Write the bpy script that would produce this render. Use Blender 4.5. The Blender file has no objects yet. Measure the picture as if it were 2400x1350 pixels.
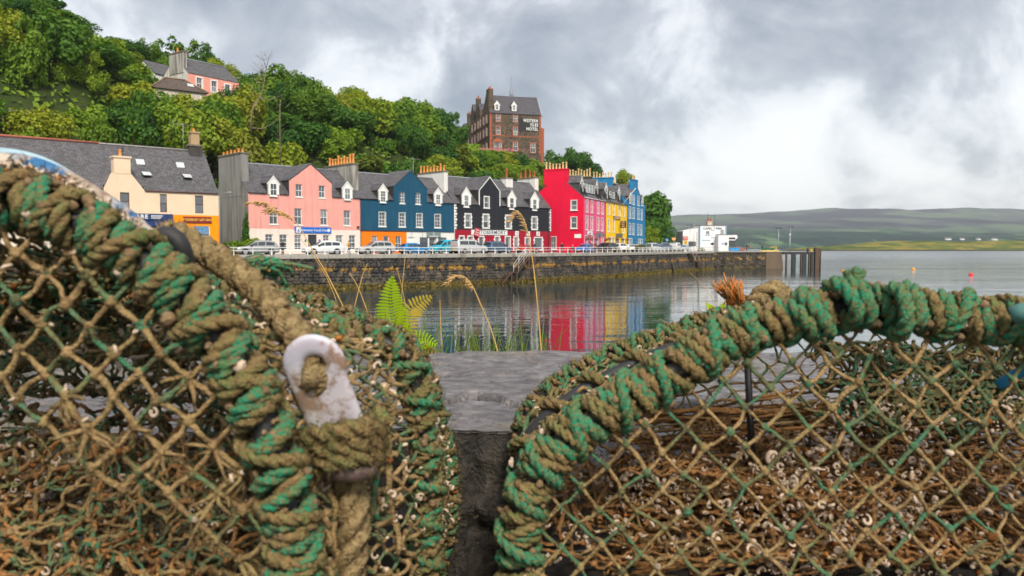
import bpy, math, random
import numpy as np
from mathutils import Vector, Matrix, noise as mnoise
R = math.radians
random.seed(7); rng = np.random.default_rng(7)
S = bpy.context.scene
C = S.collection

# ------------------------------------------------------------------ camera, sky, sun, exposure
CZ = 4.65            # eye height above the water (m)
ST = 3.75            # street level above the water
F = 1800.0           # focal length in pixels of a 2400 px wide frame
PITCH = math.atan(95 / F)
cam_data = bpy.data.cameras.new('camera'); cam = bpy.data.objects.new('camera', cam_data); C.objects.link(cam)
cam.location = (0, 0, CZ); cam.rotation_euler = (R(90) - PITCH, 0, 0)
cam_data.lens = 27.0; cam_data.sensor_width = 36.0
cam_data.clip_start = 0.02; cam_data.clip_end = 30000
cam_data.dof.use_dof = True; cam_data.dof.focus_distance = 3.2; cam_data.dof.aperture_fstop = 7.5
S.camera = cam

CLOUD = (7.4, 12.5, 0)
SUN_EL, SUN_AZ = R(44), R(166)       # azimuth clockwise from +Y (view direction)
W = bpy.data.worlds.new('World'); S.world = W; W.use_nodes = True
def build_sky():
    nt = W.node_tree; N = nt.nodes; Lk = nt.links
    for n in list(N): N.remove(n)
    out = N.new('ShaderNodeOutputWorld'); bg = N.new('ShaderNodeBackground'); bg.inputs['Strength'].default_value = 0.10
    Lk.new(bg.outputs[0], out.inputs[0])
    sky = N.new('ShaderNodeTexSky'); sky.sky_type = 'NISHITA'; sky.sun_disc = False
    sky.sun_elevation = SUN_EL; sky.sun_rotation = SUN_AZ; sky.altitude = 0; sky.air_density = 1.0; sky.dust_density = 2.0
    tc = N.new('ShaderNodeTexCoord'); sep = N.new('ShaderNodeSeparateXYZ'); Lk.new(tc.outputs['Generated'], sep.inputs[0])
    def m(op, a, b=None, c=None):
        n = N.new('ShaderNodeMath'); n.operation = op
        for i, v in enumerate((a, b, c)):
            if v is None: continue
            if isinstance(v, (int, float)): n.inputs[i].default_value = v
            else: Lk.new(v, n.inputs[i])
        return n.outputs[0]
    zz = m('ADD', m('MAXIMUM', sep.outputs[2], 0.0), 0.75)
    u = m('DIVIDE', sep.outputs[0], zz); v = m('DIVIDE', sep.outputs[1], zz)
    cb = N.new('ShaderNodeCombineXYZ'); Lk.new(u, cb.inputs[0]); Lk.new(v, cb.inputs[1]); cb.inputs[2].default_value = 3.7
    def noise(scale, detail, rough, off, dist=0.0):
        mp = N.new('ShaderNodeMapping'); mp.inputs['Location'].default_value = off; Lk.new(cb.outputs[0], mp.inputs[0])
        n = N.new('ShaderNodeTexNoise'); n.inputs['Scale'].default_value = scale; n.inputs['Detail'].default_value = detail
        n.inputs['Roughness'].default_value = rough; n.inputs['Distortion'].default_value = dist; Lk.new(mp.outputs[0], n.inputs['Vector'])
        return n.outputs['Fac']
    big = noise(2.3, 2.0, 0.5, CLOUD)
    mid = noise(5.2, 9.0, 0.60, (CLOUD[0]+4.1, CLOUD[1]+2.2, 0), 0.35)
    fine = noise(17.0, 5.0, 0.55, (0.0, 7.7, 0), 0.2)
    den = m('ADD', m('ADD', m('MULTIPLY', big, 0.42), m('MULTIPLY', mid, 0.50)), m('MULTIPLY', fine, 0.08))
    rp = N.new('ShaderNodeValToRGB'); Lk.new(den, rp.inputs[0])
    cr = rp.color_ramp; cr.interpolation = 'B_SPLINE'
    cr.elements[0].position = 0.32; cr.elements[0].color = (0.25, 0.275, 0.32, 1)
    cr.elements[1].position = 0.65; cr.elements[1].color = (1.0, 0.99, 0.97, 1)
    for p_, c_ in ((0.39, (0.35, 0.375, 0.42, 1)), (0.452, (0.53, 0.55, 0.585, 1)), (0.488, (0.76, 0.775, 0.80, 1)), (0.54, (0.96, 0.96, 0.955, 1))):
        e = cr.elements.new(p_); e.color = c_
    sc = N.new('ShaderNodeVectorMath'); sc.operation = 'SCALE'; Lk.new(rp.outputs[0], sc.inputs[0]); sc.inputs['Scale'].default_value = 3.85
    mx = N.new('ShaderNodeMix'); mx.data_type = 'RGBA'; mx.inputs[0].default_value = 0.90
    Lk.new(sky.outputs[0], mx.inputs['A']); Lk.new(sc.outputs[0], mx.inputs['B'])
    Lk.new(mx.outputs['Result'], bg.inputs['Color'])
build_sky()
sun_data = bpy.data.lights.new('sun', 'SUN'); sun_data.energy = 1.5; sun_data.angle = R(12); sun_data.color = (1.0, 0.92, 0.79)
sun = bpy.data.objects.new('sun', sun_data); C.objects.link(sun)
_sd = Vector((math.sin(SUN_AZ) * math.cos(SUN_EL), math.cos(SUN_AZ) * math.cos(SUN_EL), math.sin(SUN_EL)))
sun.rotation_euler = _sd.to_track_quat('Z', 'Y').to_euler(); sun.location = _sd * 300
S.view_settings.view_transform = 'Standard'; S.view_settings.look = 'None'
S.view_settings.exposure = 1.55; S.view_settings.gamma = 1.0; S.view_settings.use_curve_mapping = False
S.render.engine = 'CYCLES'
cy = S.cycles
cy.use_denoising = True
try: cy.denoiser = 'OPENIMAGEDENOISE'
except Exception: pass
cy.max_bounces = 6; cy.diffuse_bounces = 3; cy.glossy_bounces = 3; cy.transmission_bounces = 3; cy.volume_bounces = 0
cy.transparent_max_bounces = 6; cy.caustics_reflective = False; cy.caustics_refractive = False
cy.use_adaptive_sampling = True; cy.adaptive_threshold = 0.02

# ------------------------------------------------------------------ helpers
def at(px, py, D):
    """point at distance D (m, along the view axis' ground direction) under pixel px,py of the 2400 px frame"""
    cp, sp = math.cos(PITCH), math.sin(PITCH)
    k = (675 - py) / F
    dx, dy, dz = (px - 1200) / F, cp + sp * k, -sp + cp * k
    t = D / dy
    return Vector((dx * t, D, CZ + dz * t))

class MB:
    def __init__(s): s.v = []; s.f = []; s.m = []; s.s = []
    def add(s, vs, fs, mat=0, smooth=False):
        o = len(s.v); s.v.extend([tuple(p) for p in vs])
        for f in fs: s.f.append(tuple(i + o for i in f)); s.m.append(mat); s.s.append(smooth)
        return s
    def box(s, x0, x1, y0, y1, z0, z1, mat=0):
        return s.add([(x0,y0,z0),(x1,y0,z0),(x1,y1,z0),(x0,y1,z0),(x0,y0,z1),(x1,y0,z1),(x1,y1,z1),(x0,y1,z1)],
                     [(0,3,2,1),(4,5,6,7),(0,1,5,4),(1,2,6,5),(2,3,7,6),(3,0,4,7)], mat)
    def quad(s, a, b, c, d, mat=0): return s.add([a,b,c,d], [(0,1,2,3)], mat)
    def slab(s, pts, th, mat=0):
        """polygon extruded by thickness th against its normal"""
        P = [Vector(p) for p in pts]; n = (P[1]-P[0]).cross(P[2]-P[0])
        if n.length < 1e-9: n = (P[2]-P[0]).cross(P[3]-P[0])
        n.normalize(); k = len(P)
        Q = [p - n*th for p in P]
        fs = [tuple(range(k)), tuple(range(2*k-1, k-1, -1))] + [(i, k+i, k+(i+1)%k, (i+1)%k) for i in range(k)]
        return s.add(P+Q, fs, mat)
    def prism(s, poly, axis, a0, a1, mat=0):
        """2-D polygon (p,q) extruded along axis from a0 to a1; axis 'y': (p,a,q), 'x': (a,p,q), 'z': (p,q,a)"""
        mk = {'y': lambda p,q,a:(p,a,q), 'x': lambda p,q,a:(a,p,q), 'z': lambda p,q,a:(p,q,a)}[axis]
        k = len(poly); vs = [mk(p,q,a0) for p,q in poly] + [mk(p,q,a1) for p,q in poly]
        fs = [tuple(range(k-1,-1,-1)), tuple(range(k,2*k))] + [(i,(i+1)%k,k+(i+1)%k,k+i) for i in range(k)]
        return s.add(vs, fs, mat)
    def tube(s, pts, r, n=8, mat=0, cap=True, smooth=True, closed=False, lobes=0, twist=0.0, amp=0.18, yarn=0.0):
        P = np.array([tuple(p) for p in pts], float); m = len(P)
        rr = np.full(m, r) if np.isscalar(r) else np.array(r, float)
        T = np.gradient(P, axis=0) if not closed else np.roll(P,-1,0)-np.roll(P,1,0)
        T /= (np.linalg.norm(T, axis=1, keepdims=True) + 1e-12)
        up = np.array([0,0,1.0]) if abs(T[0][2]) < 0.9 else np.array([1.0,0,0])
        N = np.zeros_like(P); nn = up - T[0]*(up@T[0]); nn /= np.linalg.norm(nn)
        for i in range(m):
            nn = nn - T[i]*(nn@T[i]); nn /= (np.linalg.norm(nn)+1e-12); N[i] = nn
        B = np.cross(T, N)
        a = np.arange(n)*2*np.pi/n
        if twist:
            seg = np.concatenate([[0], np.cumsum(np.linalg.norm(np.diff(P,axis=0),axis=1))])
            ph = seg*2*np.pi/twist
        else: ph = np.zeros(m)
        A = a[None,:] + ph[:,None]
        rad = rr[:,None]*np.ones((1,n))
        if lobes: rad = rad*(1-amp+2*amp*np.abs(np.cos(lobes*a/2.0))[None,:]**0.7)
        if yarn: rad = rad*(1+yarn*np.where(np.arange(n)%2, -1.0, 1.0)[None,:])
        V = P[:,None,:] + rad[...,None]*(np.cos(A)[...,None]*N[:,None,:] + np.sin(A)[...,None]*B[:,None,:])
        o = len(s.v); s.v.extend(map(tuple, V.reshape(-1,3)))
        mm = m if closed else m-1
        for i in range(mm):
            i2 = (i+1) % m
            for j in range(n):
                j2 = (j+1)%n
                s.f.append((o+i*n+j, o+i*n+j2, o+i2*n+j2, o+i2*n+j)); s.m.append(mat); s.s.append(smooth)
        if cap and not closed:
            s.f.append(tuple(o+j for j in range(n-1,-1,-1))); s.m.append(mat); s.s.append(False)
            s.f.append(tuple(o+(m-1)*n+j for j in range(n))); s.m.append(mat); s.s.append(False)
        return s
    def bar(s, a, b, r, n=6, mat=0): return s.tube([a, b], r, n, mat, smooth=n > 4)
    def lathe(s, prof, n=12, c=(0,0,0), mat=0, smooth=True):
        o = len(s.v); k = len(prof)
        for (r, z) in prof:
            for j in range(n):
                t = 2*math.pi*j/n; s.v.append((c[0]+r*math.cos(t), c[1]+r*math.sin(t), c[2]+z))
        for i in range(k-1):
            for j in range(n):
                j2=(j+1)%n; s.f.append((o+i*n+j,o+i*n+j2,o+(i+1)*n+j2,o+(i+1)*n+j)); s.m.append(mat); s.s.append(smooth)
        s.f.append(tuple(o+j for j in range(n-1,-1,-1))); s.m.append(mat); s.s.append(False)
        s.f.append(tuple(o+(k-1)*n+j for j in range(n))); s.m.append(mat); s.s.append(False)
        return s
    def mesh(s, name, mats):
        me = bpy.data.meshes.new(name); me.from_pydata(s.v, [], s.f)
        for mt in (mats if isinstance(mats, (list, tuple)) else [mats]): me.materials.append(mt)
        me.polygons.foreach_set('material_index', np.array(s.m, np.int32))
        me.polygons.foreach_set('use_smooth', np.array(s.s, bool))
        me.update(); return me
    def build(s, name, mats, parent=None, loc=(0,0,0), rot=(0,0,0)): return ob(name, s.mesh(name, mats), parent, loc, rot)

def ob(name, data, parent=None, loc=(0,0,0), rot=(0,0,0), scale=None):
    o = bpy.data.objects.new(name, data); C.objects.link(o)
    o.location = loc; o.rotation_euler = rot
    if scale is not None: o.scale = scale if hasattr(scale,'__len__') else (scale,)*3
    if parent is not None: o.parent = parent
    return o
def tag(o, label, cat, group=None, kind=None):
    o['label'] = label
    if cat: o['category'] = cat
    if group: o['group'] = group
    if kind: o['kind'] = kind
    return o
def thing(name, label, cat, loc=(0,0,0), rz=0, group=None):
    o = ob(name, None, None, loc, (0,0,rz)); o.empty_display_size = 0.2
    return tag(o, label, cat, group)
def struct(o): o['kind'] = 'structure'; return o
def copy_tree(o, parent=None):
    c = o.copy(); C.objects.link(c)
    if parent is not None: c.parent = parent
    for ch in list(o.children): copy_tree(ch, c)
    return c
def text(body, size, mat, parent, loc, rot=(R(90),0,0), bold=0.0, align='CENTER', name='lettering', sx=1.0, depth=0.008, space=1.06):
    cu = bpy.data.curves.new(name, 'FONT'); cu.body = body; cu.size = size; cu.extrude = depth; cu.offset = bold
    cu.align_x = align; cu.align_y = 'CENTER'; cu.materials.append(mat); cu.resolution_u = 3; cu.space_line = 0.95; cu.space_character = space
    o = bpy.data.objects.new(name, cu); C.objects.link(o); o.parent = parent; o.location = loc; o.rotation_euler = rot; o.scale = (sx,1,1)
    return o

# ---- value noise for modelling
def _h(i, j, s): 
    n = (i*374761393 + j*668265263 + s*144269504) & 0xFFFFFFFF
    n = ((n ^ (n >> 13))*1274126177) & 0xFFFFFFFF
    return ((n ^ (n >> 16)) & 0xFFFF)/65535.0
def vn(x, y, s=0):
    x = np.asarray(x, float); y = np.asarray(y, float)
    i = np.floor(x).astype(np.int64); j = np.floor(y).astype(np.int64); fx = x-i; fy = y-j
    fx = fx*fx*(3-2*fx); fy = fy*fy*(3-2*fy)
    return (_h(i,j,s)*(1-fx)+_h(i+1,j,s)*fx)*(1-fy) + (_h(i,j+1,s)*(1-fx)+_h(i+1,j+1,s)*fx)*fy
def fbm(x, y, o=4, s=0):
    a, t, k = 0.0, 0.0, 1.0
    for q in range(o):
        a = a + k*vn(x*2**q, y*2**q, s+q*17); t += k; k *= 0.5
    return a/t
def sstep(a, b, x):
    t = np.clip((x-a)/(b-a), 0, 1); return t*t*(3-2*t)

# ------------------------------------------------------------------ materials
class NT:
    def __init__(s, name):
        s.mat = bpy.data.materials.new(name); s.mat.use_nodes = True; s.t = s.mat.node_tree
        s.b = s.t.nodes['Principled BSDF']; s.out = s.t.nodes['Material Output']
        s._tc = None
    def n(s, typ, **kw):
        nd = s.t.nodes.new(typ)
        for k, v in kw.items():
            if k in nd.inputs: nd.inputs[k].default_value = v
            else: setattr(nd, k, v)
        return nd
    def l(s, a, b): s.t.links.new(a, b); return s
    def co(s, kind='Object'):
        if s._tc is None: s._tc = s.n('ShaderNodeTexCoord')
        return s._tc.outputs[kind]
    def map(s, vec, scale=(1,1,1), loc=(0,0,0), rot=(0,0,0)):
        m = s.n('ShaderNodeMapping'); m.inputs['Scale'].default_value = scale; m.inputs['Location'].default_value = loc; m.inputs['Rotation'].default_value = rot
        s.l(vec, m.inputs[0]); return m.outputs[0]
    def noise(s, vec, scale, detail=4, rough=0.55, dist=0.0):
        n = s.n('ShaderNodeTexNoise'); n.inputs['Scale'].default_value = scale; n.inputs['Detail'].default_value = detail
        n.inputs['Roughness'].default_value = rough; n.inputs['Distortion'].default_value = dist; s.l(vec, n.inputs['Vector']); return n.outputs['Fac']
    def ramp(s, fac, stops, interp='LINEAR'):
        r = s.n('ShaderNodeValToRGB'); s.l(fac, r.inputs[0]); cr = r.color_ramp; cr.interpolation = interp
        while len(cr.elements) < len(stops): cr.elements.new(0.5)
        for e, (p, c) in zip(cr.elements, stops):
            e.position = p; e.color = (*c, 1) if hasattr(c, '__len__') else (c, c, c, 1)
        return r.outputs[0]
    def mix(s, fac, a, b, typ='MIX'):
        m = s.n('ShaderNodeMix', data_type='RGBA', blend_type=typ)
        for sock, v in ((m.inputs[0], fac), (m.inputs['A'], a), (m.inputs['B'], b)):
            if isinstance(v, (int, float)): sock.default_value = v
            elif isinstance(v, tuple): sock.default_value = (*v, 1)
            else: s.l(v, sock)
        return m.outputs['Result']
    def math(s, op, a, b=0.0, clamp=False):
        m = s.n('ShaderNodeMath', operation=op); m.use_clamp = clamp
        for i, v in enumerate((a, b)):
            if isinstance(v, (int, float)): m.inputs[i].default_value = v
            else: s.l(v, m.inputs[i])
        return m.outputs[0]
    def bump(s, h, strength=0.3, dist=0.02, prev=None):
        b = s.n('ShaderNodeBump'); b.inputs['Strength'].default_value = strength; b.inputs['Distance'].default_value = dist
        s.l(h, b.inputs['Height'])
        if prev is not None: s.l(prev, b.inputs['Normal'])
        s.l(b.outputs[0], s.b.inputs['Normal']); return b.outputs[0]
    def set(s, color=None, rough=None, spec=None, metal=None):
        if color is not None:
            if isinstance(color, tuple): s.b.inputs['Base Color'].default_value = (*color, 1)
            else: s.l(color, s.b.inputs['Base Color'])
        if rough is not None:
            if isinstance(rough, (int, float)): s.b.inputs['Roughness'].default_value = rough
            else: s.l(rough, s.b.inputs['Roughness'])
        if spec is not None: s.b.inputs['Specular IOR Level'].default_value = spec
        if metal is not None: s.b.inputs['Metallic'].default_value = metal
        return s
_M = {}
def sc3(c, k): return tuple(min(1.0, x*k) for x in c)
def plain(name, col, rough=0.6, var=0.15, scale=3.0, metal=0.0, spec=0.5, bump=0.0):
    if name in _M: return _M[name]
    t = NT(name)
    nz = t.noise(t.co(), scale, 5, 0.6)
    c = t.ramp(nz, [(0.3, sc3(col, 1-var)), (0.7, sc3(col, 1+var))])
    t.set(c, rough, spec, metal)
    if bump: t.bump(nz, bump, 0.02)
    _M[name] = t.mat; return t.mat
def paintwall(name, col, rough=0.85, stain=0.25, stain_col=(0.16,0.14,0.12), lo=0.56):
    """rendered, painted house wall: faint blotches, rain streaks, fine grain"""
    if name in _M: return _M[name]
    t = NT(name); o = t.co()
    blot = t.noise(o, 0.55, 5, 0.6); streak = t.noise(t.map(o, (2.2, 2.2, 0.16)), 1.0, 5, 0.65); fine = t.noise(o, 14, 4, 0.7)
    c = t.ramp(blot, [(0.25, sc3(col, 0.90)), (0.75, sc3(col, 1.06))])
    msk = t.ramp(streak, [(lo, 0.0), (lo+0.20, stain)])
    c = t.mix(msk, c, tuple(0.55*a+0.45*b for a, b in zip(stain_col, sc3(col, 0.6))))
    c = t.mix(t.ramp(fine, [(0.62, 0.0), (0.80, 0.25)]), c, sc3(col, 0.72))
    t.set(c, rough, 0.3); t.bump(t.math('ADD', fine, t.math('MULTIPLY', blot, 1.5)), 0.25, 0.03)
    _M[name] = t.mat; return t.mat
def slate(name, col=(0.105,0.10,0.11)):
    if name in _M: return _M[name]
    t = NT(name); o = t.co(); sp = t.n('ShaderNodeSeparateXYZ'); t.l(o, sp.inputs[0])
    cb = t.n('ShaderNodeCombineXYZ'); t.l(t.math('ADD', sp.outputs[0], t.math('MULTIPLY', sp.outputs[1], 0.37)), cb.inputs[0])
    t.l(t.math('MULTIPLY', sp.outputs[2], 1.45), cb.inputs[1])
    wob = t.noise(o, 1.2, 3)
    br = t.n('ShaderNodeTexBrick', offset=0.5, squash=1.0); t.l(cb.outputs[0], br.inputs['Vector'])
    br.inputs['Scale'].default_value = 1.0; br.inputs['Brick Width'].default_value = 0.30; br.inputs['Row Height'].default_value = 0.23
    br.inputs['Mortar Size'].default_value = 0.022; br.inputs['Mortar Smooth'].default_value = 0.3; br.inputs['Bias'].default_value = 0.0
    br.inputs['Color1'].default_value = (*sc3(col, 0.62), 1); br.inputs['Color2'].default_value = (*sc3(col, 1.42), 1); br.inputs['Mortar'].default_value = (*sc3(col, 0.25), 1)
    lich = t.noise(o, 2.6, 6, 0.7)
    c = t.mix(t.ramp(lich, [(0.56, 0.0), (0.75, 0.55)]), br.outputs['Color'], (0.15, 0.145, 0.125))
    c = t.mix(t.ramp(wob, [(0.3, 0.35), (0.7, 0.0)]), c, sc3(col, 0.5))
    t.set(c, 0.62, 0.45); t.bump(br.outputs['Fac'], -0.6, 0.02)
    _M[name] = t.mat; return t.mat
def glass_pane(name, base=(0.10,0.12,0.14)):
    if name in _M: return _M[name]
    t = NT(name); oi = t.n('ShaderNodeObjectInfo'); sp = t.n('ShaderNodeSeparateXYZ'); t.l(t.co('Generated'), sp.inputs[0])
    rnd = oi.outputs['Random']
    side = t.math('GREATER_THAN', t.math('ABSOLUTE', t.math('SUBTRACT', sp.outputs[0], 0.5)), t.math('SUBTRACT', 0.62, t.math('MULTIPLY', rnd, 0.34)))
    nz = t.noise(t.map(t.co(), (9, 9, 0.6)), 1.0, 2)
    c = t.mix(t.math('MULTIPLY', side, 0.8), t.ramp(rnd, [(0.0, sc3(base, 0.5)), (0.6, base), (1.0, (0.20, 0.22, 0.24))]), t.ramp(nz, [(0.3, (0.22,0.21,0.19)), (0.7, (0.42,0.41,0.38))]))
    t.set(c, 0.06, 1.0); _M[name] = t.mat; return t.mat
def carpaint(name, col, metal=0.25):
    if name in _M: return _M[name]
    t = NT(name); nz = t.noise(t.co(), 2.0, 4)
    t.set(t.ramp(nz, [(0.3, sc3(col,0.92)), (0.7, sc3(col,1.05))]), 0.28, 0.5, metal)
    t.b.inputs['Coat Weight'].default_value = 0.6; t.b.inputs['Coat Roughness'].default_value = 0.08
    _M[name] = t.mat; return t.mat

white_paint = plain('white_paint', (0.78,0.78,0.75), 0.5, 0.06, 6)
white_frame = plain('white_window_frame', (0.80,0.80,0.78), 0.45, 0.04, 8)
brown_frame = plain('maroon_window_frame', (0.10,0.03,0.025), 0.45, 0.1, 8)
dark_metal = plain('dark_metal', (0.03,0.03,0.035), 0.5, 0.2, 8)
lead = plain('lead_flashing', (0.24,0.26,0.30), 0.55, 0.15, 5)
slate_m = slate('grey_slate'); slate_dark = slate('weathered_slate', (0.055,0.055,0.055)); slate_brown = slate('heather_slate', (0.10,0.078,0.085))
pane_m = glass_pane('window_glass')
terracotta = plain('terracotta_pot', (0.62,0.25,0.06), 0.8, 0.25, 7)
buff_pot = plain('buff_clay_pot', (0.58,0.40,0.19), 0.8, 0.2, 7)
black_rubber = plain('black_rubber', (0.016,0.016,0.018), 0.65, 0.25, 20)
grey_steel = plain('galvanised_steel', (0.34,0.36,0.37), 0.45, 0.15, 10, 0.4)
# ------------------------------------------------------------------ the setting: water, land, street
QUAY = [(-64.0, 62.0), (-45.0, 71.5), (-25.5, 82.0), (-16.9, 87.2), (-8.0, 93.6), (0.0, 100.6), (12.9, 116.0), (20.5, 129.0), (28.8, 143.6), (39.0, 157.6), (43.0, 164.0)]
def resample(P, d):
    P = np.array(P, float); seg = np.linalg.norm(np.diff(P, axis=0), axis=1); s = np.concatenate([[0], np.cumsum(seg)])
    n = max(2, int(round(s[-1]/d))+1); q = np.linspace(0, s[-1], n)
    return np.stack([np.interp(q, s, P[:, k]) for k in range(P.shape[1])], 1), q
class Path:
    """polyline in plan with a smoothed direction, points by arc length"""
    def __init__(s, P):
        Q, q = resample(P, 1.0)
        for _ in range(6): Q[1:-1] = 0.25*Q[:-2] + 0.5*Q[1:-1] + 0.25*Q[2:]
        s.Q = Q; s.s = np.concatenate([[0], np.cumsum(np.linalg.norm(np.diff(Q, axis=0), axis=1))]); s.L = s.s[-1]
        s.T = np.gradient(Q, axis=0); s.T /= np.linalg.norm(s.T, axis=1, keepdims=True)
    def p(s, a, off=0.0):   # off > 0: to the landward side
        x = np.interp(a, s.s, s.Q[:,0]); y = np.interp(a, s.s, s.Q[:,1]); t = s.t(a)
        return x - t[1]*off, y + t[0]*off
    def t(s, a):
        t = np.array([np.interp(a, s.s, s.T[:,0]), np.interp(a, s.s, s.T[:,1])]); return t/np.linalg.norm(t)
    def ang(s, a): t = s.t(a); return math.atan2(t[1], t[0])
    def nearest(s, x, y): return float(s.s[np.argmin((s.Q[:,0]-x)**2 + (s.Q[:,1]-y)**2)])
QP = Path(QUAY)

def water_material():
    t = NT('sea_water'); g = t.n('ShaderNodeNewGeometry'); pos = g.outputs['Position']
    sp = t.n('ShaderNodeSeparateXYZ'); t.l(pos, sp.inputs[0])
    far = t.math('MULTIPLY', sp.outputs[1], 1/260.0, True)
    n1 = t.noise(t.map(pos, (0.16, 0.62, 1)), 1.0, 2, 0.45, 0.3)
    n2 = t.noise(t.map(pos, (0.55, 1.7, 1), (3,1,0)), 1.0, 3, 0.5, 0.2)
    n3 = t.noise(t.map(pos, (0.06, 0.18, 1), (8,2,0)), 1.0, 2, 0.5)
    calm = t.ramp(t.noise(t.map(pos, (0.012, 0.03, 1), (5,9,0)), 1.0, 3), [(0.38, 0.35), (0.62, 1.0)])
    h = t.math('ADD', t.math('ADD', t.math('MULTIPLY', n1, 0.17), t.math('MULTIPLY', n2, t.math('ADD', t.math('MULTIPLY', far, 0.20), 0.024))), t.math('MULTIPLY', n3, 0.30))
    h = t.math('MULTIPLY', h, calm)
    b = t.n('ShaderNodeBump'); b.inputs['Strength'].default_value = 1.0; b.inputs['Distance'].default_value = 0.26
    t.l(h, b.inputs['Height']); t.l(b.outputs[0], t.b.inputs['Normal'])
    t.set((0.012, 0.028, 0.032), t.ramp(t.math('MULTIPLY',sp.outputs[1],1/700.0,True),[(0.12,0.035),(0.35,0.10),(1.0,0.22)]), 0.5); t.b.inputs['IOR'].default_value = 1.42
    return t.mat
mb = MB(); mb.quad((-5500,-60,0),(7600,-60,0),(7600,6500,0),(-5500,6500,0))
struct(mb.build('water', water_material()))

# facade line of the street (for the shape of the hill behind it)
FAC = Path([(-110,30),(-60,62),(-31.8,89.5),(-20,101.9),(-8.4,113.5),(8.5,130),(17.2,142),(29.5,171),(45,205),(60,240)])
def land_h(x, y):
    Q = FAC.Q; T = FAC.T
    d2 = (x[:,None]-Q[None,:,0])**2 + (y[:,None]-Q[None,:,1])**2; k = d2.argmin(1)
    s = -(T[k,1])*(x-Q[k,0]) + T[k,0]*(y-Q[k,1])
    h = 22.0*sstep(9, 40, s) + 10.0*sstep(32, 70, s) + 5*sstep(70, 130, s)
    r = x/np.maximum(y, 1.0)
    fall = 1.0 - 0.62*sstep(0.045, 0.135, r) - 0.28*sstep(0.14, 0.20, r)
    lift = 1.0 + 0.35*sstep(-0.40, -0.62, r)
    h = h*fall*lift + (fbm(x*0.06, y*0.06, 3, 5)-0.5)*4*sstep(12, 30, s)
    return ST - 0.06 + h*(s > 0), s
gx, gy = np.meshgrid(np.arange(-150, 78.1, 2.5), np.arange(40, 330.1, 2.5)); hh, ss = land_h(gx.ravel(), gy.ravel())
nx_, ny_ = gx.shape[1], gx.shape[0]
keep = (ss > 1.0)
vs = np.stack([gx.ravel(), gy.ravel(), hh], 1)
fs = []
for j in range(ny_-1):
    for i in range(nx_-1):
        q = (j*nx_+i, j*nx_+i+1, (j+1)*nx_+i+1, (j+1)*nx_+i)
        if all(keep[a] for a in q): fs.append(q)
t = NT('hillside_soil'); nz = t.noise(t.co(), 0.35, 6, 0.65)
t.set(t.ramp(nz, [(0.3,(0.02,0.026,0.010)),(0.55,(0.035,0.055,0.014)),(0.75,(0.075,0.06,0.028))]), 0.95, 0.1)
mb = MB(); mb.add(vs, fs, 0, True); struct(mb.build('hillside', t.mat))
def ground_z(x, y): h, s = land_h(np.array([x]), np.array([y])); return float(h[0])

# street and pavement: one sheet between quay edge and hillside
def ribbon(mb, path, a0, a1, o0, o1, z, step=2.0, mat=0):
    A = np.linspace(a0, a1, max(2, int((a1-a0)/step)))
    vs = []
    for a in A: vs += [(*path.p(a, o0), z), (*path.p(a, o1), z)]
    mb.add(vs, [(2*i, 2*i+2, 2*i+3, 2*i+1) for i in range(len(A)-1)], mat)
t = NT('wet_asphalt'); o = t.co(); n1 = t.noise(o, 0.4, 5); n2 = t.noise(o, 30, 3)
t.set(t.mix(t.ramp(n2,[(0.3,0.0),(0.7,0.4)]), t.ramp(n1,[(0.3,(0.045,0.045,0.048)),(0.7,(0.085,0.083,0.082))]), (0.12,0.12,0.115)), 0.6, 0.4)
asphalt = t.mat
mb = MB(); ribbon(mb, QP, 0, QP.L, 0.35, 34, ST); struct(mb.build('road', asphalt))
pave = plain('pavement_flags', (0.26,0.25,0.235), 0.85, 0.18, 1.2)
mb = MB()
for P_, wid in ((Path([(-60,62),(-42.5,74.8),(-31.8,83.6)]), 2.2), (Path([(-31,90.7),(-20,101.9),(-8.45,113.5),(6.5,127.9)]), 2.0), (Path([(12.1,130),(17.2,142),(29.5,170.8)]), 2.4)):
    A = np.linspace(0, P_.L, 12)
    top = [(*P_.p(a, 0.3), ST+0.12) for a in A] + [(*P_.p(a, -wid), ST+0.12) for a in A[::-1]]
    k = len(A)
    vs = [(*P_.p(a, 0.3), ST+0.12) for a in A] + [(*P_.p(a, -wid), ST+0.12) for a in A] + [(*P_.p(a, -wid), ST-0.05) for a in A]
    mb.add(vs, [(i, k+i, k+i+1, i+1) for i in range(k-1)] + [(k+i, 2*k+i, 2*k+i+1, k+i+1) for i in range(k-1)])
struct(mb.build('pavement', pave))
# pier apron behind the pier face
mb = MB(); mb.box(38.5, 60.2, 170.6, 215, ST-0.45, ST+0.004); struct(mb.build('pier_ground', plain('pier_concrete', (0.20,0.195,0.18), 0.9, 0.2, 0.6)))

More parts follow.
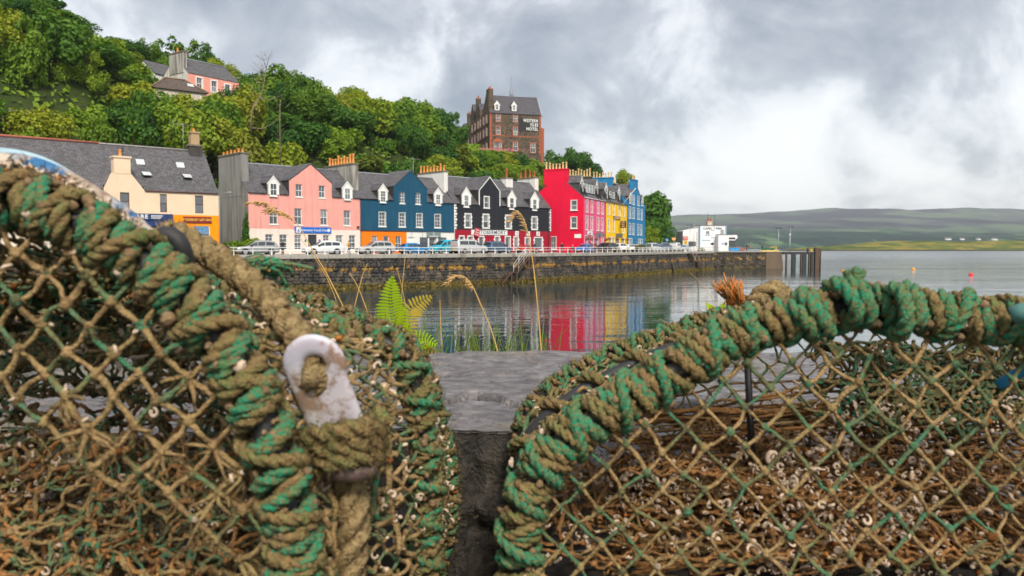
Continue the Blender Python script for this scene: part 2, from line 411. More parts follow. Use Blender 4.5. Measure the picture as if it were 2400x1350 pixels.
# far land: moor, woods, low island
def far_material():
    t = NT('far_moorland'); g = t.n('ShaderNodeNewGeometry'); p = g.outputs['Position']; sp = t.n('ShaderNodeSeparateXYZ'); t.l(p, sp.inputs[0])
    n1 = t.noise(t.map(p, (0.0045, 0.0015, 0.010)), 1.0, 6, 0.62, 0.4); n2 = t.noise(t.map(p, (0.016, 0.006, 0.03)), 1.0, 5, 0.65)
    n3 = t.noise(t.map(p, (0.0034, 0.002, 0.02), (2,5,0)), 1.0, 4, 0.55)
    low = t.ramp(n1, [(0.40,(0.012,0.035,0.026)),(0.47,(0.035,0.075,0.035)),(0.53,(0.11,0.17,0.06)),(0.62,(0.19,0.22,0.09))])
    high = t.ramp(n3, [(0.40,(0.028,0.026,0.034)),(0.50,(0.075,0.062,0.066)),(0.60,(0.12,0.135,0.065))])
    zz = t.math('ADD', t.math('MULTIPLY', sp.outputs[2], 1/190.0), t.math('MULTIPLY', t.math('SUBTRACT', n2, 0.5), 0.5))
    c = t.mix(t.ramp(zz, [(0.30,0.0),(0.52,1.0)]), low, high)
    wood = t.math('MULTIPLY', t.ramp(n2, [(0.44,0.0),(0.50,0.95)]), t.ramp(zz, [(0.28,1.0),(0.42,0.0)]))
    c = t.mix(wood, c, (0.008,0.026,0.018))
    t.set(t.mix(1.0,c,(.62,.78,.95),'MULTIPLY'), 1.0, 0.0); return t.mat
def landform(name, x0, x1, y0, y1, nx, ny, hf, mat):
    X, Y = np.meshgrid(np.linspace(x0,x1,nx), np.linspace(y0,y1,ny)); H = hf(X.ravel(), Y.ravel())
    vs = np.stack([X.ravel(), Y.ravel(), H], 1); fs = [(j*nx+i, j*nx+i+1, (j+1)*nx+i+1, (j+1)*nx+i) for j in range(ny-1) for i in range(nx-1)]
    mb = MB(); mb.add(vs, fs, 0, True); return struct(mb.build(name, mat))
def hills_h(x, y):
    r = x/y
    prof = np.interp(r, [-0.6,-0.1,0.15,0.205,0.27,0.34,0.42,0.50,0.58,0.67,0.9], [0.7,0.62,0.74,0.80,0.86,0.92,0.99,1.00,0.97,0.90,0.86])
    d = (y-2000)/2600.0
    base = 34*sstep(0,0.10,d) + 36*sstep(0.10,0.35,d) + 70*sstep(0.35,0.75,d) + 92*sstep(0.70,1.0,d)
    n = (fbm(x*0.0014,y*0.0014,5,31)-0.5)*62*sstep(0.06,0.5,d) + (fbm(x*0.006,y*0.006,4,37)-0.5)*20*sstep(0.02,0.3,d)
    return base*prof*1.02 + n - 1.0
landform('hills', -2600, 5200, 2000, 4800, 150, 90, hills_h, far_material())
def isle_h(x, y):
    r = x/y
    prof = np.interp(r, [0.30,0.345,0.375,0.41,0.425,0.48,0.56,0.64,0.70,0.9], [0,0,3.0,7.0,10,13.5,14.5,15.5,15,13])
    d = (y-1000)/330.0
    h = prof*sstep(0.0,0.45,d)*(1.15-0.5*d) + (fbm(x*0.02,y*0.02,4,71)-0.5)*6*sstep(0.05,0.4,d)*(prof > 0.5)
    return h - 1.2 + 1.0*(prof > 0.5)*sstep(0.0, 0.04, d)
t = NT('island_heath'); g = t.n('ShaderNodeNewGeometry'); p = g.outputs['Position']; sp = t.n('ShaderNodeSeparateXYZ'); t.l(p, sp.inputs[0])
n1 = t.noise(t.map(p,(0.02,0.02,0.12)),1.0,5,0.62); n2 = t.noise(t.map(p,(0.07,0.07,0.3)),1.0,5,0.65)
c = t.ramp(n1,[(0.36,(0.045,0.075,0.018)),(0.48,(0.10,0.13,0.03)),(0.58,(0.24,0.19,0.06)),(0.68,(0.10,0.12,0.04))])
c = t.mix(t.ramp(n2,[(0.52,0.0),(0.62,0.7)]), c, (0.04,0.06,0.02))
c = t.mix(t.ramp(sp.outputs[2],[(0.0,1.0),(0.025,0.0)]) if False else t.ramp(t.math('MULTIPLY', sp.outputs[2], 0.25),[(0.30,1.0),(0.55,0.0)]), c, (0.045,0.04,0.036))
t.set(t.mix(1.0,c,(1.05,1.0,.7),'MULTIPLY'), 1.0, 0.0)
landform('island', 250, 1400, 1000, 1330, 150, 44, isle_h, t.mat)
def far_house(px, D, w, h):
    b = at(px, 556, D); z = float(hills_h(np.array([b.x]), np.array([b.y]))[0]) - 1
    e = thing('far_white_house', '', 'house', (b.x, b.y, z), R(random.uniform(-12,12)))
    mb = MB(); mb.prism([(-4,0),(4,0),(4,h),(0,h+3.2),(-4,h)], 'x', -w/2, w/2); mb.build('wall', plain('far_whitewash',(0.75,0.75,0.73),0.8,0.05), e)
    mb = MB(); mb.slab([(-w/2-.4,-4.5,h-.2),(w/2+.4,-4.5,h-.2),(w/2+.4,0,h+3.5),(-w/2-.4,0,h+3.5)], .3); mb.slab([(-w/2-.4,0,h+3.5),(w/2+.4,0,h+3.5),(w/2+.4,4.5,h-.2),(-w/2-.4,4.5,h-.2)], .3); mb.build('roof', slate_m, e)
    return e
for i, (px, w, lab) in enumerate(((2222,15,'long white house on the far shore, leftmost of the four'),(2255,10,'small white house on the far shore, second from left'),(2293,10,'small white house on the far shore, third from left'),(2331,13,'white house on the far shore, rightmost of the four'))):
    e = far_house(px, 2190, w, 4.2); e['label'] = lab; e['group'] = 'white houses on the far shore'
# ------------------------------------------------------------------ houses
def wall_grid(mb, u0, u1, z0, z1, ops, mat=0, y=0.0, rev=0.17, rmat=None):
    """front wall with real openings: cells round the openings plus reveals"""
    ops = [o for o in ops if o[1] > u0 and o[0] < u1 and o[3] > z0 and o[2] < z1]
    us = sorted({u0, u1, *[min(max(v, u0), u1) for o in ops for v in o[:2]]}); zs = sorted({z0, z1, *[min(max(v, z0), z1) for o in ops for v in o[2:4]]})
    for a, b in zip(us, us[1:]):
        for c, d in zip(zs, zs[1:]):
            um, zm = (a+b)/2, (c+d)/2
            if any(o[0] < um < o[1] and o[2] < zm < o[3] for o in ops): continue
            mb.quad((a,y,c),(b,y,c),(b,y,d),(a,y,d), mat)
    rm = mat if rmat is None else rmat
    for (a, b, c, d) in [o[:4] for o in ops]:
        c2, d2 = max(c, z0), min(d, z1)
        mb.quad((a,y,c2),(a,y,d2),(a,y+rev,d2),(a,y+rev,c2), rm); mb.quad((b,y,d2),(b,y,c2),(b,y+rev,c2),(b,y+rev,d2), rm)
        if d <= z1: mb.quad((a,y,d),(b,y,d),(b,y+rev,d),(a,y+rev,d), rm)
        if c >= z0: mb.quad((b,y,c),(a,y,c),(a,y+rev,c),(b,y+rev,c), rm)
_WC = {}
def window(par, u0, u1, z0, z1, y=0.0, frame=white_frame, bars=(1,0), rec=0.10, sill=True, margin=0.0, mmat=None, sash=True, pane=None, sill_mat=None, quoins=False):
    """sash window > pane (upper, lower), sill; margin: painted surround"""
    w, h = round(u1-u0, 2), round(z1-z0, 2); key = (w, h, frame.name, bars, sash, margin, mmat.name if mmat else '', quoins)
    if key not in _WC:
        t = 0.065; mb = MB(); mid = h*0.50
        for (a,b,c,d) in ((0,t,0,h),(w-t,w,0,h),(t,w-t,0,t*1.2),(t,w-t,h-t,h)): mb.box(a,b,0,0.07,c,d)
        if sash:
            mb.box(t,w-t,0.004,0.062,mid-t*.5,mid+t*.5)
        nv, nh = bars
        for k in range(nv):
            x = t+(w-2*t)*(k+1)/(nv+1); mb.box(x-.018,x+.018,0.02,0.05,t*1.2,h-t)
        for k in range(nh):
            for (zb, zt_) in (((t*1.2, mid-t*.5),(mid+t*.5,h-t)) if sash else ((t*1.2,h-t),)):
                z = zb+(zt_-zb)*(k+1)/(nh+1); mb.box(t,w-t,0.022,0.048,z-.016,z+.016)
        fr = mb.mesh('window', frame)
        P = []
        for (zb, zt_) in (((t*1.2, mid-t*.5),(mid+t*.5,h-t)) if sash else ((t*1.2,h-t),)):
            m2 = MB(); m2.box(t,w-t,0.036,0.040,zb,zt_); P.append(m2.mesh('pane', pane or pane_m))
        m3 = MB(); m3.box(-.09-margin,w+.09+margin,-0.07,0.16,-.13,0.0); sl = m3.mesh('sill', sill_mat or white_paint)
        sr = None
        if margin:
            m4 = MB(); g = margin
            for (a,b,c,d) in ((-g,0,-0.02,h+g),(w,w+g,-0.02,h+g),(0,w,h,h+g)): m4.box(a,b,-0.03,0.02,c,d)
            if quoins:
                for k in range(3):
                    zq = h*(0.10+0.32*k); m4.box(-g-.14,-g,-0.03,0.02,zq,zq+.24); m4.box(w+g,w+g+.14,-0.03,0.02,zq,zq+.24)
            sr = m4.mesh('surround', mmat or white_paint)
        _WC[key] = (fr, P, sl, sr)
    fr, P, sl, sr = _WC[key]
    o = ob('window', fr, par, (u0, y+rec, z0))
    for p in P: ob('pane', p, o)
    if sill: ob('sill', sl, o, (0,-rec,0))
    if sr: ob('surround', sr, o, (0,-rec,0))
    return o
def pot_mesh(mat, h=0.75, r=0.17):
    key = ('pot', mat.name, h, r)
    if key not in _WC:
        mb = MB(); mb.lathe([(r*1.1,0),(r*1.1,h*.08),(r*.92,h*.12),(r*.80,h*.8),(r*.98,h*.86),(r*.98,h),(r*.72,h),(r*.70,h*.85)], 10); _WC[key] = mb.mesh('chimney_pot', mat)
    return _WC[key]
def chimney(par, u0, u1, y0, y1, z0, z1, mat, n=6, potmat=terracotta, poth=0.75, along='y', capmat=None, name='chimney'):
    mb = MB(); mb.box(u0,u1,y0,y1,z0,z1-.18); mb.box(u0-.09,u1+.09,y0-.09,y1+.09,z1-.18,z1,1)
    o = mb.build(name, [mat, capmat or mat], par)
    for k in range(n):
        f = (k+.5)/n
        x, y = ((u0+u1)/2, y0+(y1-y0)*f) if along == 'y' else (u0+(u1-u0)*f, (y0+y1)/2)
        hh_ = poth*random.choice((0.8,1.0,1.0,1.12)); ob('chimney_pot', pot_mesh(potmat, round(poth,2)), o, (x, y, z1-.01), scale=(1,1,hh_/poth))
    return o
def main_roof(par, L, dep, ze, zr, mat=slate_m, over=0.07, u0=0.0, ridge_mat=lead, gap=None):
    mb = MB(); sl = (zr-ze)/(dep/2)
    spans = [(u0,u0+L,over)] if gap is None else [(u0,gap[0],over),(gap[0],gap[1],-.3),(gap[1],u0+L,over)]
    for a, b, ov in spans: mb.slab([(a,-ov,ze-ov*sl+.05),(b,-ov,ze-ov*sl+.05),(b,dep/2,zr+.05),(a,dep/2,zr+.05)], .13)
    mb.slab([(u0,dep/2,zr+.05),(u0+L,dep/2,zr+.05),(u0+L,dep+over,ze-over*sl+.05),(u0,dep+over,ze-over*sl+.05)], .13)
    o = mb.build('roof', mat, par)
    m2 = MB(); m2.tube([(u0,dep/2,zr+.08),(u0+L,dep/2,zr+.08)], .10, 8); m2.build('ridge', ridge_mat, o)
    return o
def cross_gable(par, u0, u1, zs, za, ze, zr, dep, wmat, front_y=0.0, trim=None, rmat=slate_m, cheek=slate_dark, window_box=None, name='dormer', over=0.10, wall=True, ue0=None):
    """gabled wall-head or dormer: front gable triangle, cheeks, two roof slopes running back into the main roof"""
    sl = (zr-ze)/(dep/2); um = (u0+u1)/2
    yb = lambda z: max(0.02, (z-ze)/sl)
    mb = MB()
    if wall:
        if name == 'dormer': mb.quad((u0,front_y,ze-.12),(u1,front_y,ze-.12),(u1,front_y,zs),(u0,front_y,zs))
        mb.add([(u0,front_y,zs),(u1,front_y,zs),(um,front_y,za)], [(0,1,2)])
        mb.box(u0,u0+.12,front_y,front_y+.12,ze-.12,zs) if name == 'dormer' else None
    y2 = yb(zs)+.12
    mb.add([(u0,front_y,ze-.12),(u0,front_y,zs),(u0,y2,zs),(u0,.05,ze-.12)], [(0,1,2,3)], 1); mb.add([(u1,front_y,ze-.12),(u1,.05,ze-.12),(u1,y2,zs),(u1,front_y,zs)], [(0,1,2,3)], 1)
    o = mb.build(name, [wmat, cheek], par)
    m2 = MB(); k = (za-zs)/(um-u0); e = over; f = front_y-.06; yr = yb(za)+.12
    m2.slab([(u0-e,f,zs-e*k+.06),(um,f,za+.06),(um,yr,za+.06),(u0-e,yb(zs-e*k)+.12,zs-e*k+.06)][::-1], .09)
    m2.slab([(um,f,za+.06),(u1+e,f,zs-e*k+.06),(u1+e,yb(zs-e*k)+.12,zs-e*k+.06),(um,yr,za+.06)][::-1], .09)
    ro = m2.build('dormer_roof', rmat, o)
    m3 = MB(); m3.tube([(um,f,za+.08),(um,yr,za+.08)], .07, 6); m3.build('ridge', lead, ro)
    if trim:
        m4 = MB()
        for sgn, ue in ((-1,u0-e),(1,u1+e)):
            a = Vector((ue,f-.02,zs-e*k+.05)); b = Vector((um,f-.02,za+.05)); w_ = 0.17
            m4.slab([a,(a.x,a.y,a.z-w_),(b.x,b.y,b.z-w_),b] if sgn < 0 else [b,(b.x,b.y,b.z-w_),(a.x,a.y,a.z-w_),a], .05)
        m4.build('bargeboard', trim, o)
    v = MB()   # lead valleys
    for ue in (u0-e, u1+e):
        v.tube([(ue, yb(zs-e*k)+.02, zs-e*k+.10), (um, yr-.05, za+.10)], .06, 5)
    v.build('valley', lead, o)
    return o
def gutter(par, spans, ze, y=-0.13, mat=dark_metal):
    for a, b in spans: MB().tube([(a,y,ze-.03),(b,y,ze-.03)], .055, 6).build('gutter', mat, par)
def downpipe(par, u, z0, z1, y=-0.08, mat=dark_metal):
    mb = MB(); mb.tube([(u,y,z0),(u,y,z1)], .05, 6); return mb.build('downpipe', mat, par)
def sign(par, u0, u1, z0, z1, mat, y=-0.05, th=0.05, name='sign_board'):
    mb = MB(); mb.box(u0,u1,y-th,y,z0,z1); return mb.build(name, mat, par)
def shell(mb, L, dep, ze, zr, mat=0, z0=0.0, ml=None, mr=None):
    """end walls and back wall"""
    ml = mat if ml is None else ml; mr = mat if mr is None else mr
    mb.add([(0,0,z0),(0,0,ze),(0,dep/2,zr),(0,dep,ze),(0,dep,z0)], [(0,1,2,3,4)], ml)
    mb.add([(L,0,z0),(L,dep,z0),(L,dep,ze),(L,dep/2,zr),(L,0,ze)], [(0,1,2,3,4)], mr)
    mb.quad((L,dep,z0),(0,dep,z0),(0,dep,ze),(L,dep,ze), mat)
def frame_of(x0, y0, x1, y1): return (x0, y0, ST), math.atan2(y1-y0, x1-x0), math.hypot(x1-x0, y1-y0)
def door(par, u0, u1, z0, z1, mat, y=0.14, glass=True, name='door'):
    w, h = u1-u0, z1-z0; mb = MB(); mb.box(0,w,0,.05,0,h)
    for (a,b,c,d) in ((.1,w-.1,.15,h*.38),): mb.box(a,b,-.015,0,c,d)
    o = mb.build(name, mat, par, (u0,y,z0))
    if glass: m2 = MB(); m2.box(.14,w-.14,-.012,-.004,h*.45,h-.14); m2.build('pane', pane_m, o)
    m3 = MB(); m3.bar((w-.12,-.06,h*.45),(w-.12,-.06,h*.53),.015); m3.build('handle', grey_steel, o)
    return o

grey_render = paintwall('grey_harling', (0.27,0.265,0.255), 0.95, 0.8, (0.05,0.05,0.045), 0.46)
white_render = paintwall('white_render', (0.74,0.73,0.70), 0.85, 0.5, (0.16,0.14,0.12), 0.50)
stone_cap = plain('mossy_cope', (0.17,0.15,0.10), 0.95, 0.35, 5)

# --- pink hostel ---------------------------------------------------------------
loc, rz, L = frame_of(-31, 90.7, -20, 101.9)
H = thing('terraced_house', 'salmon pink terraced house with central gable and blue hostel sign', 'house', loc, rz)
pinkm = paintwall('salmon_paint', (0.80,0.36,0.31), 0.85, 0.5, (0.42,0.18,0.15), 0.50); creamy = paintwall('pale_pink_paint', (0.78,0.68,0.61), 0.85, 0.25)
ze, zr, dep = 7.38, 11.2, 9.0
up1 = [(2.66,3.75,3.7,5.7),(5.98,7.02,3.7,5.72),(9.63,10.67,3.72,5.72),(13.07,14.15,3.75,5.72)]; up2 = [(6.2,7.11,7.16,8.7),(9.45,10.37,7.18,8.72)]
gf = [(2.07,3.05,0.9,2.49),(3.92,4.96,0.6,2.48),(5.93,6.91,0.6,2.48),(7.83,9.07,0.12,2.51),(9.97,10.9,0.9,2.48),(11.84,12.93,0.6,2.49),(13.85,14.85,0.6,2.5)]
mb = MB(); wall_grid(mb,0,L,3.14,7.0,up1); wall_grid(mb,0,5.32,7.0,ze,[]); wall_grid(mb,5.32,11.32,7.0,9.05,up2); wall_grid(mb,11.32,L,7.0,ze,[])
shell(mb,L,dep,ze,zr,0,0.0,1,1); mb.build('wall',[pinkm,grey_render],H)
mb = MB(); wall_grid(mb,0,L,-.1,3.14,gf,0); o = mb.build('ground_floor_wall', creamy, H); o['label'] = 'pale cream ground floor wall'
for w in up1+up2: window(H,*w, bars=(1,0))
for i, w in enumerate(gf):
    if i == 3: door(H,*w, plain('dark_door',(0.03,0.035,0.04),0.5), glass=False)
    else: window(H,*w, bars=(1,1), sill=i in (0,4))
main_roof(H,L,dep,ze,zr,gap=(5.32,11.32))
cross_gable(H,5.32,11.32,9.05,11.25,ze,zr,dep,pinkm,0.0,None,name='wallhead_gable',over=0.05)
for (a,b,pk) in ((2.41,3.92,9.5),(12.8,14.38,9.5)):
    cross_gable(H,a,b,8.62,pk,ze,zr,dep,white_paint,-0.11,white_paint); um=(a+b)/2
    window(H,um-.44,um+.44,7.12,8.6,-0.13,rec=-0.02,bars=(1,0))
gutter(H,[(0,2.3),(4.0,5.2),(11.4,12.7),(14.5,L)],ze); downpipe(H,L-.08,0,ze)
chimney(H,-.02,.92,1.6,7.6,7.0,12.25,grey_render,6,terracotta,0.55,capmat=stone_cap)
ch = chimney(H,L-.45,L+.55,1.3,7.7,8.2,12.1,paintwall('streaky_cement',(0.42,0.40,0.36),0.95,1.0,(0.03,0.03,0.025),0.42),9,terracotta,1.15,capmat=stone_cap)
blue_sign = plain('blue_sign_paint',(0.005,0.13,0.55),0.4,0.05)
sg = sign(H,5.95,11.13,2.70,3.44,blue_sign)
m2 = MB(); m2.box(6.15,6.80,-.112,-.10,2.74,3.40); m2.build('logo_panel',white_paint,sg)
m2 = MB(); m2.add([(6.25,-.116,2.85),(6.70,-.116,2.85),(6.475,-.116,3.28)],[(0,1,2)]); m2.build('logo_triangle',blue_sign,sg)
text('Tobermory Youth Hostel',0.42,white_paint,sg,(8.7,-.112,3.06),bold=.004,sx=.95,space=1.1)
m2 = MB(); m2.prism([(10.72+.20*math.cos(a),3.07+.20*math.sin(a)) for a in np.linspace(0,2*math.pi,14)[:-1]],'y',-.112,-.104); m2.build('roundel',white_paint,sg)
for u in (7.45,9.45):
    m2 = MB(); m2.prism([(u+.13*math.cos(a),1.75+.19*math.sin(a)) for a in np.linspace(0,2*math.pi,14)[:-1]],'y',-.05,-.01); m2.build('plaque',plain('green_plaque',(0.02,0.20,0.08),0.5) if u<8 else blue_sign,H)
m2 = MB(); m2.box(15.05,15.35,-.2,-.01,3.45,3.7); m2.build('alarm_box',dark_metal,H)

# --- navy house ----------------------------------------------------------------
loc, rz, L = frame_of(-20.0, 101.9, -8.45, 113.5)
H = thing('terraced_house', 'dark teal blue terraced house with central gable above orange and white shopfronts', 'house', loc, rz)
navy = paintwall('teal_blue_paint',(0.005,0.070,0.135),0.75,0.5,(0.10,0.16,0.20),.5); orange = paintwall('orange_paint',(0.90,0.20,0.003),0.8,0.1,(0.5,0.1,0.0)); wht = white_render
up1=[(2.93,3.98,3.77,5.66),(6.29,7.28,3.77,5.67),(9.29,10.30,3.77,5.67),(12.61,13.66,3.77,5.66)]; up2=[(6.42,7.26,7.0,8.59),(9.17,10.03,7.0,8.6)]
gfo=[(1.73,2.63,0.6,2.47),(3.57,4.59,0.12,2.48),(5.63,6.61,0.5,2.46)]; gfw=[(7.85,8.9,0.12,2.35),(9.85,11.34,0.5,2.33),(11.56,12.9,0.12,2.33),(13.23,14.79,0.5,2.35)]
mb=MB(); wall_grid(mb,0,L,3.14,6.9,up1); wall_grid(mb,0,5.38,6.9,ze,[]); wall_grid(mb,5.38,11.2,6.9,9.17,up2); wall_grid(mb,11.2,L,6.9,ze,[]); shell(mb,L,dep,ze,zr,0,0,1,1); mb.build('wall',[navy,white_render],H)
mb=MB(); wall_grid(mb,0,7.53,-.1,3.14,gfo); o=mb.build('ground_floor_wall',orange,H); o['label']='bright orange ground floor wall'
mb=MB(); wall_grid(mb,7.53,L,-.1,3.14,gfw,rev=.3); o=mb.build('shopfront_wall',wht,H); o['label']='white shopfront wall'
mb=MB(); mb.box(0,L,-.06,.0,3.08,3.2); mb.build('string_course',dark_metal,H)
for w in up1: window(H,*w,bars=(1,1),margin=.07)
for w in up2: window(H,*w,bars=(1,1))
window(H,*gfo[0],sash=True); door(H,*gfo[1],white_paint); window(H,*gfo[2])
door(H,*gfw[0],white_paint,glass=False); door(H,*gfw[2],plain('pale_door',(0.45,0.5,0.5),0.5),y=.28)
sage = plain('sage_frame',(0.16,0.24,0.24),0.5)
for w in (gfw[1],gfw[3]): window(H,*w,frame=sage,sash=False,rec=.06,bars=(0,0),sill_mat=sage)
sg=sign(H,11.05,13.63,2.36,3.10,plain('grey_green_sign',(0.17,0.22,0.22),0.5))
m2=MB(); m2.tube([(12.34+.17*math.cos(a),-.115,2.84+.15*math.sin(a)) for a in np.linspace(0,2*math.pi,14)[:-1]],.022,4,closed=True); m2.tube([(12.24,-.115,2.95),(12.34,-.115,3.06),(12.46,-.115,2.98)],.02,4); m2.build('emblem',white_paint,sg)
m2=MB(); m2.box(11.5,13.2,-.11,-.102,2.47,2.55); m2.build('lettering_line',white_paint,sg)
main_roof(H,L,dep,ze,zr,gap=(5.38,11.2)); cross_gable(H,5.38,11.2,9.17,11.56,ze,zr,dep,navy,0.0,None,name='wallhead_gable',over=.05)
for (a,b) in ((2.75,4.28),(12.35,13.95)):
    cross_gable(H,a,b,8.6,9.5,ze,zr,dep,white_paint,-.11,white_paint); um=(a+b)/2; window(H,um-.44,um+.44,7.0,8.55,-.13,rec=-.02,bars=(1,1))
gutter(H,[(0,2.65),(4.4,5.3),(11.3,12.25),(14.05,L)],ze); downpipe(H,L-.1,0,ze,mat=white_paint)
m2=MB(); m2.slab([(11.9,1.9,9.1),(12.7,1.9,9.1),(12.7,2.9,9.95),(11.9,2.9,9.95)],.05); m2.build('roof_light',plain('rooflight_glass',(0.5,0.52,0.54),0.2),H)
chimney(H,L-.45,L+.35,1.9,8.2,8.6,12.3,white_render,8,terracotta,1.0,capmat=stone_cap)
m2=MB(); m2.tube([(15.0,8.0,10),(15.0,8.0,14.6)],.035,5); m2.tube([(14.2,8.0,14.4),(16.2,8.0,14.4)],.025,4)
for k in range(7): m2.tube([(14.3+.3*k,7.65,14.4),(14.3+.3*k,8.35,14.4)],.015,4)
m2.build('aerial',grey_steel,H)

# --- black house ---------------------------------------------------------------
loc, rz, L = frame_of(-8.45, 113.5, 6.5, 127.9)
H = thing('terraced_house', 'charcoal black terraced house with white quoins over crimson shopfront', 'house', loc, rz)
blackm=paintwall('charcoal_paint',(0.016,0.019,0.026),0.7,0.45,(0.07,0.07,0.08),.5); crim=paintwall('crimson_paint',(0.32,0.006,0.026),0.7,0.2,(0.2,0.02,0.03))
zr=11.7
up1=[(2.08,3.12,3.9,5.85),(5.68,6.72,3.9,5.88),(10.4,11.44,3.9,5.88),(16.28,17.34,3.85,5.8)]; up2=[(5.9,6.8,6.95,8.6)]
gfs=[(0.95,1.75,0.5,2.55),(2.6,3.55,0.5,2.55),(4.8,5.7,0.5,2.52),(8.1,9.0,0.5,2.55),(10.3,11.3,0.12,2.58),(12.2,13.05,0.5,2.55),(14.7,15.75,0.12,2.45),(16.85,18.6,0.5,2.48)]
mb=MB(); wall_grid(mb,0,L,3.52,6.9,up1); wall_grid(mb,0,4.8,6.9,ze,[]); wall_grid(mb,4.8,9.14,6.9,9.58,up2); wall_grid(mb,9.14,L,6.9,ze,[]); shell(mb,L,dep,ze,zr,0,0,0,0); mb.build('wall',blackm,H)
mb=MB(); wall_grid(mb,0,L,-.1,3.52,gfs); o=mb.build('shopfront_wall',crim,H); o['label']='crimson shopfront wall'
for w in up1: window(H,*w,bars=(0,0),margin=.17,quoins=True)
window(H,*up2[0],bars=(0,0),margin=.15)
for i,w in enumerate(gfs):
    if i in (4,6): door(H,*w,white_paint); m2=MB(); [m2.box(a,b,-.03,.02,c,d) for a,b,c,d in ((w[0]-.15,w[0],0.1,w[3]+.15),(w[1],w[1]+.15,0.1,w[3]+.15),(w[0],w[1],w[3],w[3]+.15))]; m2.build('door_surround',white_paint,H)
    else: window(H,*w,bars=(0,0),sash=False,margin=.15,quoins=True)
mq=MB()
for u in (0.04,L-.44):
    for k in range(9): mq.box(u+(.0 if u<1 else (.0 if k%2 else .12)),u+(.40 if k%2 else .28)+(0 if u<1 else (0 if k%2 else .12)),-.03,.03,3.6+k*.42,3.6+k*.42+.30)
qq=_WC.setdefault('quoin',None)
q_mesh={}
for u,sd in ((0.04,0),(L-.04,1)):
    for k in range(9):
        w_=.42 if k%2 else .28
        if w_ not in q_mesh: m2=MB(); m2.box(0,w_,-.03,.03,0,.30); q_mesh[w_]=m2.mesh('quoin',white_paint)
        ob('quoin',q_mesh[w_],H,(u if not sd else u-w_,0,3.62+k*.42))
main_roof(H,L,dep,ze,zr,gap=(4.8,9.14))
cross_gable(H,4.8,9.14,9.58,11.7,ze,zr,dep,blackm,0.0,white_paint,name='wallhead_gable',over=.08)
mb=MB(); mb.box(4.76,4.92,-.04,.03,ze-.1,9.55); mb.box(9.02,9.18,-.04,.03,ze-.1,9.55); mb.build('gable_edging',white_paint,H)
for (a,b) in ((1.26,3.1),(10.65,12.5),(15.75,17.7)):
    cross_gable(H,a,b,8.72,9.9,ze,zr,dep,white_paint,-.11,white_paint); um=(a+b)/2; window(H,um-.45,um+.45,6.95,8.7,-.13,rec=-.02,bars=(0,0))
gutter(H,[(0,1.1),(3.2,4.7),(9.2,10.5),(12.6,15.6),(17.8,L)],ze); downpipe(H,L-.75,0,ze)
banner=plain('banner_cloth',(0.72,0.73,0.72),0.6,0.06); sg=sign(H,3.18,10.63,2.82,3.56,banner,y=-.04)
text('TOBERMORY',0.80,plain('navy_lettering',(0.01,0.035,0.06),0.5),sg,(7.6,-.10,3.19),bold=.010,sx=1.0,space=1.18)
redm=plain('red_sign',(0.45,0.02,0.05),0.5); m2=MB(); m2.box(-.5,.5,-.03,.03,-.65,.65); o=m2.build('hanging_sign',redm,H,(4.2,-.22,3.18),(0,R(12),0))
text('FRUIT\n&\nWINE',0.3,white_paint,o,(0,-.034,0)) if False else [MB().box(-.36,.36,-.038,-.031,z-.05,z+.05).build('lettering_line',white_paint,o) for z in (.35,0,-.35)]
for u,k in ((12.75,0),(15.3,1),(17.6,2)):
    so=sign(H,u-.38,u+.38,2.78,3.5,banner,y=-.03,name='emblem_board'); m2=MB()
    if k==0: m2.tube([(u-.13,-.085,3.3),(u+.12,-.085,3.28),(u-.08,-.085,3.12),(u+.14,-.085,3.0),(u-.1,-.085,2.92)],.03,4)
    elif k==1: m2.prism([(u-.22,3.15),(u,3.0),(u+.22,3.25),(u+.1,3.3),(u-.05,3.2)],'y',-.09,-.082)
    else: m2.prism([(u-.25,2.85),(u-.12,2.85),(u+.25,3.42),(u+.12,3.42)],'y',-.09,-.082)
    m2.build('emblem',dark_metal,so)
chimney(H,13.7,15.2,3.4,4.8,9.5,12.3,white_render,1,plain('red_pot',(0.42,0.09,0.035),0.8),1.4,capmat=stone_cap)
chimney(H,L-.5,L+.35,3.3,7.6,9.0,12.75,white_render,4,plain('red_pot',(0.42,0.09,0.035),0.8),1.2,capmat=stone_cap)

# --- crimson gabled house with pink front -------------------------------------------
loc, rz, L = frame_of(12.1,130,17.2,142)
H = thing('terraced_house','tall house with bright crimson gable end, wide chimney and pink street front','house',loc,rz)
redp=paintwall('bright_crimson_paint',(0.72,0.0,0.040),0.75,0.35,(0.42,0.0,0.04),.5); pk2=paintwall('rose_pink_paint',(0.75,0.10,0.23),0.8,0.15,(0.5,0.1,0.2))
ze,zr,dep=9.38,13.3,9.4
w1=[(1.4,2.45,6.98,8.95),(4.15,5.2,6.98,8.95),(7.85,8.95,6.95,8.92),(10.5,11.65,6.95,8.92)]; w2=[(1.25,2.4,3.95,6.22),(4.05,5.2,3.95,6.22),(7.75,8.95,3.95,6.2),(10.4,11.65,3.95,6.2)]
w3=[(0.75,2.1,.6,2.9),(2.75,3.95,.12,2.9),(4.35,5.8,.6,2.9),(7.15,8.5,.6,2.9),(8.8,9.95,.12,2.9),(10.6,11.95,.6,2.9)]
mb=MB(); wall_grid(mb,0,L,-.1,ze,w1+w2+w3); shell(mb,L,dep,ze,zr,0,0,1,0)
mb.add([(-.03,2.6,-.1),(-.03,2.6,0),(0,2.6,0)],[]); mb.build('wall',[pk2,redp],H)
for w in w1+w2: window(H,*w,bars=(0,0),margin=.12)
for i,w in enumerate(w3):
    if i in (1,4): door(H,*w,plain('pale_door2',(0.55,0.62,0.6),0.5))
    else: window(H,*w,bars=(0,0),margin=.1)
main_roof(H,L,dep,ze,zr)
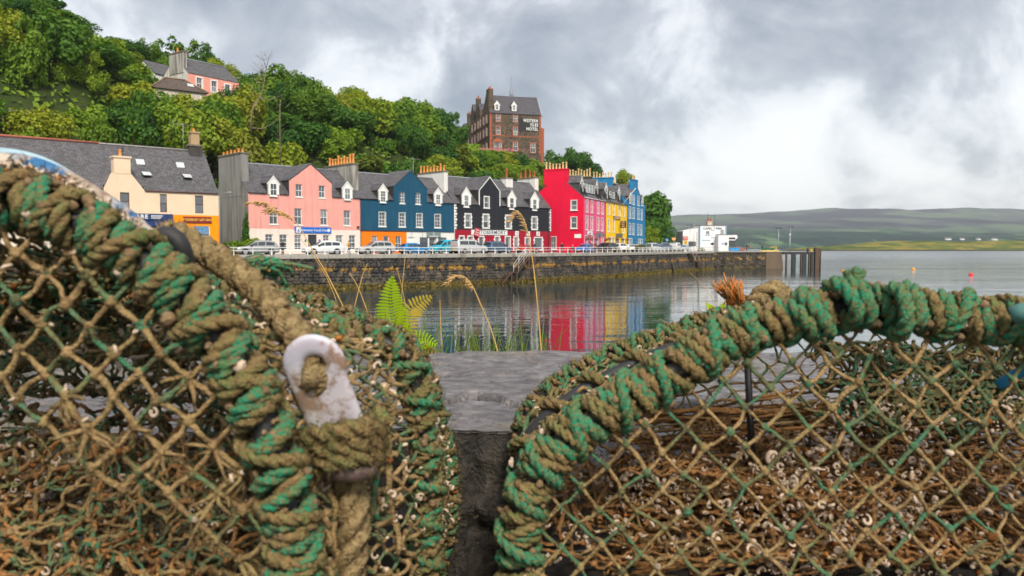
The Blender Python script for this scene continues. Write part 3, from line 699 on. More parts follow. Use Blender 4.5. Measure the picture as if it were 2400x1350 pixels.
# gable windows face along -x of the house: mounted on the end wall
GW=ob('gable_fittings',None,H,(0,0,0),(0,0,R(-90)))
def side_window(par,y0,y1,z0,z1,**k):
    o=window(par,0,abs(y1-y0),z0,z1,0,**k); o.rotation_euler=(0,0,R(-90)); o.location=(-.05,max(y0,y1),z0); return o
bpy.data.objects.remove(GW)
side_window(H,1.2,2.2,7.23,8.85,bars=(0,0),margin=.09); side_window(H,1.2,2.2,4.16,6.04,bars=(0,0),margin=.09); side_window(H,4.9,6.0,0.6,2.72,bars=(1,0),margin=.09)
mb=MB(); mb.box(-.06,-.01,.43,1.62,2.5,3.15); mb.build('notice_board',white_paint,H)
ch=chimney(H,-.02,1.0,3.0,7.2,11.6,14.3,redp,7,buff_pot,1.15); 
for (a,b) in ((0.75,2.5),(9.6,11.3)):
    cross_gable(H,a,b,11.9,13.1,ze,zr,dep,white_paint,.9,white_paint); um=(a+b)/2; window(H,um-.6,um+.6,10.35,12.2,.86,rec=0.0,bars=(0,0),sill=False)
mb=MB(); mb.box(2.6,9.5,.95,2.9,10.0,12.1); mb.build('box_dormer',[slate_dark],H)
for k in range(4): window(H,3.0+k*1.65,4.3+k*1.65,10.5,11.95,.95,rec=-.06,bars=(0,0),sill=False)
gutter(H,[(0,L)],ze,mat=white_paint); downpipe(H,L-.1,0,ze)
s1=sign(H,1.95,4.84,3.07,3.72,white_paint); m2=MB(); m2.prism([(2.5,3.2),(3.3,3.55),(4.2,3.2)],'y',-.11,-.102); m2.build('emblem',plain('pink_emblem',(0.5,0.1,0.2),0.5),s1)
s2=sign(H,6.59,12.31,2.98,3.45,plain('grey_sign',(0.16,0.16,0.17),0.6)); m2=MB(); m2.prism([(9.45+.75*math.cos(a),3.35+.5*math.sin(a)) for a in np.linspace(0,2*math.pi,18)[:-1]],'y',-.14,-.101); m2.build('roundel',plain('grey_sign',(0.16,0.16,0.17),0.6),s2)
flower_leaf=plain('basket_leaves',(0.05,0.09,0.02),0.9,0.4,20); flower_red=plain('basket_flowers',(0.45,0.06,0.10),0.8,0.5,30)
def basket(par,u,z,y=-.35,r=.30):
    mb=MB(); 
    for k in range(90):
        a,b=random.uniform(0,6.28),random.uniform(-1,1); rr=r*random.uniform(.75,1.1); c=Vector((u+rr*math.cos(a)*math.sqrt(1-b*b),y+rr*math.sin(a)*math.sqrt(1-b*b),z+rr*b*.8)); s=.09
        n=Vector((random.uniform(-1,1),random.uniform(-1,1),random.uniform(-1,1))).normalized(); t_=n.orthogonal().normalized()*s; b_=n.cross(t_)
        mb.add([c-t_,c-b_*.6,c+t_,c+b_*.6],[(0,1,2,3)],0 if random.random()<.68 else 1)
    o=mb.build('hanging_basket',[flower_leaf,flower_red],par); m2=MB(); m2.bar((u,y,z+r),(u,0.0,z+r+.25),.015,4); m2.build('bracket',dark_metal,o)
for u in (1.0,3.2,6.3,12.5): basket(H,u,2.35)
for u in (1.3,3.4,5.9): basket(H,u,1.35)

# --- yellow house -----------------------------------------------------------------
loc, rz, L = frame_of(17.2,142,23.4,156.5)
H = thing('terraced_house','bright yellow terraced house with hanging pub sign and flagpole','house',loc,rz)
yel=paintwall('bright_yellow_paint',(0.92,0.56,0.0),0.8,0.12,(0.6,0.35,0.0))
ze,zr=9.42,13.2
w1=[(1.9,3.0,7.08,9.2),(5.3,6.45,7.08,9.2),(9.1,10.3,7.05,9.18),(12.5,13.7,7.05,9.15)]; w2=[(1.7,2.9,3.85,6.15),(5.2,6.4,3.85,6.12),(12.35,13.6,3.85,6.12)]
w3=[(2.5,4.2,.6,2.8),(4.7,6.4,.6,2.8),(7.5,10.4,.12,2.6),(11.8,13.8,.6,2.75)]
mb=MB(); wall_grid(mb,0,L,-.1,ze,w1+w2+w3,rev=.2); shell(mb,L,dep,ze,zr); mb.build('wall',yel,H)
for w in w1+w2: window(H,*w,bars=(0,0),margin=.11)
for i,w in enumerate(w3):
    if i==2: door(H,7.6,8.9,.12,2.6,plain('dark_door',(0.03,0.035,0.04),0.5)); window(H,9.0,10.4,.5,2.6,bars=(1,0))
    else: window(H,*w,bars=(1,0),margin=.1)
main_roof(H,L,dep,ze,zr)
for (a,b) in ((2.0,4.2),(11.2,13.2)):
    cross_gable(H,a,b,11.8,13.0,ze,zr,dep,white_paint,.8,white_paint); um=(a+b)/2; window(H,um-.7,um+.7,10.3,12.1,.76,rec=0,bars=(0,0),sill=False)
for (a,b) in ((5.4,7.2),(7.8,9.6)):
    mb=MB(); mb.box(a,b,.9,2.6,10.0,11.9); mb.build('box_dormer',slate_dark,H); window(H,a+.15,b-.15,10.4,11.7,.9,rec=-.06,bars=(0,0),sill=False)
gutter(H,[(0,L)],ze); downpipe(H,L-.1,0,ze)
dwood=plain('dark_sign_wood',(0.025,0.025,0.022),0.6)
s1=sign(H,5.32,10.17,6.3,6.95,plain('brown_sign',(0.10,0.07,0.035),0.6)); [MB().box(5.7,9.8,-.112,-.101,z-.08,z+.08).build('lettering_line',plain('gold_leaf',(0.75,0.42,0.22),0.5),s1) for z in (6.5,6.76)]
m2=MB(); m2.box(-.04,.04,-1.5,-.3,4.7,6.0); o=m2.build('hanging_sign',dwood,H,(9.3,0,0)); [MB().box(-.05,.05,-1.2,-.6,z-.06,z+.06).build('lettering_line',plain('gold_leaf',(0.75,0.42,0.22),0.5),o) for z in (5.0,5.35,5.7)]
m2=MB(); m2.bar((9.3,0,6.15),(9.3,-1.6,6.15),.03); m2.build('sign_bracket',dark_metal,H)
m2=MB(); m2.bar((9.9,0,8.6),(9.9,-3.2,12.4),.05,8); m2.build('flagpole',white_paint,H)
for u in (1.6,7.0,11.2,14.6): basket(H,u,2.5)
m2=MB(); m2.box(7.2,8.6,-1.0,-.05,2.75,3.6); m2.build('porch_lantern_box',plain('porch_grey',(0.12,0.11,0.10),0.6),H)
# stacks standing between the tall houses
for (u0,u1,n) in ((-1.2,0.3,8),(L-.4,L+.9,7)):
    chimney(H,u0,u1,2.6,7.0,9.5,14.0,plain('mossy_stone_stack',(0.06,0.055,0.04),0.95,0.5,3),n,buff_pot,1.35,capmat=stone_cap)

# --- blue house at the end of the row --------------------------------------------------
loc, rz, L = frame_of(23.4,156.5,29.5,170.8)
H = thing('terraced_house','sky blue house at the far end of the terrace with tall gable chimney','house',loc,rz)
skyb=paintwall('azure_blue_paint',(0.015,0.20,0.43),0.8,0.6,(0.02,0.10,0.22),.48); ze,zr=10.55,14.2
w1=[(4.3,5.85,9.87,11.76),(8.5,10.0,9.87,11.8)]; w2=[(1.45,3.0,6.95,9.2),(4.4,5.9,6.95,9.2),(8.6,10.05,6.95,9.2),(11.65,13.0,6.95,9.2)]; w3=[(1.5,3.0,3.62,5.84),(4.35,5.85,3.62,5.84),(8.55,10.0,3.6,5.84),(11.25,12.75,3.62,5.84)]
w4=[(.4,2.0,.3,2.7),(2.4,4.2,.5,2.7),(6.6,8.0,.12,2.75),(9.4,11.3,.4,2.65),(11.7,13.5,.4,2.65)]
mb=MB(); wall_grid(mb,0,L,-.1,9.7,w2+w3+w4); wall_grid(mb,0,3.6,9.7,ze,[]); wall_grid(mb,11.0,L,9.7,ze,[]); wall_grid(mb,3.6,11.0,9.7,11.85,w1)
mb.add([(3.6,0,11.85),(11.0,0,11.85),(8.8,0,13.2),(8.6,0,15.2),(5.2,0,15.0),(5.2,0,13.0)],[(0,1,2,3,4,5)])
shell(mb,L,dep,ze,zr); mb.build('wall',skyb,H)
for w in w1+w2+w3: window(H,*w,bars=(0,0),margin=.10)
for i,w in enumerate(w4): (door(H,*w,plain('pale_door2',(0.55,0.62,0.6),0.5)) if i==2 else window(H,*w,bars=(1,0),margin=.12))
main_roof(H,L,dep,ze,zr,gap=(3.6,11.0)); cross_gable(H,3.6,11.0,11.85,14.2,ze,zr,dep,skyb,.02,None,name='wallhead_gable',over=.03)
chimney(H,5.2,8.6,-.02,.9,13.0,15.15,skyb,2,buff_pot,1.1,along='x')
for (a,b) in ((1.2,3.0),(11.6,13.4)):
    cross_gable(H,a,b,11.4,12.2,ze,zr,dep,white_paint,-.11,white_paint); um=(a+b)/2; window(H,um-.6,um+.6,10.0,11.6,-.13,rec=-.02,bars=(0,0))
chimney(H,-.6,.5,3.0,7.4,11,15.2,skyb,7,buff_pot,1.1)
gutter(H,[(0,1),(13.5,L)],ze); downpipe(H,.1,0,ze)

# --- cream house with orange and blue shops (left) ---------------------------------------
x0,y0,x1,y1=-42.5,74.8,-31.8,83.6
loc, rz, L = frame_of(x0,y0,x1,y1)
H = thing('terraced_house','cream house with wallhead chimney, orange gift shop and blue shop sign','house',loc,rz)
crm=paintwall('cream_paint',(0.78,0.60,0.43),0.85,0.15); crm2=paintwall('pale_cream_paint',(0.80,0.70,0.55),0.85,0.15); org2=paintwall('amber_paint',(0.95,0.30,0.0),0.8,0.1,(0.6,0.15,0.0)); navy2=plain('navy_shop_paint',(0.008,0.035,0.14),0.5,0.1)
ze,zr,dep=6.72,11.6,9.0; XL=-14.0
up=[(4.12,4.98,4.56,6.44),(7.88,8.56,4.55,6.42),(11.39,12.24,4.54,6.43)]; upl=[(0.55,1.3,4.6,6.5),(-4.2,-3.4,4.6,6.5),(-8.6,-7.8,4.6,6.5)]
gw=[(11.16,12.87,1.0,3.2),(9.7,10.55,.12,3.2)]; gb=[(4.2,6.2,.7,3.1),(6.6,7.6,.12,3.1)]
mb=MB(); wall_grid(mb,2.05,L,4.33,ze,up); mb.add([(2.64,0,ze),(6.41,0,ze),(5.15,0,8.4),(3.63,0,8.4)],[(0,1,2,3)]); wall_grid(mb,XL,2.05,-.1,ze,upl,1)
mb.add([(L,0,-.1),(L,dep,-.1),(L,dep,ze),(L,dep/2,zr),(L,0,ze)],[(0,1,2,3,4)],0); mb.quad((L,dep,-.1),(XL,dep,-.1),(XL,dep,ze),(L,dep,ze),0); mb.add([(XL,0,-.1),(XL,0,ze),(XL,dep/2,zr),(XL,dep,ze),(XL,dep,-.1)],[(0,1,2,3,4)],1)
# returns of the little gable
mb.add([(2.64,0,ze),(3.63,0,8.4),(3.63,1.7,8.4),(2.64,.1,ze)],[(0,1,2,3)],0); mb.add([(6.41,0,ze),(6.41,.1,ze),(5.15,1.7,8.4),(5.15,0,8.4)],[(0,1,2,3)],0)
mb.build('wall',[crm,crm2],H)
mb=MB(); wall_grid(mb,9.12,L,-.1,4.33,gw,rev=.3); o=mb.build('gift_shop_wall',org2,H); o['label']='orange gift shop wall'
mb=MB(); wall_grid(mb,2.05,9.12,-.1,4.33,gb,rev=.3); o=mb.build('blue_shop_wall',navy2,H); o['label']='navy blue shopfront'
for w in up+upl: window(H,*w,frame=brown_frame,bars=(0,0),sill=False)
window(H,*gw[0],bars=(0,1),sash=False,rec=.05); door(H,*gw[1],brown_frame); window(H,*gb[0],bars=(1,0),sash=False); door(H,*gb[1],navy2)
p1=MB(); p1.box(11.35,12.7,.02,.05,2.35,3.1); p1.build('poster',plain('poster_blue',(0.10,0.25,0.45),0.5,0.6,4),H); p1=MB(); p1.box(11.55,12.3,.02,.05,1.35,1.95); p1.build('poster',plain('poster_grey',(0.3,0.36,0.4),0.5,0.5,6),H)
main_roof(H,L-XL,dep,ze,zr,u0=XL,gap=(2.64,6.41),ridge_mat=plain('concrete_ridge',(0.36,0.33,0.31),0.9)); mr=MB(); mr.tube([(XL,dep/2,zr+.12),(3.2,dep/2,zr+.12)],.13,8); mr.build('red_ridge',plain('red_ridge_tile',(0.36,0.11,0.07),0.9),H)
gutter(H,[(XL,2.6),(6.45,L)],ze,mat=brown_frame); downpipe(H,L+.05,0,ze,mat=lead)
ch=chimney(H,3.62,5.16,-.03,1.15,8.3,10.05,crm,0); ob('chimney_pot',pot_mesh(terracotta,.75),ch,(4.35,.5,10.0)); ob('chimney_pot',pot_mesh(dark_metal,.75,.10),ch,(4.55,.5,10.2))
chimney(H,L-1.7,L-.4,3.9,5.1,10.0,12.3,plain('soot_stack',(0.055,0.05,0.045),0.95,.3),0,capmat=stone_cap); chimney(H,L-1.5,L-.6,4.05,4.95,12.25,13.75,paintwall('tan_stack',(0.42,0.30,0.17),0.9,.5),1,terracotta,.4)
m2=MB(); m2.tube([(L-2.2,4.5,11.5),(L-2.2,4.5,14.6)],.03,5); m2.tube([(L-3.2,4.5,14.45),(L-1.2,4.5,14.45)],.02,4); m2.tube([(L-3.2,4.5,14.0),(L-3.25,4.5,14.9)],.02,4); m2.build('aerial',grey_steel,H)
rl_g=plain('rooflight_glass',(0.5,0.52,0.54),0.2); sl=(zr-ze)/(dep/2)
for (u,z,op) in ((6.3,9.45,0),(6.55,8.05,1),(10.3,9.4,0),(10.6,8.05,1)):
    y=(z-ze)/sl; y2=(z+.62-ze)/sl; lift=.30 if op else .09
    m2=MB(); m2.slab([(u,y,z+.08),(u+.95,y,z+.08),(u+.95,y2,z+.70),(u,y2,z+.70)],.05); o=m2.build('roof_light',dark_metal,H)
    m2=MB(); m2.slab([(u+.06,y-(.25 if op else 0)+.03,z+lift+.04),(u+.89,y-(.25 if op else 0)+.03,z+lift+.04),(u+.89,y2-.04,z+.74),(u+.06,y2-.04,z+.74)],.03); m2.build('pane',rl_g,o)
sg=sign(H,3.3,9.1,3.72,4.36,navy2,y=-.06); text('SEAFARE',.58,white_paint,sg,(5.35,-.12,4.04),bold=.014,sx=1.05,space=1.15)
for k,z in enumerate((4.17,4.04,3.91)): MB().box(6.95,8.1-.1*k,-.122,-.111,z-.03,z+.03).build('lettering_line',white_paint,sg)
m2=MB(); m2.prism([(3.75+.24*math.cos(a),4.05+.24*math.sin(a)) for a in np.linspace(0,6.283,14)[:-1]],'y',-.122,-.111); m2.build('roundel',white_paint,sg)
sg=sign(H,10.12,13.06,3.5,4.16,plain('maroon_sign',(0.20,0.012,0.02),0.5)); text('TOBERMORY GIFT SHOP',.34,plain('yellow_lettering',(0.85,0.55,0.05),0.5),sg,(11.59,-.112,3.83),bold=.006,sx=.74,space=1.12)
m2=MB(); m2.tube([(L+.05,-.1,6.55),(L+.3,-.6,6.75),(L+.6,-1.3,6.8)],.03,5); m2.lathe([(.02,.08),(.22,.04),(.25,-.05),(.05,-.08)],10,(L+.7,-1.5,6.8)); m2.build('street_light_bracket',grey_steel,H)
# ------------------------------------------------------------------ hotel on the hill, houses on the slope
def rubble(name, c0, c1, mortar, scale=2.2):
    if name in _M: return _M[name]
    t=NT(name); v=t.n('ShaderNodeTexVoronoi',feature='DISTANCE_TO_EDGE'); v.inputs['Scale'].default_value=scale; t.l(t.co(),v.inputs['Vector'])
    v2=t.n('ShaderNodeTexVoronoi'); v2.inputs['Scale'].default_value=scale; t.l(t.co(),v2.inputs['Vector'])
    sp=t.n('ShaderNodeSeparateColor'); t.l(v2.outputs['Color'],sp.inputs[0])
    c=t.ramp(sp.outputs[0],[(0.0,c0),(1.0,c1)]); e=t.ramp(v.outputs['Distance'],[(0.0,1.0),(0.07,0.0)])
    t.set(t.mix(t.math('MULTIPLY',e,0.65),c,mortar),0.9,0.2); t.bump(v.outputs['Distance'],0.5,0.05); _M[name]=t.mat; return t.mat
basalt=rubble('dark_rubble_stone',(0.03,0.025,0.02),(0.14,0.10,0.07),(0.17,0.14,0.11),2.4)
sand=plain('red_sandstone',(0.36,0.10,0.045),0.85,0.25,4); slate_h=slate('hotel_slate',(0.075,0.07,0.085))
HZ=30.6
H=thing('hotel','dark stone hotel with red sandstone trim standing on the hilltop','hotel',(-6.2,215,HZ),math.atan2(4,14.4))
d0=ST-HZ; L=14.95; dep=9.0; ze,zr=38.4+d0,43.8+d0
fw=[(1.9,3.04,35.95+d0,37.85+d0),(6.86,8.0,35.95+d0,37.85+d0),(1.9,3.04,32.3+d0,34.65+d0),(6.86,8.0,32.3+d0,34.6+d0),(1.25,2.25,27.6+d0,30.2+d0),(2.4,3.4,27.6+d0,30.2+d0),(6.8,8.05,28.0+d0,30.4+d0),(11.85,13.25,27.6+d0,30.3+d0)]
mb=MB(); wall_grid(mb,0,L,-5,ze,fw,rev=.25)
mb.add([(0,0,-5),(0,0,ze),(0,dep/2,zr),(0,dep,ze),(0,dep,-5)],[(0,1,2,3,4)]); mb.add([(L,0,-5),(L,dep,-5),(L,dep,ze),(L,dep/2,zr),(L,0,ze)],[(0,1,2,3,4)]); mb.quad((L,dep,-5),(0,dep,-5),(0,dep,ze),(L,dep,ze))
mb.build('wall',basalt,H)
for w in fw: window(H,*w,bars=(1,0),margin=.22,mmat=sand,sill_mat=sand)
mb=MB(); mb.box(0,L,-.05,.0,31.85+d0,32.05+d0); mb.build('string_course',sand,H)
mb=MB(); mb.prism([(2.33+1.35*math.cos(a),30.25+d0+1.0*math.sin(a)) for a in np.linspace(0,math.pi,12)],'y',-.1,-.02); mb.build('arch_pediment',sand,H)
for k in range(20):
    z=27.0+d0+k*.57
    for u,s in ((0,1),(L,-1)):
        w_=.75 if k%2 else .45; m2=_WC.get(('hq',w_))
        if m2 is None: q=MB(); q.box(0,w_,-.05,.05,0,.5); m2=q.mesh('quoin',sand); _WC[('hq',w_)]=m2
        ob('quoin',m2,H,(u if s>0 else u-w_,0,z))
main_roof(H,L,dep,ze,zr,mat=slate_h,over=.25)
for um in (2.25,7.17):
    cross_gable(H,um-.75,um+.75,40.7+d0,41.75+d0,ze,zr,dep,white_paint,.55,white_paint,over=.2,rmat=slate_h); window(H,um-.45,um+.45,39.2+d0,40.7+d0,.5,rec=0,bars=(1,1))
wl=plain('hotel_letter_white',(0.85,0.85,0.83),0.5,0.03)
dk=plain('black_sign_ground',(0.012,0.012,0.016),0.7); o=sign(H,8.35,14.4,33.45+d0,37.1+d0,dk,y=-.02,th=.03)
for bd,z,sx in (('WESTERN',36.45,.70),('ISLES',35.34,.74),('HOTEL',34.16,.80)): text(bd,1.20,wl,o,(14.05,-.07,z+d0),bold=.02,align='RIGHT',sx=sx,space=1.22)
mb=MB(); mb.slab([(L,-.3,ze-.4),(L+.35,-.3,ze-.4),(L+.35,dep/2,zr+.5),(L,dep/2,zr+.5)],.3); mb.slab([(L,dep/2,zr+.5),(L+.35,dep/2,zr+.5),(L+.35,dep+.3,ze-.4),(L,dep+.3,ze-.4)],.3); mb.build('gable_cope',lead,H)
mb=MB(); mb.lathe([(.75,0),(.55,1.5),(.1,4.6),(.03,5.2)],8,(7.75,5.2,zr-.4)); mb.bar((7.75,5.2,zr+4),(7.75,5.2,zr+6.3),.05); mb.bar((7.3,5.2,zr+5.4),(8.2,5.2,zr+5.4),.03); mb.build('spire',lead,H)
chimney(H,-.1,1.2,.7,3.6,36+d0,45.0+d0,basalt,2,sand,.8,capmat=sand)
# long rear wing, seen along its left side
mb=MB(); gab=[(10.5,15.2,43.0),(19.0,22.6,44.2),(31.5,35.5,40.4)]
steps=[(9,18.5,39.2,42.6),(18.5,24.3,41.3,44.6),(24.3,38.0,36.6,39.4)]
for a,b,e,r_ in steps:
    mb.box(0,9,a,b,-6,e+d0)
    mb.prism([(0,e+d0),(9,e+d0),(4.5,r_+d0)],'y',a,b,1)
for a,b,za in gab:   # small gables facing left
    mb.add([(-.3,a,36+d0-6),(-.3,b,36+d0-6),(-.3,b,za-2.2+d0),(-.3,(a+b)/2,za+d0),(-.3,a,za-2.2+d0)],[(0,1,2,3,4)],0)
    mb.add([(-.3,a,za-2.2+d0),(-.3,(a+b)/2,za+d0),(4.5,(a+b)/2,za+d0),(4.5,a,za-2.2+d0)],[(0,1,2,3)],1); mb.add([(-.3,b,za-2.2+d0),(4.5,b,za-2.2+d0),(4.5,(a+b)/2,za+d0),(-.3,(a+b)/2,za+d0)],[(0,1,2,3)],1)
    mb.quad((-.3,a,30+d0-6),(-.3,a,za-2.2+d0),(1,a,za-2.2+d0),(1,a,30+d0-6)); mb.quad((-.3,b,30+d0-6),(1,b,30+d0-6),(1,b,za-2.2+d0),(-.3,b,za-2.2+d0))
mb.build('rear_wing',[basalt,slate_h],H)
for y in (2.2,5.8,9.8,12.8,16.8,20.8,26,29.5,33.5):
    for z in (27.8,32.0,35.6):
        if y>24 and z>34: continue
        o=window(H,0,1.3,z+d0,z+2.2+d0,0,bars=(1,0),margin=.22,mmat=sand,sill_mat=sand); o.rotation_euler=(0,0,R(-90)); o.location=(-.40,y+.65,z+d0)
chimney(H,-.35,.9,14.2,15.6,36+d0,44.8+d0,basalt,2,sand,.8,capmat=sand); chimney(H,-.2,1.0,27.2,28.6,34+d0,42.6+d0,basalt,2,sand,.6,capmat=sand)
mb=MB(); mb.prism([(L,-.2),(L+1.1,.6),(L+1.1,2.2),(L,3.0)],'z',-5,34.6+d0); mb.build('bay',sand,H)

# upper pink house
UZ=22.4; d0=ST-UZ
H=thing('hillside_house','pink house with slate roof half hidden by trees high on the wooded slope','house',(-50.6,120,UZ),math.atan2(7.4,5.2))
pk3=paintwall('coral_paint',(0.80,0.34,0.27),0.85,.15); L=9.8; dep=7.2; ze,zr=27.95+d0,30.9+d0
ww=[(2.16,3.1,25.7+d0,27.5+d0),(4.75,5.7,25.7+d0,27.45+d0),(7.2,8.15,25.6+d0,27.3+d0)]
mb=MB(); wall_grid(mb,.7,L,-4,ze,ww)
mb.add([(.7,0,-4),(.7,0,ze),(.7,dep/2,zr),(.7,dep,ze),(.7,dep,-4)],[(0,1,2,3,4)],1); mb.add([(L,0,-4),(L,dep,-4),(L,dep,ze),(L,dep/2,zr),(L,0,ze)],[(0,1,2,3,4)],0); mb.quad((L,dep,-4),(.7,dep,-4),(.7,dep,ze),(L,dep,ze),1)
mb.build('wall',[pk3,paintwall('stained_white_render',(0.62,0.60,0.55),.9,.8,(0.08,0.08,0.09),.48)],H)
for w in ww: window(H,*w,bars=(1,0),margin=.18)
main_roof(H,L-.7,dep,ze,zr,u0=.7)
chimney(H,.62,1.25,1.1,5.0,ze+.2,31.5+d0,paintwall('stained_stack',(0.46,0.44,0.39),.95,1.0,(0.02,0.02,0.04),.42),1,terracotta,.7,capmat=stone_cap)
H=thing('outbuilding','white gabled outbuilding with slate roof beside the pink house on the slope','house',(-59.0,128.7,29.2),math.atan2(7.4,5.2)+R(8))
mb=MB(); mb.prism([(0,-9),(5.6,-9),(5.6,4.2),(2.8,6.6),(0,4.2)],'x',0,7); mb.build('wall',white_render,H)
mb=MB(); mb.slab([(-.1,-.2,4.2),(7,-.2,4.2),(7,2.8,6.75),(-.1,2.8,6.75)],.12); mb.slab([(-.1,2.8,6.75),(7,2.8,6.75),(7,5.8,4.2),(-.1,5.8,4.2)],.12); mb.build('roof',slate_m,H)
H=thing('bungalow','small house with brown hipped tile roof below the pink house on the slope','house',(-51.2,111.0,24.9),R(38))
mb=MB(); mb.box(0,7.2,0,5.4,-9,2.7); mb.build('wall',paintwall('beige_render',(0.50,0.42,0.33),.9,.3),H)
mb=MB(); e=.35; A=[(-e,-e,2.6),(7.2+e,-e,2.6),(7.2+e,5.4+e,2.6),(-e,5.4+e,2.6)]; r1,r2=(2.3,2.7,4.7),(5.0,2.7,4.7)
for poly in ((A[0],A[1],r2,r1),(A[1],A[2],r2),(A[2],A[3],r1,r2),(A[3],A[0],r1)): mb.slab(poly,.1)
o=mb.build('roof',slate('brown_tile',(0.10,0.07,0.055)),H); m2=MB()
for a,b in ((A[0],r1),(A[1],r2),(r1,r2)): m2.tube([(a[0],a[1],a[2]+.06),(b[0],b[1],b[2]+.06)],.1,6)
m2.build('hip_ridge',plain('tan_ridge',(0.24,0.16,0.10),.9),o)
m2=MB(); m2.slab([(5.0,.9,3.55),(5.9,.9,3.55),(5.9,1.6,4.05),(5.0,1.6,4.05)],.05); m2.build('roof_light',rl_g,o)
for u in (1.5,5.2): window(H,u,u+1.3,.9,2.2,rec=-.03)
# slate-roofed house among the trees near the hotel
b=at(1028,300,190); H=thing('hillside_house','small grey roofed house among trees left of the hotel','house',(b.x-3,b.y,b.z-6.3),R(25))
mb=MB(); mb.prism([(0,-4),(6,-4),(6,3.4),(3,5.6),(0,3.4)],'x',0,9); mb.build('wall',white_render,H); mb=MB(); mb.slab([(-.2,-.3,3.3),(9.2,-.3,3.3),(9.2,3,5.75),(-.2,3,5.75)],.12); mb.slab([(-.2,3,5.75),(9.2,3,5.75),(9.2,6.3,3.3),(-.2,6.3,3.3)],.12); mb.build('roof',slate_m,H); chimney(H,8.2,9.0,2.4,3.6,4.6,7.0,white_render,1,terracotta,.6)
# retaining wall far left above the roofs
def slope_at(px,py):
    for D in np.arange(84,140,.5):
        x=(px-1200)/F*D
        if 580-F*(ground_z(x,D)-CZ)/D<py: return at(px,py,D-.6)
    return at(px,py,100)
a=slope_at(-60,325); c=slope_at(72,325); H=thing('retaining_wall','dark masonry retaining wall on the slope at the left edge','wall',(a.x,a.y,a.z),math.atan2(c.y-a.y,c.x-a.x))
LW=math.hypot(c.x-a.x,c.y-a.y); mb=MB(); mb.box(0,LW,0,.6,-3,2.9); mb.build('wall',rubble('dark_block_wall',(0.03,0.03,0.028),(0.07,0.065,0.055),(0.05,0.05,0.045),1.5),H); mb=MB(); mb.box(0,LW+.1,-.08,.7,2.9,3.05); mb.build('cope',stone_cap,H)
mb=MB(); mb.tube([(0,.3,3.9),(LW,.3,3.9)],.05,6); [mb.bar((u,.3,3.05),(u,.3,3.9),.04) for u in np.arange(.5,LW,2.2)]; mb.build('guard_rail',lead,H)
# ------------------------------------------------------------------ quay wall, coping, railing, steps, pier
def stone_mat():
    t=NT('quay_basalt'); g=t.n('ShaderNodeNewGeometry'); p=g.outputs['Position']; sp=t.n('ShaderNodeSeparateXYZ'); t.l(p,sp.inputs[0])
    n1=t.noise(p,0.9,3,0.6); n2=t.noise(p,7,5,0.65); n0=t.noise(p,0.22,3)
    c=t.ramp(n1,[(0.30,(0.018,0.018,0.020)),(0.46,(0.044,0.040,0.037)),(0.58,(0.095,0.078,0.060)),(0.70,(0.18,0.14,0.095))])
    c=t.mix(t.ramp(n2,[(0.55,0.0),(0.75,0.5)]),c,(0.13,0.12,0.10))
    # tide-line lichen zone and weed zone: by height above the water
    zb=t.math('ADD',sp.outputs[2],t.math('MULTIPLY',t.math('SUBTRACT',n0,0.5),0.5))
    band=t.ramp(t.math('MULTIPLY',zb,0.2),[(0.375,0.0),(0.40,1.0),(0.485,1.0),(0.51,0.0)])
    lic=t.math('MULTIPLY',band,t.ramp(n1,[(0.47,0.0),(0.53,0.92)])); c=t.mix(lic,c,t.ramp(n2,[(0.35,(0.28,0.12,0.012)),(0.65,(0.40,0.24,0.045))]))
    weed=t.math('MULTIPLY',t.ramp(t.math('MULTIPLY',zb,0.5),[(0.22,1.0),(0.42,0.0)]),t.ramp(n2,[(0.35,0.3),(0.6,0.95)])); c=t.mix(weed,c,(0.10,0.075,0.012))
    t.set(c,t.ramp(zb,[(0.0,0.35),(1.0,0.8)]),0.4); t.bump(n2,0.5,0.05); return t.mat
qst=stone_mat()
SV=[]
for k in range(9):
    n=9; a=np.sort(np.linspace(0,2*np.pi,n,endpoint=False)+rng.uniform(-.22,.22,n)); e=0.62
    x=np.sign(np.cos(a))*np.abs(np.cos(a))**e*.5*rng.uniform(.88,1.04,n); z=np.sign(np.sin(a))*np.abs(np.sin(a))**e*.5*rng.uniform(.88,1.04,n)
    V=[]; 
    for s,y in ((1.0,.25),(1.0,-.45),(.80,-.88)): V+= [(s*xx,y+(rng.uniform(-.08,.08) if y<0 else 0),s*zz) for xx,zz in zip(x,z)]
    V.append((rng.uniform(-.1,.1),-1.0,rng.uniform(-.1,.1)))
    Fc=[(r*n+j,r*n+(j+1)%n,(r+1)*n+(j+1)%n,(r+1)*n+j) for r in (0,1) for j in range(n)]+[(2*n+j,2*n+(j+1)%n,3*n) for j in range(n)]
    mb=MB(); mb.add(V,[f[::-1] for f in Fc],0,False); SV.append((np.array(V),[f[::-1] for f in Fc],mb.mesh('stone',qst)))
QW=thing('quay_wall','long dark rubble stone quay wall with orange lichen band and concrete coping','wall',(*QP.p(0),0))
org=np.array([*QP.p(0),0.0])
mb=MB()
A=np.arange(0,QP.L+.01,1.5)
vs=[]
for a in A: vs+=[(*(np.array([*QP.p(a,.10)])-org[:2]),-1.2),(*(np.array([*QP.p(a,.16)])-org[:2]),3.45)]
mb.add(vs,[(2*i,2*i+2,2*i+3,2*i+1) for i in range(len(A)-1)]); mb.build('mortar_bed',plain('dark_mortar',(0.02,0.019,0.017),0.95,.3,2),QW)
stones=[]; z=-.25; row=0
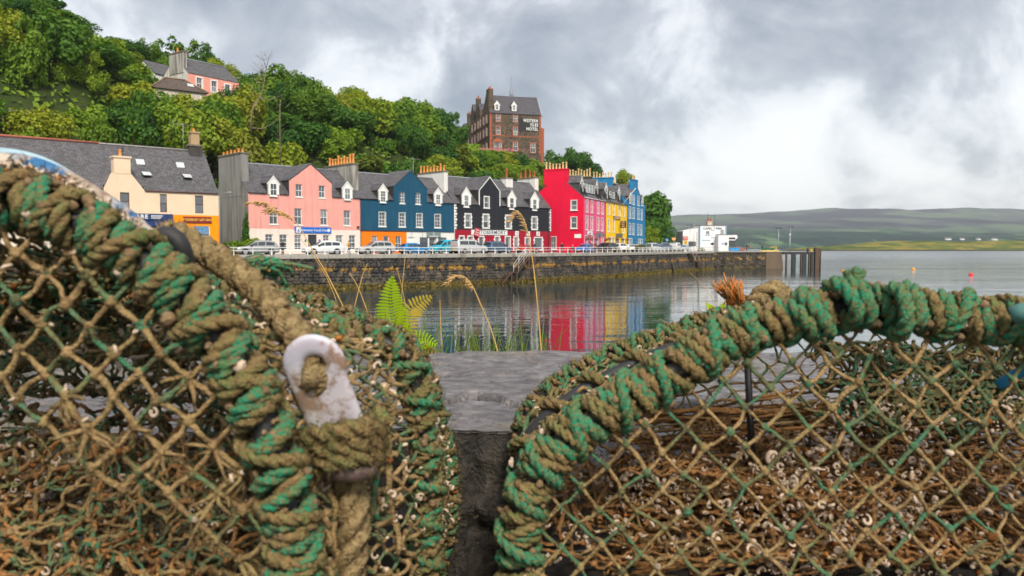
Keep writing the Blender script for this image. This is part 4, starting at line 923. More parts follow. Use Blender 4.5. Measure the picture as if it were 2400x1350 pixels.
while z<3.40:
    h=random.uniform(.27,.50) if z<2.7 else random.uniform(.22,.36)
    if z+h>3.42: h=3.44-z
    if h<.12: break
    a=random.uniform(0,.5)+28
    while a<QP.L-.3:
        w=random.uniform(.32,.95)*(1.1 if z<2 else .9)
        stones.append((a+w/2,z+h/2+random.uniform(-.05,.05),w,h*random.uniform(.95,1.22),random.uniform(.10,.20),random.randrange(9),random.choice((-1,1)))); a+=w*.985
    z+=h*.97
s_vis=QP.nearest(-25.0,82.2)
near=sorted([q for q in stones if q[0]>s_vis and q[1]>.25],key=lambda q:q[0]-8*q[2]*q[3])[:300]; nid=set(map(id,near))
big=MB()
for q in stones:
    a,zc,w,h,d,k,fl=q; x,y=QP.p(a,.10-.015*zc*0); an=QP.ang(a)
    if id(q) in nid: ob('stone',SV[k][2],QW,(x-org[0],y-org[1],zc),(0,random.uniform(-.12,.12),an),(w*fl,d,h) if fl>0 else (w,d,-h))
    else:
        V=SV[k][0]*np.array([w,d,h*fl]); ca,sa=math.cos(an),math.sin(an)
        X=V[:,0]*ca-V[:,1]*sa+x-org[0]; Y=V[:,0]*sa+V[:,1]*ca+y-org[1]
        big.add(np.stack([X,Y,V[:,2]+zc],1),SV[k][1] if fl>0 else [f[::-1] for f in SV[k][1]])
o=big.build('stonework',qst,QW); o['kind']='stuff'
# weed fringe at the waterline
wm=plain('bladder_weed',(0.16,0.115,0.012),0.7,0.5,3); mb=MB()
for k in range(5200):
    a=random.uniform(30,QP.L); zc=abs(random.gauss(0,.22)); off=.08-random.random()*.28-.55*(1 if zc<.08 else 0)*random.random(); x,y=QP.p(a,off); s=random.uniform(.07,.19)
    n=Vector((random.uniform(-1,1),random.uniform(-1,1),random.uniform(-.5,1))).normalized(); u=n.orthogonal().normalized()*s; v=n.cross(u)
    c=Vector((x-org[0],y-org[1],max(.02,zc))); mb.add([c-u,c-v*.6,c+u,c+v*.6],[(0,1,2,3)])
o=mb.build('seaweed_fringe',wm,QW); o['kind']='stuff'
cop=NT('stained_concrete'); g_=cop.co(); s1=cop.noise(cop.map(g_,(1.2,1.2,.25)),1.4,5,.65); s2=cop.noise(g_,5,4)
cop.set(cop.mix(cop.ramp(s1,[(.52,0.),(.72,.85)]),cop.ramp(s2,[(.3,(.30,.285,.255)),(.7,(.42,.40,.36))]),(.085,.075,.06)),.9,.2); cop=cop.mat
a=20.0
while a<QP.L-.2:
    b=min(a+4.2,QP.L); mb=MB(); K=5; x0,y0=QP.p((a+b)/2)
    ring=[]
    for i in range(K):
        q=a+.015+(b-a-.03)*i/(K-1)
        for off,zz in ((-.14,3.43),(-.16,3.84),(-.12,3.88),(.48,3.88),(.48,3.43)):
            X,Y=QP.p(q,off); ring.append((X-x0,Y-y0,zz))
    f=[(i*5+j,(i+1)*5+j,(i+1)*5+(j+1)%5,i*5+(j+1)%5) for i in range(K-1) for j in range(5)]+[(4,3,2,1,0),tuple((K-1)*5+j for j in range(5))]
    mb.add(ring,f); mb.build('coping_slab',cop,QW,(x0-org[0],y0-org[1],0)); a=b
# railing
RL=thing('railing','white painted two bar railing along the quay edge','railing',(*QP.p(24,.15),3.88)); ro=np.array([*QP.p(24,.15),3.88])
rail_white=plain('railing_white',(0.80,0.80,0.80),.45,.05,4)
pm=MB(); pm.lathe([(.075,0),(.075,.05),(.04,.07),(.034,.74),(.05,.76),(.05,.80),(.02,.83)],8); pm=pm.mesh('post',rail_white)
a=24.0; posts=[]
while a<QP.L-1: posts.append(a); ob('post',pm,RL,tuple(np.array([*QP.p(a,.15),3.88])-ro)); a+=1.93
for zz in (.42,.76):
    mb=MB(); mb.tube([tuple(np.array([*QP.p(q,.15),3.88+zz])-ro) for q in np.arange(24,QP.L-.9,1.0)],.032,6); mb.build('rail',rail_white,RL)
bm=MB(); bm.bar((0,0,.05),(0,0,.76),.017,5); bm=bm.mesh('baluster',rail_white)
sb=QP.nearest(22.0,131.5); a=sb
while a<QP.L-1: ob('baluster',bm,RL,tuple(np.array([*QP.p(a,.15),3.88])-ro)); a+=.42
# metal steps on the wall
rust=plain('rusty_steel',(0.10,0.055,0.035),.85,.45,6); tan_rail=plain('pale_handrail',(0.50,0.42,0.34),.7,.2,6)
def steps(a, label, ln1, zt, zl, ln2, zb, name='quay_steps', dirn=-1):
    x,y=QP.p(a,-.15); T=thing(name,label,'steps',(x,y,0),QP.ang(a)); d=dirn
    mb=MB(); mb.box(-.6,.6,-1.05,-.05,zt-.08,zt); mb.build('platform',rust,T)
    def flight(xa,za,xb,zb_):
        for yy in (-.12,-.95): m=MB(); m.slab([(xa,yy,za),(xb,yy,zb_),(xb,yy,zb_-.22),(xa,yy,za-.22)],.05); m.build('stringer',rust,T)
        n=int(abs(za-zb_)/.21)
        tm=MB(); tm.box(-.13,.13,-.93,-.13,-.03,0); tm=tm.mesh('tread',rust)
        for k in range(1,n): f=k/n; ob('tread',tm,T,(xa+(xb-xa)*f,0,za+(zb_-za)*f))
    flight(d*.6,zt,d*(.6+ln1),zl); mb=MB(); xa,xb=sorted((d*(.6+ln1),d*(1.9+ln1))); mb.box(xa,xb,-1.0,-.08,zl-.08,zl); mb.build('landing',rust,T); flight(d*(1.9+ln1),zl,d*(1.9+ln1+ln2),zb)
    for xx,zt_ in ((.55,zt),(-.5*0+d*.65,zt),(d*(1.8+ln1),zl),(d*(.75+ln1),zl)): mb=MB(); mb.bar((xx,-.95,-1.5),(xx,-.95,zt_),.06,6); mb.build('support_post',rust,T)
    for yy in (-.14,-.98):
        mb=MB(); mb.tube([(.5,yy,zt+.95),(d*.6,yy,zt+.95),(d*(.6+ln1*.95),yy,zl+1.0)],.03,6); mb.tube([(.5,yy,zt+.5),(d*.6,yy,zt+.5),(d*(.6+ln1*.95),yy,zl+.5)],.025,6)
        for xx,zz in ((.5,zt),(d*.6,zt),(d*(.6+ln1*.5),(zt+zl)/2),(d*(.6+ln1*.95),zl)): mb.bar((xx,yy,zz-.1),(xx,yy,zz+.97),.028,6)
        mb.build('handrail',tan_rail if yy<-.5 else rail_white,T)
    return T
steps(QP.nearest(2.2,102.8),'rusty metal steps with pale handrails leading down the quay wall',2.4,3.45,1.45,1.8,.15)
steps(QP.nearest(34.6,151.5),'dark metal steps down the quay wall close to the pier',2.6,3.5,1.9,2.2,.2,dirn=1)
mb=MB(); b=at(1566,596,146); mb.bar((b.x,b.y-.3,3.7),(b.x+1.0,b.y-1.0,-.5),.16,8); tag(mb.build('leaning_pile',plain('tarred_timber',(0.02,0.018,0.016),.9,.3),None),'black timber pile leaning against the quay wall','pile')
# pier: masonry head, concrete end, steel jetty
PR=thing('pier','masonry pier head with rubble face and concrete end','pier',(42.4,166.6,0),math.atan2(2.6,17))
rub=rubble('pier_rubble',(0.018,0.018,0.019),(0.075,0.06,0.04),(0.15,0.105,0.045),1.15)
mb=MB(); mb.prism([(-.5,-1.5),(13.6,-1.5),(13.6,3.62),(-.5,3.62)],'y',.25,9); mb.build('masonry',rub,PR)
mb=MB(); mb.prism([(13.6,-1.5),(17.9,-1.5),(17.2,3.62),(13.6,3.62)],'y',.15,9); mb.build('concrete_end',paintwall('brown_concrete',(0.15,0.11,0.075),.95,.7,(.05,.04,.03)),PR)
mb=MB(); mb.box(-.6,17.4,.0,.6,3.62,3.80); mb.build('cope',cop,PR)
n=0
for k in range(90):   # proud stones of the rubble face
    u=random.uniform(0,13.2); zz=random.uniform(.1,3.3); w=random.uniform(.4,.9); h=w*random.uniform(.5,.8)
    ob('stone',SV[k%9][2],PR,(u,.27,zz),(0,0,0),(w,.10,h))
SJ=thing('jetty','steel piled jetty with brown fender piles beyond the pier head','jetty',(59.6,168.6,0),R(3))
mb=MB(); mb.box(0,8.0,0,6,3.15,3.65); mb.build('deck',plain('dark_deck',(.035,.032,.03),.9,.3),SJ)
for u,w in ((.6,.28),(2.2,.9),(3.9,.3),(4.6,.9),(5.7,.3),(6.3,.5)):
    mb=MB(); mb.box(u-w/2,u+w/2,-.25,.25,-2,3.5); mb.build('pile',rust if w<.4 else plain('teal_steel',(.02,.03,.032),.7,.3),SJ)
mb=MB(); mb.box(6.9,7.9,-.5,.4,-2,4.6); mb.build('fender_pile',rust,SJ); mb=MB(); mb.bar((7.95,-.55,-1),(8.05,-.55,4.3),.13,8); mb.build('fender_pile',black_rubber,SJ)
mb=MB(); mb.box(5.2,5.55,-.1,.25,3.65,4.5); mb.build('bollard',dark_metal,SJ); mb=MB(); mb.lathe([(.2,0),(.2,.3),(.12,.35),(.3,.55),(.1,.6)],10,(6.3,.4,3.65)); mb.build('bollard',plain('yellow_bollard',(.75,.5,.02),.6),SJ)
# cafe building on the pier
def on(px,py,D=177.0): return at(px,py,D)
K=thing('cafe_building','white flat roofed cafe building on the pier with fish lettering','building',(39.4,177,ST),R(0))
wc=paintwall('cafe_white',(.80,.80,.80),.8,.2); trim=plain('pale_blue_trim',(.22,.45,.68),.5)
def cu(px): return (px-1200)/F*177-39.4
def cz(py): return (580-py)/F*177+CZ-ST
mb=MB(); wall_grid(mb,cu(1640),cu(1701),-.1,cz(529),[(cu(1653),cu(1662),cz(550.5),cz(542)),(cu(1686.5),cu(1696),cz(549.5),cz(539))])
mb.box(cu(1640),cu(1701),.2,9,-.1,cz(529)); mb.build('wall',wc,K)
mb=MB(); mb.prism([(cu(1601.5),-.1),(cu(1640)-.02,-.1),(cu(1640)-.02,cz(534)),(cu(1601.5),cz(541))],'y',.8,8); mb.build('side_wing',wc,K)
mb=MB(); mb.box(cu(1677),cu(1716),-2.2,-.03,-.1,cz(550.5)); mb.prism([(cu(1716),cz(561)),(cu(1719.5),cz(560)),(cu(1721),cz(556)),(cu(1720),cz(552)),(cu(1716),cz(550.5))],'y',-2.2,-.03); mb.build('front_block',wc,K)
mb=MB(); mb.box(cu(1639.5),cu(1701.5),-.12,9,cz(529),cz(527.6)); mb.box(cu(1676.5),cu(1716.5),-2.3,-.03,cz(550.6),cz(549.4)); mb.build('roof_edge',plain('grey_roof_edge',(.14,.15,.16),.7),K)
for (a,b,c,d) in ((1639.3,1640.6,588,529),(1698.5,1700.6,549.4,529),(1652,1663,551.8,550.4),(1678,1696,551,549.8),(1665,1677,557,556.2),(1645,1664,563.4,562.3)):
    mb=MB(); mb.box(cu(a),cu(b),-.10 if c<585 else -.06,-.002,cz(c),cz(d)); mb.build('trim',trim,K)
window(K,cu(1653),cu(1662),cz(550.5),cz(542),bars=(1,0),rec=.08,sill=False); window(K,cu(1686.5),cu(1696),cz(549.5),cz(539),bars=(1,0),rec=.08,sill=False)
navl=plain('navy_lettering',(.01,.035,.06),.5)
text('CAFE',.62,navl,K,(cu(1655.5),-.03,cz(536)),bold=.02,sx=1.15); text('FISH',.62,navl,K,(cu(1683.8),-.03,cz(536)),bold=.02,sx=1.15)
mb=MB(); mb.tube([(cu(1669.5)+.42*math.sin(a)*.8+.12*math.cos(a),-.03,cz(536)+.5*math.cos(a)) for a in np.linspace(.3,5.2,14)],.06,4); mb.build('fish_emblem',plain('emblem_grey',(.12,.15,.22),.5),K)
mb=MB(); mb.prism([(cu(1663.5),cz(571.6)),(cu(1668.5),cz(575)),(cu(1673.5),cz(571.6)),(cu(1668.5),cz(568.2))],'y',-.06,-.01); mb.build('diamond_board',plain('dark_teal_board',(.015,.035,.045),.5),K)
for (a,b,c,d,y,m_) in ((1701,1715.5,561,557,-2.2,plain('black_board',(.015,.015,.018),.6)),(1692,1697,575,568,-2.2,plain('teal_poster',(.02,.09,.12),.5)),(1684,1691,573,569.5,-2.2,plain('lilac_board',(.35,.36,.55),.5)),(1673,1687,567,563,0,plain('pale_board',(.6,.6,.62),.5))):
    mb=MB(); mb.box(cu(a),cu(b),y-.05,y-.002,cz(c),cz(d)); mb.build('notice_board',m_,K)
mb=MB(); mb.box(cu(1701),cu(1716),-2.24,-2.205,cz(586),cz(563.5)); mb.build('doorway',plain('dark_glazing',(.05,.06,.065),.15),K)
for (a,b,c,d,m_) in ((1602,1613,563,554,plain('red_board',(.55,.02,.03),.5)),(1603.5,1612.5,572.3,564.5,plain('yellow_board',(.85,.52,.02),.5))):
    mb=MB(); mb.box(cu(a),cu(b),.72,.78,cz(c),cz(d)); o=mb.build('notice_board',m_,K)
    for q in (.3,.65): MB().box(cu(a)+.15,cu(b)-.15,.70,.718,cz(c)+(cz(d)-cz(c))*q,cz(c)+(cz(d)-cz(c))*q+.1).build('lettering_line',white_paint if a<1603 else navl,o)
mb=MB(); mb.box(cu(1614.5),cu(1632),.74,.785,cz(577),cz(566)); mb.build('shop_window',pane_m,K)
chimney(K,cu(1664),cu(1676),3,4.2,5.9,cz(518),paintwall('cream_stack',(.62,.52,.38),.9,.4),2,plain('red_pot',(.42,.09,.035),.8),.7,along='x')
mb=MB(); 
for px,t_ in ((1662.5,497),(1679,499)): mb.bar((cu(px),2,cz(530)),(cu(px),2,cz(t_)),.04,5)
mb.bar((cu(1662.5),2,cz(505)),(cu(1679),2,cz(505)),.025,4); mb.build('radio_mast',dark_metal,K)
# ------------------------------------------------------------------ cars, people, street furniture
glass_car=plain('car_glass',(.025,.032,.036),.05,.2,3,0,1.0); tyre_m=plain('tyre',(.012,.012,.013),.8,.2); rim_m=plain('alloy_rim',(.45,.46,.47),.35,.1,6,.7)
lamp_w=plain('headlamp',(.75,.77,.8),.1,.05); lamp_r=plain('tail_lamp',(.42,.01,.012),.2,.1); plate_y=plain('number_plate',(.80,.62,.05),.5,.05); trim_black=plain('black_trim',(.014,.014,.015),.6,.1)
# stations: x, z_low, z_belt, z_top, half width (belt), half width (top)  - x from nose (0) to tail
CARS={
 'suv':(4.7,.37,[(0,.40,.72,.78,.66,.60),(.10,.30,.82,.90,.84,.76),(.55,.26,.92,.99,.92,.82),(1.25,.25,1.0,1.08,.94,.84),(2.05,.25,1.04,1.62,.94,.66),(2.6,.25,1.05,1.70,.94,.68),(3.6,.25,1.07,1.68,.94,.67),(4.2,.26,1.09,1.58,.92,.64),(4.58,.32,1.02,1.06,.88,.80),(4.70,.42,.85,.90,.78,.70)],(.93,3.72),.36,[(1.42,2.28),(2.34,3.12),(3.20,4.12)]),
 'hatch':(4.0,.30,[(0,.38,.60,.64,.60,.54),(.10,.25,.70,.76,.78,.70),(.5,.21,.80,.86,.84,.76),(1.0,.20,.88,.95,.86,.78),(1.75,.20,.93,1.42,.86,.60),(2.2,.20,.94,1.49,.86,.61),(3.1,.20,.97,1.46,.86,.60),(3.62,.22,.99,1.34,.84,.58),(3.92,.28,.92,.97,.80,.70),(4.0,.38,.75,.80,.72,.64)],(.75,3.22),.31,[(1.18,2.02),(2.08,2.72),(2.78,3.40)]),
 'mpv':(4.65,.33,[(0,.40,.68,.72,.64,.58),(.10,.27,.80,.86,.82,.74),(.5,.23,.92,.98,.90,.80),(.95,.22,1.0,1.07,.92,.82),(1.85,.22,1.05,1.68,.92,.68),(2.3,.22,1.06,1.76,.92,.69),(3.7,.22,1.08,1.76,.92,.69),(4.35,.24,1.10,1.66,.90,.66),(4.58,.28,1.05,1.12,.88,.80),(4.65,.40,.90,.95,.80,.74)],(.85,3.70),.33,[(1.20,2.05),(2.12,3.02),(3.10,4.15)]),
 'van':(5.1,.36,[(0,.42,.78,.82,.70,.62),(.10,.30,.92,.98,.88,.80),(.55,.26,1.06,1.12,.96,.86),(.95,.25,1.13,1.20,.96,.86),(1.80,.25,1.18,1.84,.96,.74),(2.2,.25,1.19,1.94,.96,.76),(4.4,.25,1.20,1.95,.96,.76),(4.92,.26,1.20,1.90,.95,.75),(5.05,.30,1.18,1.70,.93,.78),(5.10,.40,1.10,1.15,.90,.84)],(.90,4.05),.34,[(1.22,2.00),(2.18,3.30),(3.40,4.75)]),
 'coupe':(4.3,.28,[(0,.36,.56,.60,.60,.54),(.10,.24,.66,.72,.80,.72),(.6,.20,.76,.82,.86,.78),(1.45,.20,.84,.90,.87,.80),(2.15,.20,.88,1.28,.87,.58),(2.5,.20,.89,1.33,.87,.58),(2.95,.20,.90,1.30,.87,.57),(3.65,.22,.92,1.0,.86,.70),(4.2,.28,.86,.92,.80,.70),(4.3,.38,.72,.76,.72,.64)],(.80,3.45),.31,[(1.62,2.50),(2.56,3.35)]),
 'beetle':(4.1,.30,[(0,.36,.58,.62,.56,.48),(.10,.24,.70,.78,.74,.62),(.5,.20,.84,.93,.84,.70),(1.05,.20,.93,1.02,.86,.74),(1.65,.20,.95,1.36,.86,.58),(2.1,.20,.96,1.49,.86,.60),(2.7,.20,.97,1.47,.86,.60),(3.35,.22,.97,1.20,.84,.62),(3.95,.26,.82,.92,.76,.60),(4.1,.36,.62,.70,.64,.54)],(.72,3.28),.33,[(1.20,2.10),(2.18,3.05)]),
}
_CM={}
def car_meshes(kind):
    if kind in _CM: return _CM[kind]
    Lc,gl,stn,(wf,wr),rw,wins=CARS[kind]
    # refine stations
    xs=np.array([s[0] for s in stn]); A=np.array([s[1:] for s in stn]); q=np.unique(np.concatenate([xs,np.linspace(0,Lc,30)])); B=np.stack([np.interp(q,xs,A[:,k]) for k in range(5)],1)
    def prof(b):
        zl,zb,zt,hb,ht=b
        return [(hb*.86,zl),(hb*.97,zl+.10),(hb,zl+.30*(zb-zl)+.08),(hb*1.0,zl+.62*(zb-zl)),(hb*.985,zb-.05),(hb*.955,zb),(ht+(hb*.95-ht)*.22,zb+(zt-zb)*.80),(ht*.95,zt-.03),(ht*.75,zt),(ht*.35,zt+.015),(0,zt+.018)]
    body=MB(); n=21; V=[]
    for x,b in zip(q,B):
        h=prof(b); V+=[(x-Lc/2,-y,z) for y,z in h]+[(x-Lc/2,y,z) for y,z in h[-2::-1]]
    Fc=[(i*n+j,i*n+j+1,(i+1)*n+j+1,(i+1)*n+j) for i in range(len(q)-1) for j in range(n-1)]
    Fc+=[tuple(range(n-1,-1,-1)),tuple((len(q)-1)*n+j for j in range(n))]
    body.add(V,[f[::-1] for f in Fc],0,True)
    def side(x,f,sg,off=.012):
        b=[np.interp(x,xs,A[:,k]) for k in range(5)]; zl,zb,zt,hb,ht=b; y0,z0=hb*.955,zb; y1,z1=ht+(hb*.95-ht)*.22,zb+(zt-zb)*.80
        return Vector((x-Lc/2,sg*(y0+(y1-y0)*f+off),z0+(z1-z0)*f))
    W_=[]
    for sg in (-1,1):
        for (a,b) in wins:
            m=MB(); k=6; P=[side(a+(b-a)*i/(k-1),.10,sg) for i in range(k)]; Q=[side(a+(b-a)*i/(k-1),.92,sg) for i in range(k)]
            # slanted first / last edges follow the roofline already
            m.add(P+Q,[((i,i+1,k+i+1,k+i) if sg<0 else (k+i,k+i+1,i+1,i)) for i in range(k-1)],0,True); W_.append(('side_window',m.mesh('side_window',glass_car)))
    def cross(xa,xb,name,lo,hi):
        m=MB(); rows=6; cols=7; V=[]
        for i in range(rows):
            f=lo+(hi-lo)*i/(rows-1); x=xa+(xb-xa)*f; b=[np.interp(x,xs,A[:,k]) for k in range(5)]; zl,zb,zt,hb,ht=b
            w=ht*.86
            for j in range(cols):
                g=-1+2*j/(cols-1); V.append((x-Lc/2+(-.014 if name=='windscreen' else .014),g*w,zt+.022-.03*abs(g)**3))
        up_=(name=='windscreen')
        m.add(V,[((i*cols+j,(i+1)*cols+j,(i+1)*cols+j+1,i*cols+j+1) if not up_ else (i*cols+j,i*cols+j+1,(i+1)*cols+j+1,(i+1)*cols+j)) for i in range(rows-1) for j in range(cols-1)],0,True); return (name,m.mesh(name,glass_car))
    W_.append(cross(xs[3],xs[4],'windscreen',.10,.94)); W_.append(cross(xs[-3],xs[-2],'rear_window',.08,.80))
    wm_=MB(); wm_.tube([(0,-.10,0),(0,-.11,0),(0,.11,0),(0,.10,0)],[rw*.9,rw,rw,rw*.9],16); tm=wm_.mesh('tyre',tyre_m)
    rm=MB(); rm.tube([(0,-.125,0),(0,-.05,0)],[rw*.62,rw*.66],14); 
    rmm=rm.mesh('rim',rim_m)
    ar=MB(); ar.tube([(0,-.015,0),(0,.015,0)],rw*1.18,16); arm=ar.mesh('wheel_arch',trim_black)
    _CM[kind]=(body.mesh('body',carpaint('car_default',(.5,.5,.5))),W_,tm,rmm,arm); return _CM[kind]
def car(kind,label,color,pos,ang,metal=.25,plate_front=True,roof_bars=False):
    """pos: world x,y ; ang: heading of the nose"""
    Lc,gl,stn,(wf,wr),rw,wins=CARS[kind]; body,W_,tm,rmm,arm=car_meshes(kind)
    T=thing('parked_car' if kind!='van' else 'parked_van',label,'car' if kind!='van' else 'van',(pos[0],pos[1],ST+.004),ang+math.pi,'cars parked along the quay')
    me=body.copy(); me.materials.clear(); me.materials.append(carpaint('paint_%d_%d_%d'%tuple(int(c*99) for c in color),color,metal)); ob('body',me,T)
    for n,m in W_: ob(n,m,T)
    hw=stn[4][4]
    for x in (wf,wr):
        for sg in (-1,1):
            ob('wheel_arch',arm,T,(x-Lc/2,sg*(hw-.005),rw+.02)); w=ob('wheel',tm,T,(x-Lc/2,sg*(hw-.06),rw)); ob('rim',rmm,w,(0,0 if sg<0 else 0,0),(0,0,0 if sg<0 else math.pi))
    zb=stn[1][2]
    for sg in (-1,1):
        mb=MB(); mb.tube([(.10-Lc/2,sg*.52,zb-.08),(.14-Lc/2,sg*.70,zb-.05),(.32-Lc/2,sg*.80,zb-.02)],[.07,.085,.05],8); mb.build('headlight',lamp_w,T)
        mb=MB(); mb.box(Lc/2-.16,Lc/2-.02,sg*.66-.09,sg*.66+.09,.72,.98 if kind!='van' else 1.25); mb.build('tail_light',lamp_r,T)
        mb=MB(); x=stn[3][0]+.35-Lc/2; mb.lathe([(.02,-.07),(.10,-.05),(.11,.04),(.03,.08)],8,(x,sg*(hw+.10),stn[4][2]+.08)); mb.build('mirror',trim_black,T)
    mb=MB(); mb.box(-Lc/2-.012,-Lc/2+.08,-.62,.62,.30,.50); mb.build('bumper',trim_black,T); mb=MB(); mb.box(Lc/2-.06,Lc/2+.012,-.66,.66,.36,.56); mb.build('bumper',trim_black,T)
    mb=MB(); mb.box(-Lc/2-.03,-Lc/2-.012,-.26,.26,.42,.53); mb.build('number_plate',white_paint,T); mb=MB(); mb.box(Lc/2+.012,Lc/2+.03,-.26,.26,.55,.66); mb.build('number_plate',plate_y,T)
    if roof_bars:
        mb=MB(); [mb.tube([(x0-Lc/2,s*.55,stn[5][3]+.06) for x0 in (1.9,2.4,3.4,4.0)],.02,5) for s in (-1,1)]; mb.build('roof_rail',grey_steel,T)
    return T
def street_ang(x,y): return QP.ang(QP.nearest(x,y))
def cpos(px,D): return ((px-1200)/F*D, D)
silver=(.42,.44,.46); 
for kind,lab,col,px,D,flip,kw in (
 ('hatch','white car parked at far left in front of the orange gift shop',(.75,.76,.77),486,80.5,1,{}),
 ('suv','grey sport utility car parked left of the pink house shrub',(.30,.31,.32),603,87.0,0,{}),
 ('suv','white sport utility car parked below the blue hostel sign',(.74,.76,.78),758,90.5,0,{}),
 ('suv','silver estate car with roof rails parked by the orange ground floor',(.44,.46,.46),880,94.0,0,{'roof_bars':True}),
 ('hatch','small bright blue hatchback parked between silver estate and turquoise van',(.0,.22,.55),972,99.5,1,{}),
 ('van','turquoise van half hidden behind the silver van',(.01,.42,.58),1046,106.5,0,{}),
 ('van','silver passenger van parked in front of the crimson shopfront',(.50,.51,.52),1100,103.0,1,{}),
 ('mpv','dark blue people carrier parked right of the silver van',(.035,.09,.19),1166,109.0,1,{}),
 ('coupe','low red car parked below the crimson shopfront',(.55,.01,.015),1235,118.0,1,{}),
 ('beetle','bright blue rounded car parked beside the crimson gable',(.01,.14,.50),1370,122.0,0,{}),
 ('mpv','dark grey tall car parked in front of the pink front',(.05,.055,.06),1418,133.0,1,{}),
 ('suv','white car parked behind the dark grey car by the yellow house',(.72,.73,.74),1444,141.0,1,{}),
 ('hatch','small white hatchback parked in front of the yellow house',(.75,.76,.77),1464,143.0,1,{}),
 ('hatch','cream coloured hatchback with black roof parked by the yellow house',(.55,.50,.36),1487,146.0,1,{}),
 ('hatch','dark green and yellow car parked in front of the blue house',(.04,.10,.04),1503,142.0,1,{}),
 ('mpv','pale silver car parked in front of the blue house',(.48,.52,.54),1530,146.0,1,{}),
 ('van','slate blue van parked near the big round tree',(.10,.15,.22),1556,163.0,1,{}),
 ('van','white van parked left of the cafe building',(.70,.71,.72),1584,168.0,1,{}),
 ('hatch','pale blue car parked next to the white van by the cafe',(.35,.48,.58),1606,166.0,1,{}),
 ('hatch','lilac grey car parked left of the slate blue van',(.34,.34,.44),1540,152.0,1,{})):
    x,y=cpos(px,D); a=street_ang(x,y)
    if px>1400: a+=R(random.uniform(-8,8))+(R(62) if kind!='van' and px<1520 else 0)
    car(kind,lab,col,(x,y),a+(0 if flip else math.pi),**kw)

